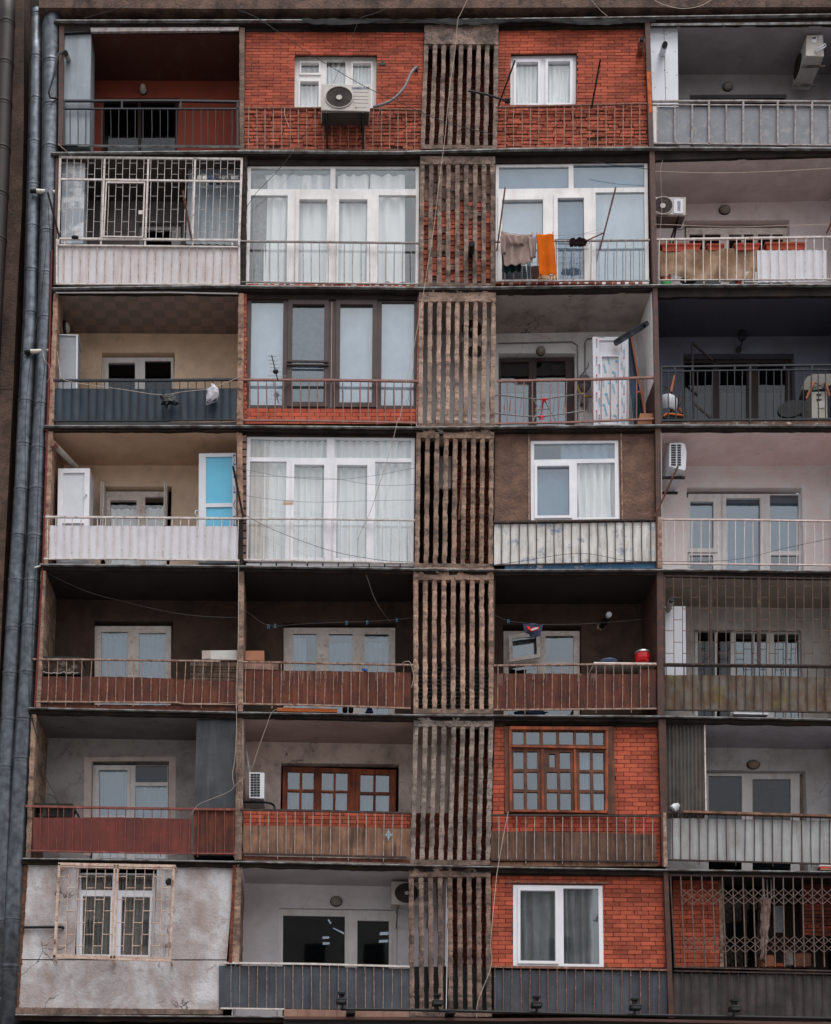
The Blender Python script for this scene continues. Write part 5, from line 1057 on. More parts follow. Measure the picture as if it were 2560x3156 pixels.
def text(t_, f, rect, Y, m, parent, up=False, bold=False, name='lettering', ext=.003):
    cu = bpy.data.curves.new(name, 'FONT'); cu.body = t_; cu.size = 1; cu.resolution_u = 3; cu.offset = .02 if bold else 0
    tmp = bpy.data.objects.new('tmp', cu); COL.objects.link(tmp); dg = bpy.context.evaluated_depsgraph_get(); dg.update()
    me = bpy.data.meshes.new_from_object(tmp.evaluated_get(dg)); bpy.data.objects.remove(tmp); bpy.data.curves.remove(cu)
    xs = [v.co.x for v in me.vertices]; ys = [v.co.y for v in me.vertices]; x0, x1, y0, y1 = min(xs), max(xs), min(ys), max(ys)
    Q = Quad(R4(f, rect), Y)
    for v in me.vertices:
        gx, gy = (v.co.x-x0)/(x1-x0), (v.co.y-y0)/(y1-y0)
        v.co = Q.at(gy*0+1-gy if False else (1-gy), 1-gx) if up == 'mirror' else (Q.at(1-gy, 1-gx) if up else Q.at(gx, 1-gy))
    if up:      # reading upwards: the letters' tops point left
        for v in me.vertices: pass
    me.materials.clear(); return obj(name, me, m, parent)
# ---- air conditioners
f = B[1]; t = thing('air_conditioner', 'cream outdoor air conditioner with blue lettering in front of the top storey brick wall', 'air conditioner', W(*f(705, 660), -.25))
bm = NB(); prism(bm, R4(f, (561, 500, 854, 506, 848, 664, 557, 656)), -.42, -.08); o = obj('casing', bm, ac_white, t)
b_ = o.modifiers.new('bevel', 'BEVEL'); b_.width = .012; b_.segments = 2
bm = NB(); a, b = W(*f(559, 657), -.42), W(*f(848, 664), -.42); box(bm, a.x+.015, b.x-.015, -.41, -.09, b.z-.012, b.z+.02); obj('underside_shade', bm, M('sooty_tray', L(62, 54, 50), rough=.8), t)  # added plate: its dark colour paints the shade under the casing
fan(f, 665, 578, 79, 62, -.42, t, 9, 16, .22)
text('SAMSUNG', f, (742, 517, 845, 532), -.424, blue_ink, t, bold=True)
bm = NB()
for y in (548, 571, 591, 612): bar(bm, f, 747, y, 838, y+2, .0025, -.423, .004)
prism(bm, R4(f, (760, 635, 770, 635, 770, 645, 760, 645)), -.4235, -.42); obj('casing_line', bm, M('casing_shadow_line', L(120, 112, 108)), t)
text('DIGITAL INVERTER', f, (775, 637, 828, 643), -.4235, black_ink, t)
for x in (590, 806):
    bm = NB(); bar(bm, f, x, 662, x+10, 790, .018, .03, .03); a = W(*f(x, 664), -.44); b = W(*f(x, 664), .06); tube(bm, [a-Vector((0, 0, .02)), Vector((a.x, .06, a.z-.02))], .022, 4); tube(bm, [a-Vector((0, -.03, .04)), Vector((a.x+.03, .05, a.z-.48))], .02, 4); obj('bracket', bm, black, t)
bm = NB(); tube(bm, smooth_line([W(*f(1127, 404), .1), W(*f(1118, 406), -.02), W(*f(1090, 440), -.1), W(*f(1062, 505), -.14), W(*f(1028, 552), -.18), W(*f(985, 592), -.2), W(*f(930, 620), -.22), W(*f(868, 638), -.2)], 8), .026, 10)
tag(obj('hose', bm, hose_m, smooth=True), 'grey corrugated hose running from the brick wall to the top air conditioner', 'hose')
cable('cable', 'brown loop of cable under the top air conditioner hose', [W(*f(925, 632), -.1), W(*f(900, 670), -.08), W(*f(892, 720), -.06), W(*f(900, 758), -.04), W(*f(918, 775), -.02)], .007, hose_m)
cable('cable', 'short light cable hanging over the rusty railing left of the top air conditioner', [W(*f(340, 640), -.03), W(*f(343, 690), -.05), W(*f(360, 735), -.04), W(*f(368, 760), -.03)], .006, cable_w)
for cx, cy, lb in ((925, 375, 'right of the window'), (446, 240, 'above the window')):
    pass
bm = NB(); prism(bm, [f(1108, 390), f(1138, 392), f(1134, 425), (f(1116, 426))], .065, .1); prism(bm, [f(900, 372), f(945, 374), f(940, 386), f(905, 388)], .065, .1); prism(bm, [f(918, 360), f(932, 362), f(930, 372), f(918, 372)], .068, .1); bpart('wall_hole', bm, black)

# storey 1 far right: unit seen end-on
f = C[1]; t = thing('air_conditioner', 'pale air conditioner seen end-on, high on the right wall of the top right balcony', 'air conditioner', W(*f(1655, 285), .5))
bm = NB(); prism(bm, R4(f, (1613, 178, 1697, 174, 1701, 286, 1609, 283)), .18, 1.0); o = obj('casing', bm, ac_white, t); b_ = o.modifiers.new('bevel', 'BEVEL'); b_.width = .012; b_.segments = 2
p0 = W(*f(1611, 230), .18); bm = NB(); n = 30; cy_ = .68; P = [Vector((p0.x-.012, cy_+.24*math.cos(2*math.pi*k/n), p0.z+.2*math.sin(2*math.pi*k/n))) for k in range(n)]
a = [bm.verts.new(p) for p in P]; b = [bm.verts.new(p+Vector((.02, 0, 0))) for p in P]; face(bm, a)
for k in range(n): face(bm, [a[k], a[(k+1) % n], b[(k+1) % n], b[k]])
obj('fan_grille', bm, ac_dark, t)
bm = NB(); prism(bm, R4(f, (1640, 186, 1664, 186, 1662, 216, 1638, 216)), .165, .19); prism(bm, R4(f, (1676, 182, 1690, 181, 1690, 196, 1677, 197)), .17, .19); obj('service_cover', bm, cab_white, t)
bm = NB(); prism(bm, R4(f, (1642, 189, 1660, 188, 1660, 196, 1642, 197)), .16, .17); obj('vent_slot', bm, black_ink, t)
bm = NB(); tube(bm, smooth_line([W(*f(1655, 258), .17), W(*f(1672, 244), .12), W(*f(1695, 232), .12), W(*f(1706, 222), .2), W(*f(1712, 240), .4)], 6), .013, 8); tube(bm, smooth_line([W(*f(1660, 266), .17), W(*f(1685, 250), .11), W(*f(1702, 240), .14), W(*f(1710, 226), .25)], 6), .013, 8); obj('pipe', bm, cab_white, t)
for yy in (.4, .86):
    a = W(*f(1605, 286), .18); b = W(*f(1725, 286), .18); bm = NB(); box(bm, a.x, b.x, yy-.02, yy+.02, a.z-.035, a.z-.005); obj('bracket', bm, metal_pale, t)
# storey 2 far right
f = C[2]; t = thing('air_conditioner', 'white air conditioner with a framed badge at the left end of the flower box balcony', 'air conditioner', W(*f(925, 365), .45))
bm = NB(); prism(bm, R4(f, (838, 272, 1005, 275, 1003, 367, 838, 359)), .22, .56); o = obj('casing', bm, ac_white, t); b_ = o.modifiers.new('bevel', 'BEVEL'); b_.width = .012; b_.segments = 2
bm = NB(); a, b = W(*f(842, 360), .22), W(*f(1002, 368), .22); box(bm, a.x+.01, b.x-.01, .23, .55, b.z-.012, b.z+.02); obj('underside_shade', bm, M('tray_shade_b', L(92, 84, 80), rough=.8), t)  # added plate again, underside shade painted in a paler tone
fan(f, 888, 317, 49, 43, .22, t, 3, 30, .28)
bm = NB(); prism(bm, R4(f, (943, 284, 992, 285, 991, 358, 942, 357)), .205, .225); o = obj('badge_plate', bm, cab_white, t); b_ = o.modifiers.new('bevel', 'BEVEL'); b_.width = .012; b_.segments = 3
text('ZANUSSI', f, (961, 296, 976, 346), .203, black_ink, t, up=True, bold=True)
for x in (860, 968):
    bm = NB(); a = W(*f(x, 370), .22); tube(bm, [a, Vector((a.x, 1.18, a.z-.01))], .02, 4); tube(bm, [Vector((a.x, .3, a.z-.02)), Vector((a.x, 1.18, a.z-.5))], .02, 4); obj('bracket', bm, black, t)
cable('cable', 'black loop of cable under the white air conditioner on the flower box balcony', [W(*f(1000, 398), .5), W(*f(996, 425), .45), W(*f(980, 440), .5), W(*f(962, 438), .6)], .009)
# storey 3 behind the slats: two discs of one unit
f = B[3]; t = thing('air_conditioner', 'white twin-fan air conditioner half hidden behind the third storey slats', 'air conditioner', W(*f(1470, 520), .8))
bm = NB(); prism(bm, R4(f, (1385, 228, 1560, 228, 1560, 372, 1385, 372)), .7, 1.05); prism(bm, R4(f, (1400, 378, 1545, 378, 1545, 488, 1400, 488)), .72, 1.05); obj('casing', bm, ac_white, t)
fan(f, 1452, 298, 64, 58, .7, t, 3, 0, .15); fan(f, 1472, 432, 46, 42, .72, t, 3, 0, .15)
# storey 4: unit seen end-on with slots
f = C[4]; t = thing('air_conditioner', 'white air conditioner with slotted end panel beside the pink wall', 'air conditioner', W(*f(955, 255), .5))
bm = NB(); prism(bm, [f(922, 127), f(926, 124), f(985, 122), f(1000, 130), f(1007, 172), f(1003, 252), f(998, 262), f(920, 240)], .12, .92); obj('casing', bm, cab_white, t)
bm = NB()
for k in range(9):
    y = 131+k*12.2; prism(bm, R4(f, (930, y, 954, y, 954, y+8, 930, y+8)), .112, .13); prism(bm, R4(f, (961, y, 979, y, 979, y+8, 961, y+8)), .112, .13)
obj('vent_slot', bm, black_ink, t)
bm = NB(); tube(bm, smooth_line([W(*f(902, 128), .5), W(*f(914, 150), .3), W(*f(914, 200), .3), W(*f(900, 300), .5), W(*f(888, 360), .8)], 6), .02, 8); obj('pipe', bm, ac_white, t)
for yy in (.32, .86):
    a = W(*f(880, 264), .12); b = W(*f(1012, 264), .12); bm = NB(); box(bm, a.x, b.x, yy-.025, yy+.025, a.z-.04, a.z-.005); obj('bracket', bm, black, t)
# storey 6
f = B[6]; t = thing('air_conditioner', 'white air conditioner with slotted end panel left of the varnished wooden window', 'air conditioner', W(*f(176, 540), .5))
bm = NB(); prism(bm, R4(f, (131, 384, 221, 388, 219, 541, 131, 537)), .2, .95); obj('casing', bm, cab_white, t)
bm = NB()
for k in range(9):
    for c in range(3):
        y = 394+k*15.4; x = 139+c*19; prism(bm, R4(f, (x, y, x+17, y, x+17, y+11, x, y+11)), .192, .21)
obj('vent_slot', bm, black_ink, t)
for yy in (.3, .85):
    a = W(*f(100, 548), .2); b = W(*f(222, 548), .2); bm = NB(); box(bm, a.x, b.x, yy-.02, yy+.02, a.z-.03, a.z-.0); obj('bracket', bm, black, t)
bm = NB(); tube(bm, smooth_line([W(*f(95, 560), .3), W(*f(170, 560), .25), W(*f(240, 566), .3), W(*f(275, 580), .4), W(*f(286, 612), .4)], 6), .022, 8); tag(obj('hose', bm, black, smooth=True), 'black insulated hose under the white slotted air conditioner, sixth storey', 'hose')
bm = NB(); bar(bm, f, 114, 240, 132, 380, .016, .3); tag(obj('conduit', bm, metal_pale), 'pale leaning conduit above the slotted air conditioner, sixth storey', 'conduit')
# storey 7
f = B[7]; t = thing('air_conditioner', 'pale air conditioner half hidden behind the bottom slats, with upright black lettering', 'air conditioner', W(*f(1080, 285), .8))
bm = NB(); prism(bm, R4(f, (977, 147, 1240, 152, 1240, 292, 976, 282)), .62, .96); o = obj('casing', bm, ac_white, t)
fan(f, 1067, 215, 73, 62, .62, t, 5, 0, .17)
text('BOSCH', f, (1168, 160, 1192, 262), .61, black_ink, t, up=True)
for x in (1016, 1200):
    bm = NB(); a = W(*f(x, 290), .62); tube(bm, [a, Vector((a.x, 1.18, a.z))], .018, 4); tube(bm, [Vector((a.x, .66, a.z)), Vector((a.x, 1.18, a.z-.3))], .014, 4); obj('bracket', bm, metal_pale, t)

# ---- lamps and vents
def wall_lamp(f, x, y, rx, ry, label, m, Y=1.19, rim=None, shape='dome', dep=.09):
    t = thing('wall_lamp', label, 'lamp', W(*f(x, y), Y))
    bm = NB(); prism(bm, ell(f, x, y, rx*1.08, ry*1.08, 28), Y-.02, Y+.01); obj('rim', bm, rim or ac_dark, t)
    bm = NB(); dome(bm, f, x, y, rx*.95, ry*.95, Y-.02, dep); obj('lamp_shade', bm, m, t, smooth=True)
wall_lamp(A[1], 851, 537, 21, 24, 'white globe lamp on the dark red wall of the top left balcony', lamp_white, dep=.14)
wall_lamp(C[1], 1215, 437, 24, 20, 'round grey lamp on the wall of the top right balcony', lamp_grey)
wall_lamp(C[2], 1200, 338, 27, 21, 'round grey lamp with a dark rim above the flower boxes', lamp_grey)
wall_lamp(C[3], 272, 362, 21, 22, 'round grey lamp above the brown balcony doors behind the clothes airer', lamp_grey, Y=1.15)
wall_lamp(C[6], 1345, 288, 31, 22, 'round cream lamp above the dark netted window', M('cream_lamp', L(160, 138, 118, 1.2), rough=.4, bump=0), dep=.1)
wall_lamp(B[7], 648, 265, 34, 29, 'large round lamp above the wide dark window of the bottom balcony', lamp_grey)
f = A[3]; p = W(*f(352, 292), .75)
t = thing('wall_lamp', 'round white bulkhead lamp on the left side wall of the beige balcony', 'lamp', p)
p = Vector((W(*f(335, 290), .0).x, .72, W(*f(388, 292), .72).z))
bm = NB(); ball(bm, p+Vector((.03, 0, 0)), .05, .15, .15); obj('rim', bm, black, t, smooth=True)
bm = NB(); ball(bm, p+Vector((.07, 0, 0)), .06, .11, .11); obj('lamp_shade', bm, lamp_white, t, smooth=True)
f = C[3]; t = thing('hanging_lamp', 'black caged lamp on the wall above the slate balcony doors', 'lamp', W(*f(1270, 357), 1.18))
bm = NB(); tube(bm, [W(*f(1270, 357), 1.19), W(*f(1270, 357), 1.12)], .06, 16); tube(bm, smooth_line([W(*f(1270, 352), 1.13), W(*f(1284, 330), 1.05), W(*f(1288, 310), 1.0)], 5), .014, 8); obj('arm', bm, black, t)
bm = NB(); c = W(*f(1288, 285), 1.0)
for k in range(8):
    a = k*math.pi/8; tube(bm, [c+Vector((.085*math.sin(u)*math.cos(a), .085*math.sin(u)*math.sin(a), .11*math.cos(u))) for u in [2*math.pi*i/20 for i in range(21)]], .0045, 4)
obj('wire_cage', bm, black, t)

M_tube = bpy.data.materials.new('lit_tube'); M_tube.use_nodes = True; _b = M_tube.node_tree.nodes['Principled BSDF']; _b.inputs['Emission Color'].default_value = (.85, .92, 1, 1); _b.inputs['Emission Strength'].default_value = .9
f = B[7]; t1 = thing('ceiling_light', 'pair of lit ceiling tubes seen through the wide dark bottom window', 'ceiling light', W(*f(587, 480), 1.9), 'lit tubes in the dark bottom room')
for q in ((566, 474, 606, 473, 606, 484, 566, 486), (568, 508, 608, 508, 608, 519, 568, 521)):
    bm = NB(); prism(bm, R4(f, q), 1.9, 1.93); obj('tube', bm, M_tube, t1)
t1 = thing('ceiling_light', 'slanting row of lit tubes at the right end of the wide dark bottom window', 'ceiling light', W(*f(660, 440), 1.9), 'lit tubes in the dark bottom room')
for q in ((597, 374, 604, 372, 619, 394, 612, 398), (627, 423, 636, 424, 695, 450, 694, 460)):
    bm = NB(); prism(bm, R4(f, q), 1.9, 1.93); obj('tube', bm, M_tube, t1)
t1 = thing('ceiling_light', 'pair of lit ceiling tubes seen through the narrow dark bottom window', 'ceiling light', W(*f(930, 460), 1.9), 'lit tubes in the dark bottom room')
for q in ((908, 448, 958, 446, 958, 462, 906, 464), (903, 495, 956, 493, 956, 506, 901, 509)):
    bm = NB(); prism(bm, R4(f, q), 1.9, 1.93); obj('tube', bm, M_tube, t1)
# ---- flues and vent pipes
def flue(name, label, pts, rs, m, cap=None, cat='vent pipe'):
    t = thing(name, label, cat, pts[0]); bm = NB(); tube(bm, pts, rs, 14); obj('pipe', bm, m, t, smooth=False)
    if cap: bm = NB(); d = (pts[-1]-pts[-2]).normalized(); tube(bm, [pts[-1]-d*.05, pts[-1]+d*.07], cap[0], 14); obj('cap', bm, cap[1], t)
    return t
flue('vent_pipe', 'black short vent pipe sticking out of the pale blue cupboard, top left balcony', [W(*A[1](408, 358), .06), W(*A[1](392, 322), -.22)], .05, lamp_grey, (.045, black))
flue('vent_pipe', 'white vent pipe with a black cap on the white cupboard, top right balcony', [W(*C[1](884, 272), .1), W(*C[1](896, 232), -.22)], .062, cab_white, (.052, black))
flue('vent_pipe', 'rusty vent stub on the top brick wall beside the brown post', [W(*C[1](770, 272), .08), W(*C[1](782, 205), -.3)], .06, rail_rust, (.04, black))
flue('vent_pipe', 'white vent pipe with a black end crossing the grey drainpipes beside the grille cage', [W(*A[2](332, 297), .05), W(*A[2](200, 287), -.02)], .042, lamp_white, (.046, black))
flue('vent_pipe', 'white vent pipe with a black end crossing the grey drainpipes beside the beige balcony', [W(*A[3](300, 428), .05), W(*A[3](165, 432), -.02)], .04, lamp_white, (.046, black))
flue('vent_pipe', 'black vent stub poking out between the second storey slats', [W(*B[2](1448, 665), .1), W(*B[2](1453, 610), -.25)], .06, black, (.052, black))
flue('vent_pipe', 'black vent stub over the top of the fourth storey slats', [W(*B[4](1274, 160), .1), W(*B[4](1272, 95), -.2)], .042, conc, (.04, black))
flue('vent_pipe', 'long pale flue slanting out of the sand-coloured balcony over the white cupboard', [W(*A[4](452, 290), .62), W(*A[4](326, 160), .0)], .058, M('sooty_white_flue', L(170, 160, 152, 1.3), rough=.5, stain=SOOT, samt=.3), (.06, rail_rust))
flue('vent_pipe', 'large dull metal flue slanting up over the wrapped plastic door', [W(*C[3](650, 322), .3), W(*C[3](795, 232), -.35)], .062, galv, (.05, black))
flue('vent_pipe', 'black flue with a white tip and pink collar on the dark brown wall', [W(*C[5](578, 330), 1.18), W(*C[5](612, 275), .7)], .06, black, (.052, M('flue_tip', L(180, 180, 184), rough=.4)))
bm = NB(); prism(bm, ell(C[5], 578, 330, 24, 17), 1.15, 1.2); bpart('flue_collar', bm, conc_fin)
flue('vent_pipe', 'dark tipped flue over the white cupboard behind the rusty cage, fifth storey', [W(*C[5](912, 250), .3), W(*C[5](930, 198), -.12)], .055, lamp_grey, (.05, black))
bm = NB(); tube(bm, [W(*A[7](138, 419), -.0), W(*A[7](360, 417), -.0), W(*A[7](372, 419), .0), W(*A[7](376, 424), .06)], .028, 8); tag(obj('pipe', bm, black), 'black pipe running along the stucco wall into the window cage', 'pipe')
bm = NB(); tube(bm, [W(*P1(352, 285), -.0), W(*P1(318, 300), -.15), W(*P1(300, 400), -.2), W(*P1(268, 510), -.2), W(*P1(275, 538), -.15), W(*P1(320, 543), .0)], .02, 8); tag(obj('pipe', bm, black), 'bent black pipe outside the top left corner, in front of the drainpipes', 'pipe')
bm = NB(); tube(bm, [W(*A[4](205, 886), -.1), W(*A[4](240, 876), -.05)], .014, 8); tag(obj('spout', bm, lamp_white), 'small white spout at the left end of the slab under the fourth storey', 'spout')

# ---- clothes-line arms
def arm(label, pts, r, m, name='clothes_pole'):
    bm = NB(); tube(bm, pts, r, 7); return tag(obj(name, bm, m), label, 'clothes pole')
arm('black pole leaning over the window, left of the pair on the top brick wall', [W(*C[1](58, 535), -.02), W(*C[1](142, 305), -.55)], .018, black)
arm('black pole on the brick, right of the pair on the top brick wall', [W(*C[1](528, 548), -.02), W(*C[1](572, 300), -.6)], .018, black)
arm('black horizontal pole crossing the top slats to the leaning arm', [W(*B[1](1435, 541), -.5), W(*B[1](1530, 560), -.4), W(*B[1](1680, 606), -.15)], .02, black)
bm = NB(); ball(bm, W(*B[1](1664, 600), -.2), .06, .05, .05, lump=.6); tag(obj('pulley', bm, black), 'black pulley knot at the foot of the leaning arm by the top slats', 'pulley')
arm('brown pole in front of the grille cage, right side', [W(*A[2](1138, 572), -.05), W(*A[2](1086, 284), -.55)], .024, rail_rust)
arm('dark pole at the left corner of the grille cage', [W(*A[2](352, 560), -.03), W(*A[2](284, 296), -.5)], .02, dark_brown)
arm('rusty pole left of the grey hanging shirt', [W(*C[2](50, 548), -.03), W(*C[2](92, 226), -.6)], .016, rail_rust)
arm('rusty pole in front of the glazing, right of the orange towel', [W(*C[2](568, 546), -.03), W(*C[2](650, 226), -.6)], .016, rail_rust)
arm('short rusty strut bracing the arm right of the orange towel', [W(*C[2](510, 492), -.02), W(*C[2](590, 455), -.42)], .013, rail_rust)
arm('dark pole beside the cyan door on the sand-coloured balcony', [W(*A[4](1444, 582), -.03), W(*A[4](1385, 282), -.6)], .022, dark_brown)
arm('long pale-topped pole in front of the slotted air conditioner', [W(*C[4](846, 496), -.03), W(*C[4](964, 240), -.55)], .02, rail_rust)
arm('thin brown pole among the fourth storey slats', [W(*B[4](1376, 600), -.03), W(*B[4](1400, 285), -.4)], .014, rail_rust)
arm('short brown pole at the right end of the flower box balcony', [W(*C[2](1714, 458), .0), W(*C[2](1740, 400), -.3)], .018, rail_rust)

# ---- cables and wires
cable('cable', 'long pale cable hanging down over the slats and two glazed fronts', [W(*p, -.75) for p in [B[1](1440, -50), B[1](1425, 0), B[1](1385, 88), B[1](1370, 125), B[1](1352, 320), B[1](1322, 520), B[1](1302, 730), B[2](1290, 0), B[2](1256, 260), B[2](1226, 520), B[2](1190, 740), B[3](1180, 0), B[3](1150, 170), B[3](1110, 400), B[3](1065, 600), B[3](1025, 830), B[4](1015, 0), B[4](980, 150), B[4](930, 310)]]+[W(*B[4](870, 500), -.5), W(*B[4](820, 620), -.3), W(*B[4](780, 710), -.15), W(*B[4](776, 800), -.1), W(*B[5](800, 10), -.1), W(*B[5](830, 90), .1), W(*B[5](880, 230), .5), W(*B[5](965, 360), 1.1)], .0048, cable_w, 5)
cable('cable', 'dark cable slanting down across the top window and air conditioner', [W(*B[1](60, 60), -.5), W(*B[1](195, 118), -.5), W(*B[1](500, 325), -.52), W(*B[1](790, 500), -.54), W(*B[1](1000, 600), -.5), W(*B[1](1290, 725), -.4), W(*B[1](1580, 800), -.3)], .006)
cable('cable', 'thin dark cable from the roof edge down to the top air conditioner', [W(*B[1](1010, 20), -.2), W(*B[1](880, 80), -.25), W(*B[1](790, 112), -.3), W(*B[1](755, 190), -.3), W(*B[1](700, 340), -.3), W(*B[1](630, 495), -.3)], .004)
cable('cable', 'dark cable slanting over the left of the second storey glazing', [W(*B[1](520, 700), -.1), W(*B[1](400, 895), -.12), W(*B[2](380, 70), -.12), W(*B[2](280, 190), -.1), W(*B[2](180, 290), -.05), W(*B[2](118, 380), .0)], .005)
cable('cable', 'pale looped cable on the roof edge, right of the middle', [W(*C[1](820, -20), -.16), W(*C[1](880, 20), -.18), W(*C[1](980, 44), -.18), W(*C[1](1080, 30), -.18), W(*C[1](1160, -20), -.16)], .006, cable_w)
cable('cable', 'thin crossing wires on the roof edge above the top left balcony', [W(*A[1](500, 110), -.2), W(*A[1](700, 52), -.2), W(*A[1](880, -10), -.18)], .004)
cable('cable', 'short pale wire on the roof edge above the top slats side', [W(*C[1](520, -10), -.16), W(*C[1](560, 40), -.17), W(*C[1](608, 84), -.16)], .004, cable_w)
f = A[5]
cable('clothes_line', 'thin sagging line in the dark left balcony, fifth storey', [W(*f(275, 70), .1), W(*f(520, 180), .3), W(*f(740, 240), .4), W(*f(1000, 300), .4), W(*f(1200, 326), .3), W(*f(1410, 334), .2)], .0022, hose_m, cat='clothes line')
cable('cable', 'pale cable hanging down the middle partition of the lower storeys', [W(*p, -.12) for p in [A[4](1420, 850), A[5](1418, 60), A[5](1416, 400), A[5](1410, 700), A[5](1405, 940), A[6](1404, 150), A[6](1396, 300), A[6](1382, 400), A[6](1390, 465)]], .005, cable_w)
cable('cable', 'pale cable swinging from the fifth storey slab down across the zinc cupboard', [W(*p, -.1) for p in [B[6](345, 0), B[6](270, 25), B[6](230, 120), B[6](180, 260), B[6](140, 370), B[6](60, 450), A[6](1360, 500), A[6](1240, 550), A[6](1175, 580), A[6](1135, 640)]], .004, cable_w)
cable('cable', 'black cable hanging inside the left end of the sixth storey', [W(*A[6](185, 60), -.02), W(*A[6](235, 230), .0), W(*A[6](275, 420), .05), W(*A[6](315, 495), .1), W(*A[6](350, 566), .1)], .006)
cable('cable', 'pale cable hanging down beside the bottom brick wall and slats', [W(*p, -.08) for p in [C[6](108, 525), C[6](85, 640), C[6](55, 810), C[7](45, 140), C[7](20, 420), B[7](1570, 640), B[7](1520, 780), B[7](1485, 880), B[7](1484, 990)]], .0065, cable_w)
cable('cable', 'wire hanging from the slab to the cage of the second storey', [W(*A[1](345, 856), -.1), W(*A[1](390, 895), -.14), W(*A[1](435, 935), -.06)], .005, cable_w)
f = B[4]
cable('clothes_line', 'upper sagging line in front of the pleated curtains', [W(*f(30, 290), -.55), W(*f(180, 318), -.5), W(*f(350, 348), -.5), W(*f(640, 362), -.5), W(*f(900, 335), -.5), W(*f(1120, 295), -.45), W(*f(1395, 285), -.38)], .0025, cat='clothes line')
cable('clothes_line', 'middle sagging line in front of the pleated curtains', [W(*f(45, 340), -.5), W(*f(300, 345), -.5), W(*f(640, 358), -.5), W(*f(800, 385), -.5), W(*f(1000, 398), -.45), W(*f(1395, 370), -.35)], .0025, cat='clothes line')
cable('clothes_line', 'lowest line in front of the pleated curtains, the one with pegs', [W(*f(60, 450), -.4), W(*f(250, 478), -.4), W(*f(500, 497), -.4), W(*f(800, 490), -.38), W(*f(1120, 485), -.35), W(*f(1395, 490), -.25)], .0025, cat='clothes line')
cable('cable', 'dark wire slanting over the white railing below the pegged line', [W(*f(100, 570), -.08), W(*f(250, 650), -.1), W(*f(450, 730), -.1), W(*f(650, 795), -.1), W(*f(900, 840), -.1), W(*f(1115, 855), -.08)], .0045)
f = C[4]
cable('cable', 'wire sagging along the foot of the peeling and pink balconies', [W(*f(0, 742), -.08), W(*f(160, 722), -.1), W(*f(460, 680), -.12), W(*f(700, 715), -.12), W(*f(900, 722), -.12), W(*f(1250, 712), -.1), W(*f(1500, 655), -.1), W(*f(1740, 605), -.1)], .004)
f = C[2]
cable('clothes_line', 'upper white line across the flower box balcony', [W(*f(850, 145), -.1), W(*f(1150, 153), -.1), W(*f(1500, 143), -.1), W(*f(1840, 122), -.1)], .005, cable_w, cat='clothes line')
cable('clothes_line', 'lower white line just above the flower boxes', [W(*f(850, 412), -.05), W(*f(1250, 425), -.05), W(*f(1500, 418), -.05), W(*f(1840, 408), -.05)], .005, cable_w, cat='clothes line')
cable('cable', 'dark cable across the top of the second storey glazing to the flower box balcony', [W(*f(540, 96), -.1), W(*f(680, 118), -.1), W(*f(830, 135), -.08)], .005)
cable('cable', 'thin pale wire hanging in front of the white air conditioner', [W(*f(886, 90), -.05), W(*f(876, 150), -.05), W(*f(882, 300), .0), W(*f(875, 470), .0)], .003, cable_w)
f = C[3]
bm = NB()
tube(bm, [W(*f(55, 325), 1.17), W(*f(430, 318), 1.17), W(*f(455, 335), 1.17), W(*f(458, 560), 1.17), W(*f(456, 730), 1.17)], .012, 6); tube(bm, [W(*f(495, 480), 1.17), W(*f(494, 320), 1.17), W(*f(505, 303), 1.17), W(*f(535, 300), 1.17)], .014, 6)
tag(obj('conduit', bm, hose_m), 'grey conduits running round the brown balcony doors, third storey', 'conduit')

# ---- clothes pegs
def peg(f, x, y, Y, m, label, group, first=None, rot=0):
    p = W(*f(x, y), Y)
    if first: return dup(first, p-first.location, label)
    t = thing('clothes_peg', label, 'clothes peg', p, group)
    for s in (-1, 1):
        bm = NB(); a = p+Vector((.008*s, 0, .045)); b = p+Vector((.016*s, 0, -.04)); tube(bm, [a, b], .0055, 4); obj('jaw', bm, m, t)
    return t
g = 'blue pegs on the line of the dark middle balcony'; lb = 'small blue peg on the line of the dark middle balcony'
f = B[5]; cable('clothes_line', 'thin line with blue pegs in the dark middle balcony', [W(*f(105, 290), .4), W(*f(245, 380), .4), W(*f(440, 372), .4), W(*f(709, 360), .4), W(*f(831, 358), .4), W(*f(1008, 345), .4), W(*f(1105, 335), .4)], .0022, hose_m, cat='clothes line')
p1 = None
for x, y in ((245, 388), (284, 385), (709, 366), (831, 364), (1008, 350)):
    q = peg(f, x, y, .39, M('pale_blue_peg', L(84, 140, 170, 1.2), rough=.4, bump=0, fine=0) if p1 is None else None, lb, g, p1); p1 = p1 or q
f = C[5]; cable('clothes_line', 'thin line holding the plaid shorts, fifth storey', [W(*f(36, 270), .3), W(*f(108, 300), .3), W(*f(190, 310), .3), W(*f(280, 318), .3), W(*f(480, 316), .4), W(*f(700, 300), .5), W(*f(856, 285), .6)], .0022, hose_m, cat='clothes line')
q = peg(f, 108, 303, .29, None, 'pair of blue pegs left of the hanging plaid shorts', g, p1); q['group'] = 'blue peg by the shorts'
f = B[4]; g = 'bunch of pegs in front of the pleated curtains'; lb = 'wooden peg in the bunch on the lowest line before the pleated curtains'; p1 = None
for k in range(9):
    q = peg(f, 337+k*6.5, 500+3*math.sin(k*2.1), -.4, [wood_peg][0], lb, g, p1); p1 = p1 or q
f = C[3]; g = 'pegs on the clothes airer'; lb = 'wooden peg on the red-jointed clothes airer'; p1 = None
for x, y in ((88, 652), (118, 632), (116, 658), (388, 640), (392, 658), (250, 660)):
    q = peg(f, x, y, .33, wood_peg, lb, g, p1); p1 = p1 or q

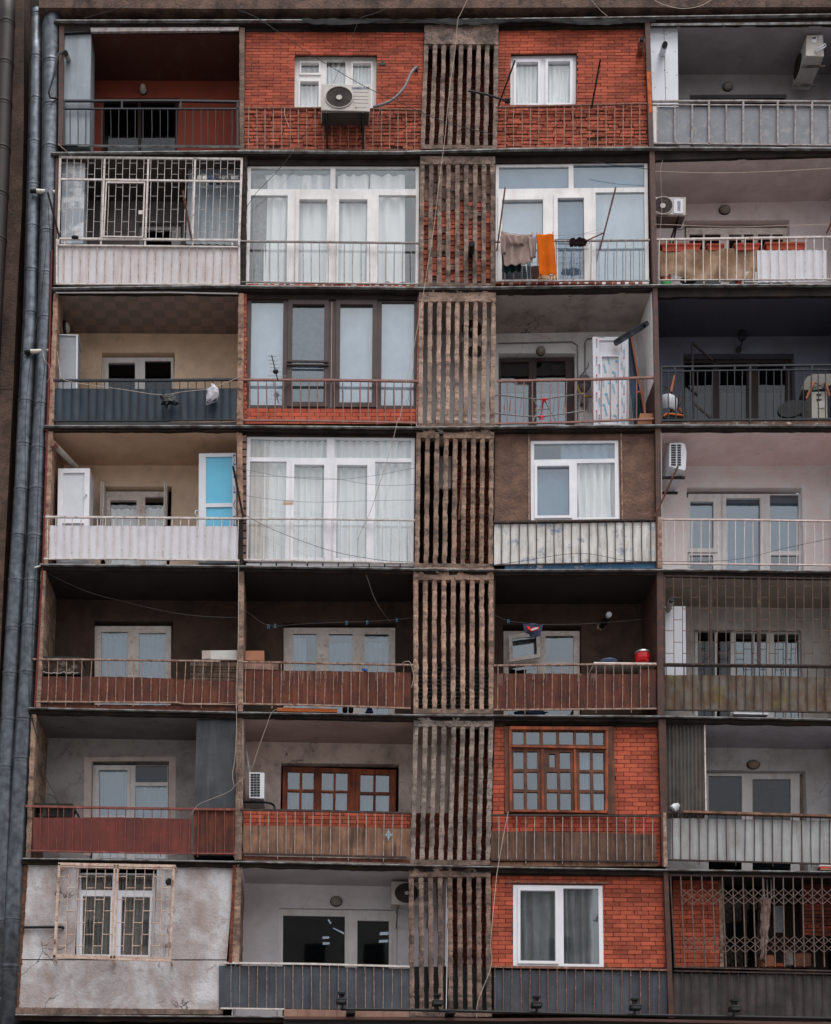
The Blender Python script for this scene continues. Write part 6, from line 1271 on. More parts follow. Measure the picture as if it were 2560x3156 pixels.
# ---- washing of the second storey
def cloth(name, label, cat, f, corners, Y, m, folds=3, amp=.03, nu=26, nv=22, edge=None, thick=.004, sway=0, group=None, parent=None):
    Q = Quad(R4(f, corners), Y); sd_ = random.random()*40
    def fn(u, v):
        p = Q.at(u, v); a = amp*(.3+.7*v)
        y = Y+a*math.sin(folds*2*math.pi*u+sd_+sway*v)+a*.7*noise.noise(Vector((u*3, v*2.5, sd_)))
        if edge: dx, dz = edge(u, v); p.x += dx; p.z += dz
        return Vector((p.x, y, p.z))
    bm = NB(); sheet(bm, fn, nu, nv, thick); o = obj(name, bm, m, parent, smooth=True)
    return tag(o, label, cat, group) if cat else o
f = C[2]
cable('clothes_line', 'front line carrying the grey shirt and the orange towel', [W(*f(52, 470), -.3), W(*f(72, 450), -.3), W(*f(150, 462), -.3), W(*f(232, 466), -.3), W(*f(290, 464), -.3), W(*f(345, 470), -.3), W(*f(590, 455), -.4)], .0022, hose_m, cat='clothes line')
cable('clothes_line', 'back line behind the orange towel', [W(*f(52, 480), -.2), W(*f(345, 488), -.2), W(*f(590, 432), -.42)], .0022, hose_m, cat='clothes line')
def shirt_edge(u, v): return (.03*math.sin(v*5)*(u-.5), -.05*math.sin(u*math.pi)*(1-v)-.02*math.sin(u*math.pi)*v)
cloth('shirt', 'grey-pink wrinkled shirt hanging on the line left of the orange towel', 'shirt', f, (72, 446, 228, 462, 236, 604, 82, 618), -.3, shirt_m, 3.3, .028, 40, 34, shirt_edge, sway=2.5)
o = bpy.data.objects['shirt']
for nm, q in (('sleeve', (66, 470, 100, 460, 96, 560, 70, 556)), ('sleeve', (205, 470, 238, 480, 244, 575, 220, 585))): cloth(nm, None, None, f, q, -.33, shirt_m, 1.2, .03, 10, 14, parent=o)
cloth('collar', None, None, f, (98, 462, 205, 466, 190, 512, 118, 510), -.36, shirt_m, 2.5, .035, 20, 8, parent=o)
o = cloth('towel', 'bright orange towel with a fringed end', 'towel', f, (248, 463, 336, 461, 355, 667, 263, 673), -.31, towel_m, 1.5, .03, 24, 28, sway=1.2)
bm = NB()
for k in range(26):
    u = k/25; x = 264+u*90; tube(bm, [W(*f(x, 670-u*3), -.31), W(*f(x+random.uniform(-2, 3), 684), -.32), W(*f(x+random.uniform(-4, 5), random.uniform(690, 698)), -.3)], .006, 4)
obj('fringe', bm, towel_fr, o)
cloth('garment', 'dark green and black garments hanging behind the grey shirt', 'clothes', f, (74, 560, 176, 590, 170, 650, 78, 658), -.2, dark_cloth, 3, .03)
cloth('garment', 'lilac-blue garment between the shirt and the orange towel', 'clothes', f, (228, 470, 250, 470, 246, 582, 236, 584), -.22, lilac_cloth, 1, .02, 8, 12)
bm = NB()
for x, y in ((76, 440), (228, 458), (251, 458), (332, 456)): tube(bm, [W(*f(x, y-6), -.33), W(*f(x+1, y+12), -.34)], .008, 4)
tag(obj('clothes_peg', bm, wood_peg), 'pegs holding the shirt and orange towel', 'clothes peg')
t = thing('wire_rack', 'small wire drying rack with dark woolly socks, hooked on the pale railing', 'drying rack', W(*f(440, 540), -.2))
bm = NB()
for y, dy, Y in ((488, 0, -.12), (486, 22, -.45)):
    tube(bm, [W(*f(345, y+dy), Y), W(*f(520, y+dy+2), Y), W(*f(515, y+dy+30), Y), W(*f(352, y+dy+26), Y), W(*f(345, y+dy), Y)], .005, 4)
for k in range(6): tube(bm, [W(*f(350+k*33, 490), -.12), W(*f(352+k*33, 510), -.45)], .004, 4)
obj('wire_frame', bm, black, t)
bm = NB(); 
for x, y, r_ in ((433, 503, .1), (452, 507, .085), (468, 497, .09), (488, 503, .1), (474, 512, .07)): ball(bm, W(*f(x, y), -.28), r_*.75, r_*.6, r_*.62, lump=.7)
tag(obj('socks', bm, M('dark_wool', L(44, 24, 28), rough=1, bump=1, bscale=80, bdist=.02)), 'dark maroon woolly bundle lying in the wire rack', 'socks')

# ---- flower box balcony
g = 'terracotta flower boxes hooked inside the white railing'
def planter(x0, x1, y0, y1, label):
    t = thing('flower_box', label, 'flower box', W(*f((x0+x1)/2, y1), .15), g)
    bm = NB(); prism(bm, R4(f, (x0+4, y0+6, x1-4, y0+6, x1-12, y1, x0+9, y1)), .08, .28); obj('box', bm, terra, t)
    bm = NB(); prism(bm, R4(f, (x0, y0-1, x1, y0-1, x1, y0+8, x0, y0+8)), .065, .3); obj('rim', bm, terra, t)
planter(878, 1082, 508, 547, 'terracotta flower box at the left end of the row')
planter(1110, 1199, 510, 541, 'short terracotta flower box, second in the row')
planter(1248, 1382, 507, 541, 'terracotta flower box, third in the row, above the tarpaulin edge')
planter(1405, 1614, 502, 540, 'long terracotta flower box over the white board')
cloth('tarpaulin', 'crumpled brown tarpaulin hung inside the white railing', 'tarpaulin', f, (868, 546, 1362, 532, 1366, 700, 876, 668), .09, tarp_m, 2.6, .05, 90, 34, lambda u, v: (0, -.03*math.sin(u*math.pi)*v+.05*noise.noise(Vector((u*3, v*2, 3)))*v), sway=3)
bm = NB(); Q = Quad(R4(f, (1363, 543, 1713, 543, 1713, 702, 1366, 706)), .045); sheet(bm, lambda u, v: Q.at(u, v, .045+.008*math.sin(u*9*math.pi*2)), 60, 4, .01); tag(obj('board', bm, sheet_whiter), 'white board tied behind the railing at the right of the tarpaulin', 'board')
bm = NB(); prism(bm, R4(f, (1304, 650, 1362, 652, 1362, 706, 1300, 704)), .06, .08); tag(obj('board', bm, white_box_m), 'small pale board between the tarpaulin and the white board', 'board')
def pot(x0, x1, y0, y1, label, lower=None):
    t = thing('flower_pot', label, 'flower pot', W(*f((x0+x1)/2, y1), .2)); a, b = W(*f(x0, y0), .02), W(*f(x1, y1), .02); c = Vector(((a.x+b.x)/2, .17, 0)); r_ = (b.x-a.x)/2
    bm = NB(); tube(bm, [c+Vector((0, 0, a.z)), c+Vector((0, 0, a.z-(a.z-b.z)*.22))], r_, 20); obj('rim', bm, conc_peach if lower else terra, t)
    bm = NB(); tube(bm, [c+Vector((0, 0, a.z-(a.z-b.z)*.22)), c+Vector((0, 0, b.z))], [r_*.88, r_*.68], 20); obj('pot', bm, terra, t)
    if lower: bm = NB(); tube(bm, [c+Vector((0, -.02, a.z-(a.z-b.z)*.58)), c+Vector((0, -.02, b.z-.01))], [r_*.98, r_*.9], 20); obj('saucer', bm, lower, t)
pot(884, 938, 650, 706, 'terracotta pot with a pale rim standing in a green container', green_plastic); pot(1262, 1300, 662, 706, 'stack of terracotta pots beside the small pale board')
bm = NB(); ball(bm, W(*f(1015, 698), .25), .16, .08, .07, lump=.5); tag(obj('sack', bm, dark_cloth), 'dark rounded sack under the tarpaulin', 'sack')

# ---- third storey left
f = A[3]
t = thing('cabinet', 'pale grey cabinet in the left corner of the beige balcony', 'cabinet', W(*f(405, 860), .5))
bm = NB(); prism(bm, R4(f, (355, 332, 457, 334, 450, 870, 340, 870)), .3, .75); obj('body', bm, M('pale_grey_cabinet', L(150, 154, 162, 1.3), rough=.5, bump=.03), t)
bm = NB(); prism(bm, R4(f, (452, 330, 464, 332, 456, 870, 448, 870)), .28, .3); prism(bm, R4(f, (352, 328, 466, 330, 466, 336, 352, 334)), .275, .78); obj('trim', bm, cab_white, t)
cable('clothes_line', 'sagging line along the navy railing with two bags', [W(*f(340, 430), .1), W(*f(356, 540), .0), W(*f(385, 600), -.06), W(*f(550, 632), -.12), W(*f(750, 660), -.14), W(*f(950, 688), -.15), W(*f(1090, 670), -.14), W(*f(1220, 655), -.14), W(*f(1330, 622), -.1), W(*f(1445, 572), .0)], .0055, cable_w, cat='clothes line')
cable('cable', 'white cable looping outside the left edge of the beige balcony', [W(*f(255, 430), -.05), W(*f(265, 480), -.1), W(*f(295, 520), -.1), W(*f(296, 580), -.08), W(*f(275, 615), -.05)], .005, cable_w)
def bag(label, pts, Y, m, m2=None):
    c = [W(*f(x, y), Y) for x, y in pts]; bm = NB(); cx = sum((p for p in c), Vector())/len(c)
    rings_ = []
    for d, s in ((-.05, .55), (-.02, .92), (.03, 1), (.06, .6)):
        rings_.append([bm.verts.new((cx.x+(p.x-cx.x)*s, Y+d+.03*noise.noise(p*9), cx.z+(p.z-cx.z)*s+.02*noise.noise(p*13))) for p in c])
    n = len(c)
    for a, b in zip(rings_, rings_[1:]):
        for k in range(n): face(bm, [a[k], a[(k+1) % n], b[(k+1) % n], b[k]])
    face(bm, rings_[0]); face(bm, rings_[-1])
    return tag(obj('plastic_bag', bm, m), label, 'plastic bag')
bag('crumpled black plastic bag pegged on the line over the navy railing', [(948, 690), (975, 682), (992, 694), (1005, 678), (1046, 684), (1052, 715), (1064, 740), (1040, 752), (1015, 735), (998, 745), (988, 770), (975, 745), (955, 748), (962, 720)], -.15, M('black_plastic', (.02, .02, .022, 1), rough=.3, bump=1, bscale=14, bdist=.05))
bag('white and navy plastic bag hanging on the line over the navy railing', [(1255, 618), (1268, 616), (1285, 640), (1300, 655), (1302, 690), (1288, 722), (1262, 735), (1222, 746), (1224, 700), (1218, 662), (1245, 648)], -.14, M('white_navy_plastic', L(170, 168, 176, 1.3), L(60, 66, 90, 1.2), scale=5, thr=(.5, .56), rough=.35, bump=.6, bscale=12, bdist=.04))
def antenna(f, label, cx, top, bot, bars_, Y=-.25):
    t = thing('tv_antenna', label, 'antenna', W(*f(*bot), Y)); bm = NB(); a, b = W(*f(*top), Y), W(*f(*bot), Y); tube(bm, [a, b], .012, 6); obj('boom', bm, black, t)
    bm = NB()
    for y, x0, x1 in bars_: tube(bm, [W(*f(x0, y), Y), W(*f(x1, y+3), Y)], .006, 5)
    obj('element', bm, steel, t); bm = NB(); ball(bm, W(*f(288, 550), Y), .055, .04, .05); obj('junction_box', bm, black, t)
antenna(B[3], 'small TV antenna standing on the pink-brown railing in front of the brown glazing', 280, (264, 455), (300, 600), [(458, 238, 292), (484, 240, 298), (504, 248, 304), (526, 254, 310), (549, 250, 325), (575, 240, 350)])

# ---- third storey, fourth bay
f = C[3]; D = Fr(1730, 1010, 330/1736)
t = thing('door', 'new white plastic door still wrapped in printed film, leaning in the corner', 'door', W(*f(625, 730), .4))
Q = Quad(R4(D, (502, 148, 1082, 150, 1085, 1600, 520, 1600)), .36); H = [Q.rect(D, (610, 205, 980, 392)), Q.rect(D, (655, 472, 928, 1560))]
bm = NB(); plate(bm, Q, H, .36, .44); obj('frame', bm, cab_white, t)
bm = NB(); qbox(bm, Q, *H[0], .385, .4); qbox(bm, Q, *H[1], .385, .4); obj('panel', bm, sheet_whiter, t)
bm = NB(); ring(bm, Q, H[1], .04, .012, .345, .36); obj('sash', bm, pvc_clean, t)
for k in range(5): text('SAHIPEN', D, (600, 600+k*275, 625, 740+k*275), .343, blue_ink, t, up=True)
for k in range(5): text('SAHIPEN', D, (558, 210+k*290, 580, 330+k*290), .355, blue_ink, t, up=True)
for k in range(5): text('SAHIPEN', D, (1003, 350+k*290, 1024, 480+k*290), .355, blue_ink, t, up=True)
for k in range(4): text('SAHIPEN', D, (970, 560+k*290, 992, 680+k*290), .343, blue_ink, t, up=True)
text('SAHIPEN', D, (590, 148, 700, 162), .355, blue_ink, t)
bm = NB()
for k in range(5):
    prism(bm, R4(D, (558, 180+k*290, 580, 180+k*290, 580, 203+k*290, 558, 203+k*290)), .354, .36); prism(bm, R4(D, (600, 592+k*275-0, 622, 592+k*275, 622, 612+k*275-0, 600, 612+k*275)), .3425, .345)
    prism(bm, R4(D, (1002, 485+k*290, 1022, 485+k*290, 1022, 505+k*290, 1002, 505+k*290)), .354, .36)
obj('printed_mark', bm, red_ink, t)
for cx, cy in ((755, 515), (695, 655), (840, 990), (750, 1170), (715, 1350), (875, 820), (660, 880), (900, 1520)):
    g2 = []
    q = (cx-42, cy-85, cx+10, cy-85, cx+42, cy+75, cx-5, cy+80)
    q = tuple(min(max(v, 660), 925) if i % 2 == 0 else v for i, v in enumerate(q))
    text('paneline', D, (q[2], q[3], q[4]+.1, q[5], q[6], q[7], q[0], q[1]) if False else q, .381, cyan_ink, t, up=True, bold=True)
bm = NB()
for cx, cy in ((890, 548), (838, 725), (722, 1075), (860, 1425), (775, 895), (912, 1260), (675, 1250)):
    prism(bm, [D(cx-28, cy), D(cx, cy-24), D(min(cx+28, 924), cy), D(cx, cy+24)], .38, .385)
obj('printed_diamond', bm, cyan_ink, t)
bm = NB(); prism(bm, [D(*p) for p in ((1085, 200), (1120, 110), (1250, 700), (1330, 1560), (1180, 1560), (1110, 900))], .5, .53); tag(obj('panel', bm, M('dark_blue_panel', L(36, 56, 84, 1.2), rough=.5, bump=.05)), 'dark blue panel leaning behind the wrapped door', 'panel')
bm = NB(); prism(bm, [D(*p) for p in ((1112, 105), (1136, 105), (1370, 1400), (1335, 1400))], .42, .46); tag(obj('plank', bm, M('orange_wood', L(150, 90, 60, 1.3), rough=.7)), 'narrow orange wooden plank leaning beside the dark blue panel', 'plank')
bm = NB(); tube(bm, [W(*D(1250, 1070), .4), W(*D(1245, 1500), .42)], .035, 8); ball(bm, W(*D(1250, 1055), .4), .001, .001, .001) if False else None
t = tag(obj('folded_parasol', bm, dark_cloth), 'thin dark rolled parasol with a red knob by the plank', 'parasol'); bm = NB(); ball(bm, W(*D(1252, 1055), .4), .04, .03, .03); obj('knob', bm, red_plastic, t, smooth=True)
t = thing('cardboard_box', 'open cardboard box at the foot of the plank', 'box', W(*D(1375, 1545), .1)); bm = NB(); prism(bm, R4(D, (1275, 1388, 1478, 1392, 1470, 1560, 1240, 1560)), .12, .4); obj('box', bm, cardboard, t); bm = NB(); prism(bm, R4(D, (1265, 1462, 1480, 1466, 1480, 1480, 1262, 1478)), .09, .13); obj('flap', bm, cardboard, t)
t = thing('gas_meter', 'rounded grey gas meter with a yellow hose beside the wrapped door', 'gas meter', W(*f(492, 575), 1.0))
bm = NB(); ball(bm, W(*D(372, 905), 1.0), .13, .1, .19, 18, 10); obj('body', bm, hose_m, t, smooth=True)
bm = NB(); prism(bm, R4(D, (290, 840, 455, 840, 455, 870, 290, 870)), .88, .95); prism(bm, R4(D, (355, 720, 410, 720, 410, 790, 355, 790)), .95, 1.05); obj('flange', bm, steel, t)
bm = NB(); tube(bm, smooth_line([W(*D(262, 940), .95), W(*D(285, 1030), .9), W(*D(350, 1095), .9), W(*D(430, 1118), .9), W(*D(500, 1120), .95)], 6), .018, 8); obj('hose', bm, M('yellow_hose', L(190, 150, 50, 1.3), rough=.5, bump=0), t)
bm = NB(); tube(bm, smooth_line([W(*D(275, 810), 1), W(*D(360, 720), .95), W(*D(430, 630), .9), W(*D(436, 570), 1)], 6), .012, 8); obj('pipe', bm, steel, t)
bm = NB(); prism(bm, [D(*p) for p in ((330, 1110), (425, 1110), (430, 1200), (400, 1280), (350, 1220), (310, 1230))], 1.08, 1.18); tag(obj('power_socket', bm, hose_m), 'grey boxy socket under the gas meter', 'socket')
t = thing('clothes_airer', 'folding clothes airer with red joints behind the pink-brown railing', 'clothes airer', W(*f(280, 725), .35)); E_ = Fr(1500, 1180, 300/1736)
bm = NB(); Y = .35
tube(bm, [W(*E_(145, 290), Y), W(*E_(150, 235), Y), W(*E_(185, 215), Y), W(*E_(600, 265), Y), W(*E_(1000, 295), Y), W(*E_(1400, 235), Y), W(*E_(1735, 195), Y)], .011, 6)
tube(bm, [W(*E_(140, 545), Y-.2), W(*E_(600, 590), Y-.2), W(*E_(960, 605), Y-.2), W(*E_(1300, 560), Y-.2), W(*E_(1735, 500), Y-.2)], .011, 6)
tube(bm, [W(*E_(1000, 330), Y), W(*E_(820, 680), Y-.1)], .012, 6); tube(bm, [W(*E_(1040, 330), Y), W(*E_(1230, 680), Y-.1), W(*E_(1260, 740), Y-.1)], .012, 6); tube(bm, [W(*E_(830, 290), Y), W(*E_(905, 430), Y)], .01, 6); tube(bm, [W(*E_(920, 475), Y-.1), W(*E_(1110, 465), Y-.1)], .009, 6)
obj('frame', bm, steel, t)
bm = NB()
for x0, x1 in ((330, 300), (425, 395), (520, 490), (615, 580), (715, 680), (800, 770), (1110, 1080), (1210, 1175), (1305, 1270), (1400, 1360)): tube(bm, [W(*E_(x0, 265), Y), W(*E_(x1, 580), Y-.2)], .003, 4)
obj('drying_wire', bm, black, t)
bm = NB(); tube(bm, [W(*E_(1005, 330), Y-.02), W(*E_(960, 620), Y-.16)], .016, 6); obj('centre_bar', bm, M('dark_red_bar', L(90, 24, 28), rough=.4, bump=0), t)
for cx, cy, Y_ in ((1018, 300, Y-.03), (965, 608, Y-.22)):
    bm = NB(); ball(bm, W(*E_(cx, cy), Y_), .045, .03, .03)
    for dx, dy in ((-70, -8), (66, -8), (-30, 50), (36, 46)): tube(bm, [W(*E_(cx, cy), Y_), W(*E_(cx+dx, cy+dy), Y_)], [.022, .012], 6)
    obj('joint', bm, red_plastic, t)

# ---- third storey right: slate balcony
G = Fr(2020, 1080, 540/1736)
t = thing('shell_chair', 'white shell chair with wooden legs behind the left end of the navy double rail', 'chair', W(*G(160, 690), .4))
bm = NB(); Q = Quad(R4(G, (62, 420, 236, 440, 222, 575, 66, 572)), .3); sheet(bm, lambda u, v: Q.at(u, v, .3+.12*(2*(u-.45))**2-.04*math.sin(v*3)), 18, 10, .03); obj('backrest', bm, cab_white, t, smooth=True)
bm = NB(); prism(bm, [G(*p) for p in ((236, 445), (275, 460), (262, 500), (222, 560))], .45, .6); obj('seat', bm, ac_dark, t)
for a, b in (((150, 415), (185, 250)), ((225, 570), (262, 640)), ((165, 575), (120, 660))):
    bm = NB(); tube(bm, [W(*G(*a), .45), W(*G(*b), .5)], [.028, .018], 8); obj('leg', bm, M('chair_leg_wood', L(170, 100, 60, 1.3), rough=.5, bump=0), t)
bm = NB(); tube(bm, [W(*G(62, 412), .5), W(*G(150, 330), .5)], .008, 5); tube(bm, [W(*G(62, 340), .5), W(*G(140, 395), .5)], .008, 5); tube(bm, [W(*G(150, 575), .5), W(*G(200, 640), .5)], .008, 5); obj('brace', bm, black, t)
t = thing('seat_pad', 'black folding stool with an orange edge below the white shell chair', 'stool', W(*G(175, 680), .3)); bm = NB(); prism(bm, [G(*p) for p in ((72, 672), (78, 650), (110, 640), (280, 650), (282, 680))], .2, .5); obj('seat', bm, black, t)
bm = NB(); tube(bm, [W(*G(78, 655), .19), W(*G(105, 632), .19), W(*G(150, 632), .19), W(*G(278, 650), .19)], .022, 6); obj('trim', bm, orange_plastic, t)
bm = NB(); prism(bm, [G(*p) for p in ((268, 600), (285, 572), (306, 572), (312, 680), (285, 680))], .3, .5); tag(obj('chair_back', bm, black), 'rounded black seat back right of the orange-edged stool', 'stool')
t = thing('round_table', 'round black café table tipped on its side', 'table', W(*G(1345, 665), .4)); bm = NB(); c = [G(1345+133*math.cos(a)*1-(0)*math.sin(a), 576-72*math.sin(a)*1.15-22*math.cos(a)) for a in [2*math.pi*k/32 for k in range(32)]]; prism(bm, c, .3, .36); obj('tabletop', bm, black, t)
bm = NB(); tube(bm, [W(*G(1350, 600), .37), W(*G(1440, 640), .9)], .025, 8); obj('leg', bm, black, t)
t = thing('storage_cabinet', 'off-white cabinet with dark handles at the right end of the slate balcony', 'cabinet', W(*G(1610, 670), .5)); bm = NB(); prism(bm, R4(G, (1532, 412, 1696, 408, 1700, 675, 1536, 675)), .3, .8); obj('body', bm, M('cream_cabinet', L(170, 166, 156, 1.25), rough=.5, bump=.02), t)
for y in (436, 487):
    bm = NB(); prism(bm, [G(1592, y-6), G(1646, y-8), G(1640, y+8), G(1600, y+9)], .285, .3); obj('handle', bm, black, t)
bm = NB(); prism(bm, R4(G, (1612, 500, 1672, 500, 1674, 570, 1614, 570)), .29, .3); obj('paper_label', bm, white_box_m, t)
t = thing('shell_chair', 'grey shell chair stacked on top of the off-white cabinet', 'chair', W(*G(1600, 400), .5)); bm = NB(); prism(bm, [G(*p) for p in ((1448, 385), (1460, 320), (1500, 262), (1560, 235), (1800, 230), (1760, 330), (1650, 380), (1530, 395))], .3, .7, .25); obj('seat', bm, M('grey_shell', L(120, 116, 110, 1.2), rough=.5, bump=.02), t)
for a, b in (((1565, 320), (1490, 480)), ((1680, 325), (1722, 455))):
    bm = NB(); tube(bm, [W(*G(*a), .27), W(*G(*b), .22)], [.03, .018], 8); obj('leg', bm, M('chair_leg_wood_b', L(160, 92, 58, 1.3), rough=.5, bump=0), t)
bm = NB(); tube(bm, [W(*G(1560, 310), .26), W(*G(1690, 390), .26)], .007, 5); tube(bm, [W(*G(1690, 320), .26), W(*G(1570, 370), .26)], .007, 5); obj('brace', bm, black, t)
bm = NB(); bar(bm, f, 1036, 318, 1046, 720, .016, .75, .04); bar(bm, f, 1036, 318, 1140, 408, .014, .8, .04); bar(bm, f, 1040, 620, 1130, 700, .02, .8, .03); bpart('open_door', bm, dark_brown, 'opened dark brown door leaf of the slate balcony')

# ---- fourth storey left
f = A[4]
t = thing('cabinet', 'white plastic cabinet with a handle in the left corner of the sand-coloured balcony', 'cabinet', W(*f(440, 860), .5))
bm = NB(); prism(bm, R4(f, (346, 297, 534, 295, 524, 880, 336, 880)), .3, .85); obj('body', bm, cab_white, t)
Q = Quad(R4(f, (346, 297, 534, 295, 524, 880, 336, 880)), .27); bm = NB(); plate(bm, Q, [Q.rect(f, (374, 322, 500, 600)), Q.rect(f, (368, 622, 496, 850))], .27, .3); obj('door', bm, pvc_clean, t)
bm = NB(); tube(bm, [W(*f(508, 450), .25), W(*f(496, 468), .22)], .012, 6); ball(bm, W(*f(508, 450), .255), .03, .02, .03); obj('handle', bm, cab_white, t)
t = thing('door', 'white framed door with cyan panels at the right of the sand-coloured balcony', 'door', W(*f(1290, 860), .3))
Q = Quad(R4(f, (1182, 208, 1402, 204, 1404, 860, 1178, 860)), .24); H = [Q.rect(f, (1223, 227, 1382, 503)), Q.rect(f, (1224, 526, 1382, 838))]
bm = NB(); plate(bm, Q, H, .24, .31); obj('frame', bm, cab_white, t)
bm = NB(); qbox(bm, Q, *H[0], .26, .28); qbox(bm, Q, *H[1], .26, .28); obj('panel', bm, cyan_panel, t)
text('M A K E M', f, (1386, 215, 1399, 640), .237, blue_ink, t, up=True)
bm = NB(); tube(bm, smooth_line([W(*f(1172, 580), .22), W(*f(1160, 565), .2), W(*f(1162, 550), .2), W(*f(1174, 548), .22)], 4), .01, 6); obj('handle', bm, cab_white, t)

# ---- fifth storey
f = A[5]
t = thing('old_chest', 'charred wooden chest with a flaking white edge, left end of the fifth storey', 'chest', W(*f(370, 670), .3)); bm = NB(); prism(bm, R4(f, (250, 580, 486, 582, 488, 672, 252, 670)), .12, .5); obj('body', bm, M('charred_wood', L(50, 38, 34), rough=.9, stain=L(150, 140, 132), samt=.5, sscale=(6, 6, 8), bump=.5), t)
bm = NB(); prism(bm, R4(f, (250, 564, 488, 568, 490, 580, 250, 578)), .08, .52); obj('lid', bm, black, t)
bm = NB(); tube(bm, [W(*f(250, 662), .1)]+[W(*f(250+k*12, 662+random.uniform(-5, 5)), .1) for k in range(1, 19)], .01, 4); obj('flaking_edge', bm, white_box_m, t)
t = thing('slatted_crate', 'dark box of stacked wooden slats hooked inside the rusty railing', 'crate', W(*f(1265, 705), .2)); bm = NB()
for k in range(15): bar(bm, f, 1130, 598+k*7.4, 1408, 600+k*7.7+random.uniform(-1, 1), .011, .08+random.uniform(0, .02), .03)
obj('slat', bm, M('grey_slat_wood', L(120, 100, 86, 1.2), L(60, 48, 42), scale=5, stain=SOOT, samt=.5, bump=.3), t); bm = NB(); prism(bm, R4(f, (1128, 580, 1408, 585, 1408, 712, 1128, 705)), .12, .4); obj('box', bm, dark_brown, t)
t = thing('styrofoam_box', 'long white styrofoam box standing on the slatted crate', 'box', W(*f(1305, 583), .3)); bm = NB(); prism(bm, R4(f, (1200, 530, 1408, 528, 1408, 588, 1200, 584)), .14, .4); obj('box', bm, white_box_m, t); bm = NB(); prism(bm, R4(f, (1200, 530, 1250, 530, 1250, 575, 1202, 582)), .13, .15); obj('torn_label', bm, M('torn_paper', L(160, 150, 146), rough=.9), t)
f = B[5]
t = thing('cardboard_box', 'brown cardboard box on the left end of the dark middle balcony', 'box', W(*f(163, 588), .3)); bm = NB(); prism(bm, R4(f, (108, 531, 219, 531, 219, 590, 108, 587)), .15, .45); obj('box', bm, cardboard, t)
bm = NB(); prism(bm, R4(f, (98, 600, 305, 605, 305, 645, 98, 640)), .12, .3); tag(obj('crate', bm, M('dark_stained_crate', L(84, 64, 58), L(130, 100, 90), spots=L(150, 120, 110), spamt=.6, spscale=6)), 'dark stained crate under the cardboard box', 'crate')
bm = NB(); tube(bm, [W(*f(815, 648), .2), W(*f(808, 760), .25)], .008, 6); prism(bm, [f(798, 632), f(836, 640), f(832, 652), f(822, 652), f(800, 642)], .15, .19); tag(obj('squeegee', bm, blue_plastic), 'blue squeegee handle showing above the dripping brown sheet', 'squeegee')
bm = NB(); prism(bm, R4(f, (296, 868, 655, 876, 655, 896, 296, 890)), .05, .3); tag(obj('tray', bm, orange_plastic), 'long orange tray on the floor under the brown sheet', 'tray')
t = thing('shoes', 'pair of dark rounded shoes on the floor of the dark middle balcony', 'shoes', W(*f(718, 892), .2))
for x in (700, 735): bm = NB(); ball(bm, W(*f(x, 884), .15), .05, .12, .07); obj('shoe', bm, black, t, smooth=True)
bm = NB(); prism(bm, [f(820, 896), f(835, 868), f(858, 868), f(868, 898)], .1, .3, .2); tag(obj('bucket', bm, M('navy_plastic', L(30, 46, 96, 1.2), rough=.4)), 'blue bucket on the floor below the squeegee', 'bucket')
cable('cable', 'tangle of pale wire at the right end of the dark middle balcony railing', [W(*f(1040, 605), -.03), W(*f(1060, 595), -.06), W(*f(1085, 598), -.04), W(*f(1100, 640), -.03), W(*f(1108, 690), -.02), W(*f(1095, 750), -.02)], .006, cable_w)
f = C[5]
plaid = M('plaid_cloth', L(44, 52, 76, 1.2), L(70, 76, 96, 1.2), scale=22, rough=.95, bump=.1)
bm = NB(); Q = Quad([f(180, 312), f(284, 318), f(268, 378), f(192, 356)], .28); sheet(bm, lambda u, v: (lambda p: Vector((p.x, .28+.03*math.sin(u*9+v*3), p.z-.05*v*math.sin(u*math.pi))))(Q.at(u, v)), 20, 12, .02); o = tag(obj('shorts', bm, plaid, smooth=True), 'navy plaid shorts with a red and white patch on the line', 'shorts')
bm = NB(); prism(bm, [f(200, 326), f(214, 328), f(222, 344), f(212, 346)], .2, .24); prism(bm, [f(216, 342), f(240, 332), f(264, 330), f(262, 342), f(236, 350), f(220, 352)], .205, .24); obj('red_trim', bm, red_plastic, o)
bm = NB(); prism(bm, [f(222, 342), f(256, 332), f(258, 340), f(226, 350)], .195, .2); obj('white_label', bm, white_box_m, o)
t = thing('pot', 'red enamel pot with a lid on the ledge of the fifth storey', 'pot', W(*f(784, 508), .2)); a, b = W(*f(746, 468), .2), W(*f(823, 507), .2); c = Vector(((a.x+b.x)/2, .2, 0)); r_ = (b.x-a.x)/2; z1, z0 = a.z, b.z
bm = NB(); tube(bm, [c+Vector((0, 0, z1)), c+Vector((0, 0, z0+.05)), c+Vector((0, 0, z0))], [r_*.96, r_*.95, r_*.85], 28); obj('body', bm, red_enamel, t, smooth=False)
bm = NB(); tube(bm, [c+Vector((0, 0, z1+.01)), c+Vector((0, 0, z1+.04)), c+Vector((0, 0, z1+.06))], [r_*1.03, r_*.95, r_*.4], 28); obj('lid', bm, steel, t)
bm = NB(); tube(bm, [c+Vector((-.1, 0, z1+.05)), c+Vector((-.1, 0, z1+.11)), c+Vector((-.05, 0, z1+.12)), c+Vector((-.03, 0, z1+.06))], .008, 6); obj('lid_handle', bm, black, t)
bm = NB(); prism(bm, R4(f, (540, 508, 855, 512, 855, 519, 540, 516)), .0, .5); tag(obj('ledge_board', bm, white_wood), 'long board laid on the railing under the red pot', 'board')
bm = NB(); ball(bm, W(*f(614, 503), .2), .17, .12, .04); tag(obj('basin', bm, M('blue_basin', L(60, 80, 110, 1.2), rough=.4)), 'shallow blue basin left of the red pot', 'basin')
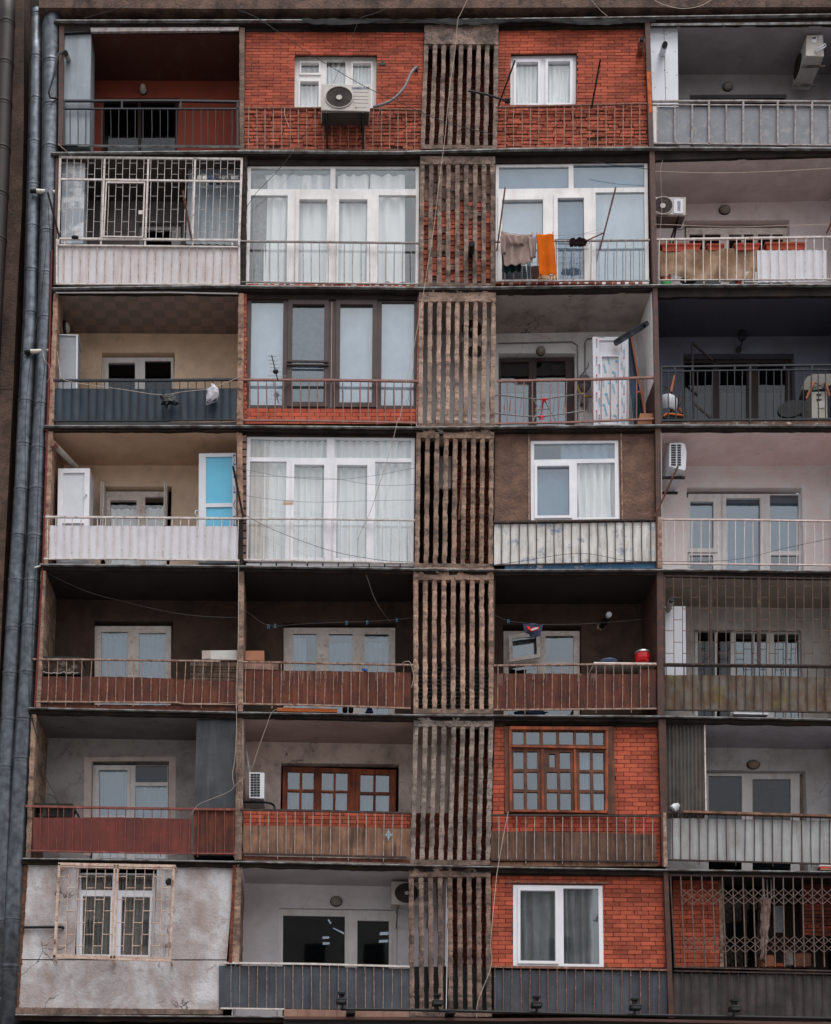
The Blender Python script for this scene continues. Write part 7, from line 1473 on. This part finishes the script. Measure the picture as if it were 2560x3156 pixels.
bm = NB(); ball(bm, W(*f(225, 766), .15), .3, .1, .06, lump=.4); tag(obj('bundle', bm, M('blue_bundle', L(36, 56, 84), rough=.8)), 'dark blue bundle on the floor below the flaking window', 'bundle')

# ---- sixth storey
f = A[6]
t = thing('old_table', 'black metal table folded in the left corner of the sixth storey', 'table', W(*f(320, 650), .4)); bm = NB(); prism(bm, R4(f, (196, 566, 426, 570, 432, 584, 196, 580)), .1, .6); obj('tabletop', bm, black, t)
bm = NB(); prism(bm, R4(f, (250, 584, 425, 586, 425, 650, 250, 648)), .2, .6); obj('apron', bm, M('dark_striped_metal', (.04, .04, .04, 1), stain=L(110, 104, 100), samt=.5), t)
bm = NB(); bar(bm, f, 426, 572, 470, 652, .02, .12); obj('leg', bm, black, t)
f = B[6]
bm = NB(); bar(bm, f, 958, 724, 959, 792, .006, -.012, .004); bar(bm, f, 938, 757, 978, 758, .006, -.012, .004)
for a, b in (((958, 728), (950, 750)), ((950, 750), (940, 756)), ((958, 728), (966, 750)), ((966, 750), (978, 756)), ((940, 758), (950, 764)), ((950, 764), (958, 785)), ((978, 758), (966, 765)), ((966, 765), (958, 785))): bar(bm, f, *a, *b, .005, -.012, .004)
bpart('painted_star', bm, M('pale_blue_chalk', L(140, 176, 190, 1.2), rough=.9, bump=0, fine=0), 'four-pointed star painted on the weathered boards')
f = C[6]; t = thing('jar', 'white lidded jar on the railing in front of the corrugated grey screen', 'jar', W(*f(948, 520), .0)); bm = NB(); a, b = W(*f(938, 514), .0), W(*f(960, 496), .0)
tube(bm, [a, a.lerp(b, .8)], .075, 24); obj('body', bm, cab_white, t); bm = NB(); tube(bm, [a.lerp(b, .8), b, b.lerp(a, -.3)], [.055, .055, .04], 24); obj('lid', bm, white_box_m, t)
bm = NB(); prism(bm, R4(f, (1245, 18, 1420, 22, 1420, 36, 1245, 32)), .0, .15); tag(obj('board', bm, cab_white), 'white board on the floor behind the mossy railing', 'board')
t = thing('book_stack', 'small stack of folded papers on the lowest slab at the far right', 'papers', W(*C[7](1710, 66), -.05)); 
for k in range(3): bm = NB(); prism(bm, R4(C[7], (1680+k*3, 40+k*9, 1735, 42+k*9, 1736, 48+k*9, 1678+k*3, 47+k*9)), -.08, .1); obj('sheet', bm, [white_box_m, red_ink, conc_peach][k], t)

# ---- second storey left: small packs on the grille shelf
f = A[2]
for k, (x, w_, m, lb) in enumerate([(1172, 24, white_box_m, 'white pack, leftmost on the grille shelf'), (1202, 26, M('pack_paper', L(190, 186, 184), rough=.6), 'second white pack on the grille shelf'), (1238, 32, M('pack_navy', L(40, 56, 90), rough=.5), 'navy blue pack on the grille shelf'),
        (1282, 28, M('pack_black', L(24, 30, 44), rough=.5), 'nearly black pack on the grille shelf'), (1318, 40, M('pack_grey', L(150, 146, 144), L(60, 56, 56), scale=9, rough=.6), 'crumpled grey pack on the grille shelf'), (1372, 44, M('pack_mixed', L(170, 168, 170), L(50, 54, 70), scale=12, rough=.5), 'rightmost mixed bundle on the grille shelf')]):
    bm = NB(); prism(bm, R4(f, (x, 196, x+w_, 195, x+w_, 218, x, 217)), .05, .2); bmesh.ops.subdivide_edges(bm, edges=bm.edges, cuts=2)
    for v in bm.verts: v.co += Vector((1, 1, 1))*.012*noise.noise(v.co*14)
    tag(obj('package', bm, m), lb, 'package')
bm = NB(); ball(bm, W(*f(440, 562), -.06), .05, .04, .03, lump=.5); ball(bm, W(*f(458, 562), -.06), .03, .03, .03); tag(obj('pulley', bm, black), 'black clip on the lower rail of the grille cage', 'clip')

# ---- bottom right clutter
f = C[7]; H_ = Fr(2300, 2680, 260/1169)
cloth('hanging_rag', 'long pale rag with brown stripes hanging behind the scissor gate', 'rag', H_, (205, 380, 350, 400, 290, 1280, 200, 1250), .22, M('striped_rag', L(170, 150, 144, 1.2), L(110, 78, 70, 1.1), scale=7, rough=.95, bump=.3), 2, .04, 14, 30, lambda u, v: (.06*noise.noise(Vector((v*5, 0, 1)))-.05*max(0, v-.45)*(u), 0))
bm = NB(); prism(bm, R4(H_, (385, 500, 520, 500, 500, 870, 392, 868)), .3, .34); tag(obj('board', bm, M('grey_smooth_board', L(84, 86, 92), L(50, 52, 58), rough=.6)), 'grey board hanging right of the striped rag', 'board')
for x0, y0, x1, y1, m, lb in ((205, 1180, 390, 1350, M('brown_carton', L(120, 76, 56), rough=.9), 'brown carton under the striped rag'), (400, 1290, 520, 1350, M('red_carton', L(120, 54, 40), rough=.9), 'low red carton next to the brown one'),
        (530, 1100, 650, 1330, M('grey_jar', L(110, 100, 96), L(40, 40, 42), rough=.3), 'grey glass jar behind the gate'), (670, 1150, 900, 1350, M('rust_crate', L(96, 60, 44), L(60, 36, 30), rough=.9), 'rusty crate at the right behind the gate')):
    bm = NB(); prism(bm, R4(H_, (x0, y0, x1, y0, x1, y1, x0, y1)), .25, .5); bmesh.ops.bevel(bm, geom=bm.edges[:], offset=.02, segments=2, affect='EDGES'); tag(obj('box' if 'jar' not in lb else 'jar', bm, m), lb, 'box' if 'jar' not in lb else 'jar')
bm = NB()
for x in (240, 285, 340): bar(bm, H_, x, 120, x+8, 400, .008, .2)
tag(obj('curtain_rod', bm, rail_greyw), 'three pale rods above the striped rag', 'rods')

# ---- floodlights on the cable rail along the bottom
t = thing('lighting_rail', 'black tube rail carrying the floodlights along the bottom of the photo', 'rail', W(*B[7](1300, 920), -.35))
bm = NB(); tube(bm, [W(*p, -.35) for p in [B[7](676, 906), B[7](1100, 910), B[7](1600, 922), C[7](600, 796), C[7](1200, 806), C[7](1840, 818)]], .028, 8); obj('tube', bm, black, t)
for x in (735, 1330): 
    p = W(*B[7](x, 912), -.35); bm = NB(); hexa(bm, [p+Vector(v) for v in ((-.08, -.03, .0), (.08, -.03, .0), (.08, -.03, -.06), (-.08, -.03, -.06))], [Vector((p.x+v[0], .0, p.z+v[1])) for v in ((-.08, 0), (.08, 0), (.08, -.06), (-.08, -.06))]); obj('bracket', bm, black, t)
g = 'black floodlights along the rail at the bottom'
f = B[7]; fl = thing('floodlight', 'black floodlight, leftmost of the five, in front of the middle railing', 'floodlight', W(*f(680, 905), -.35), g)
bm = NB(); tube(bm, [W(*f(686, 905), -.35), W(*f(684, 872), -.4)], .02, 6); obj('stem', bm, black, fl)
bm = NB(); prism(bm, R4(f, (649, 838, 711, 839, 711, 870, 648, 869)), -.62, -.42); bmesh.ops.bevel(bm, geom=bm.edges[:], offset=.012, segments=1, affect='EDGES'); obj('housing', bm, black, fl)
bm = NB(); prism(bm, R4(f, (656, 852, 704, 852, 700, 864, 660, 864)), -.626, -.615); obj('lens', bm, M('dark_lens', (.05, .05, .055, 1), rough=.1, bump=0, fine=0, spec=.6), fl)
bm = NB(); tube(bm, [W(*f(672, 838), -.5), W(*f(670, 812), -.5)], .03, 6); bar(bm, f, 658, 808, 702, 809, .016, -.55, .1); bar(bm, f, 668, 826, 694, 826, .022, -.5, .05); obj('yoke', bm, black, fl)
base = W(*f(680, 905), -.35)
for (ff, x, y, lb) in ((B[7], 1246, 915, 'black floodlight in front of the concrete slats'), (C[7], 245, 787, 'black floodlight below the satin-curtained window, under its left half'),
        (C[7], 740, 799, 'black floodlight below the bottom brick wall, right of the satin curtains'), (C[7], 1240, 806, 'black floodlight in front of the sooty sheets, rightmost of the five')):
    dup(fl, W(*ff(x, y), -.35)-base, lb)
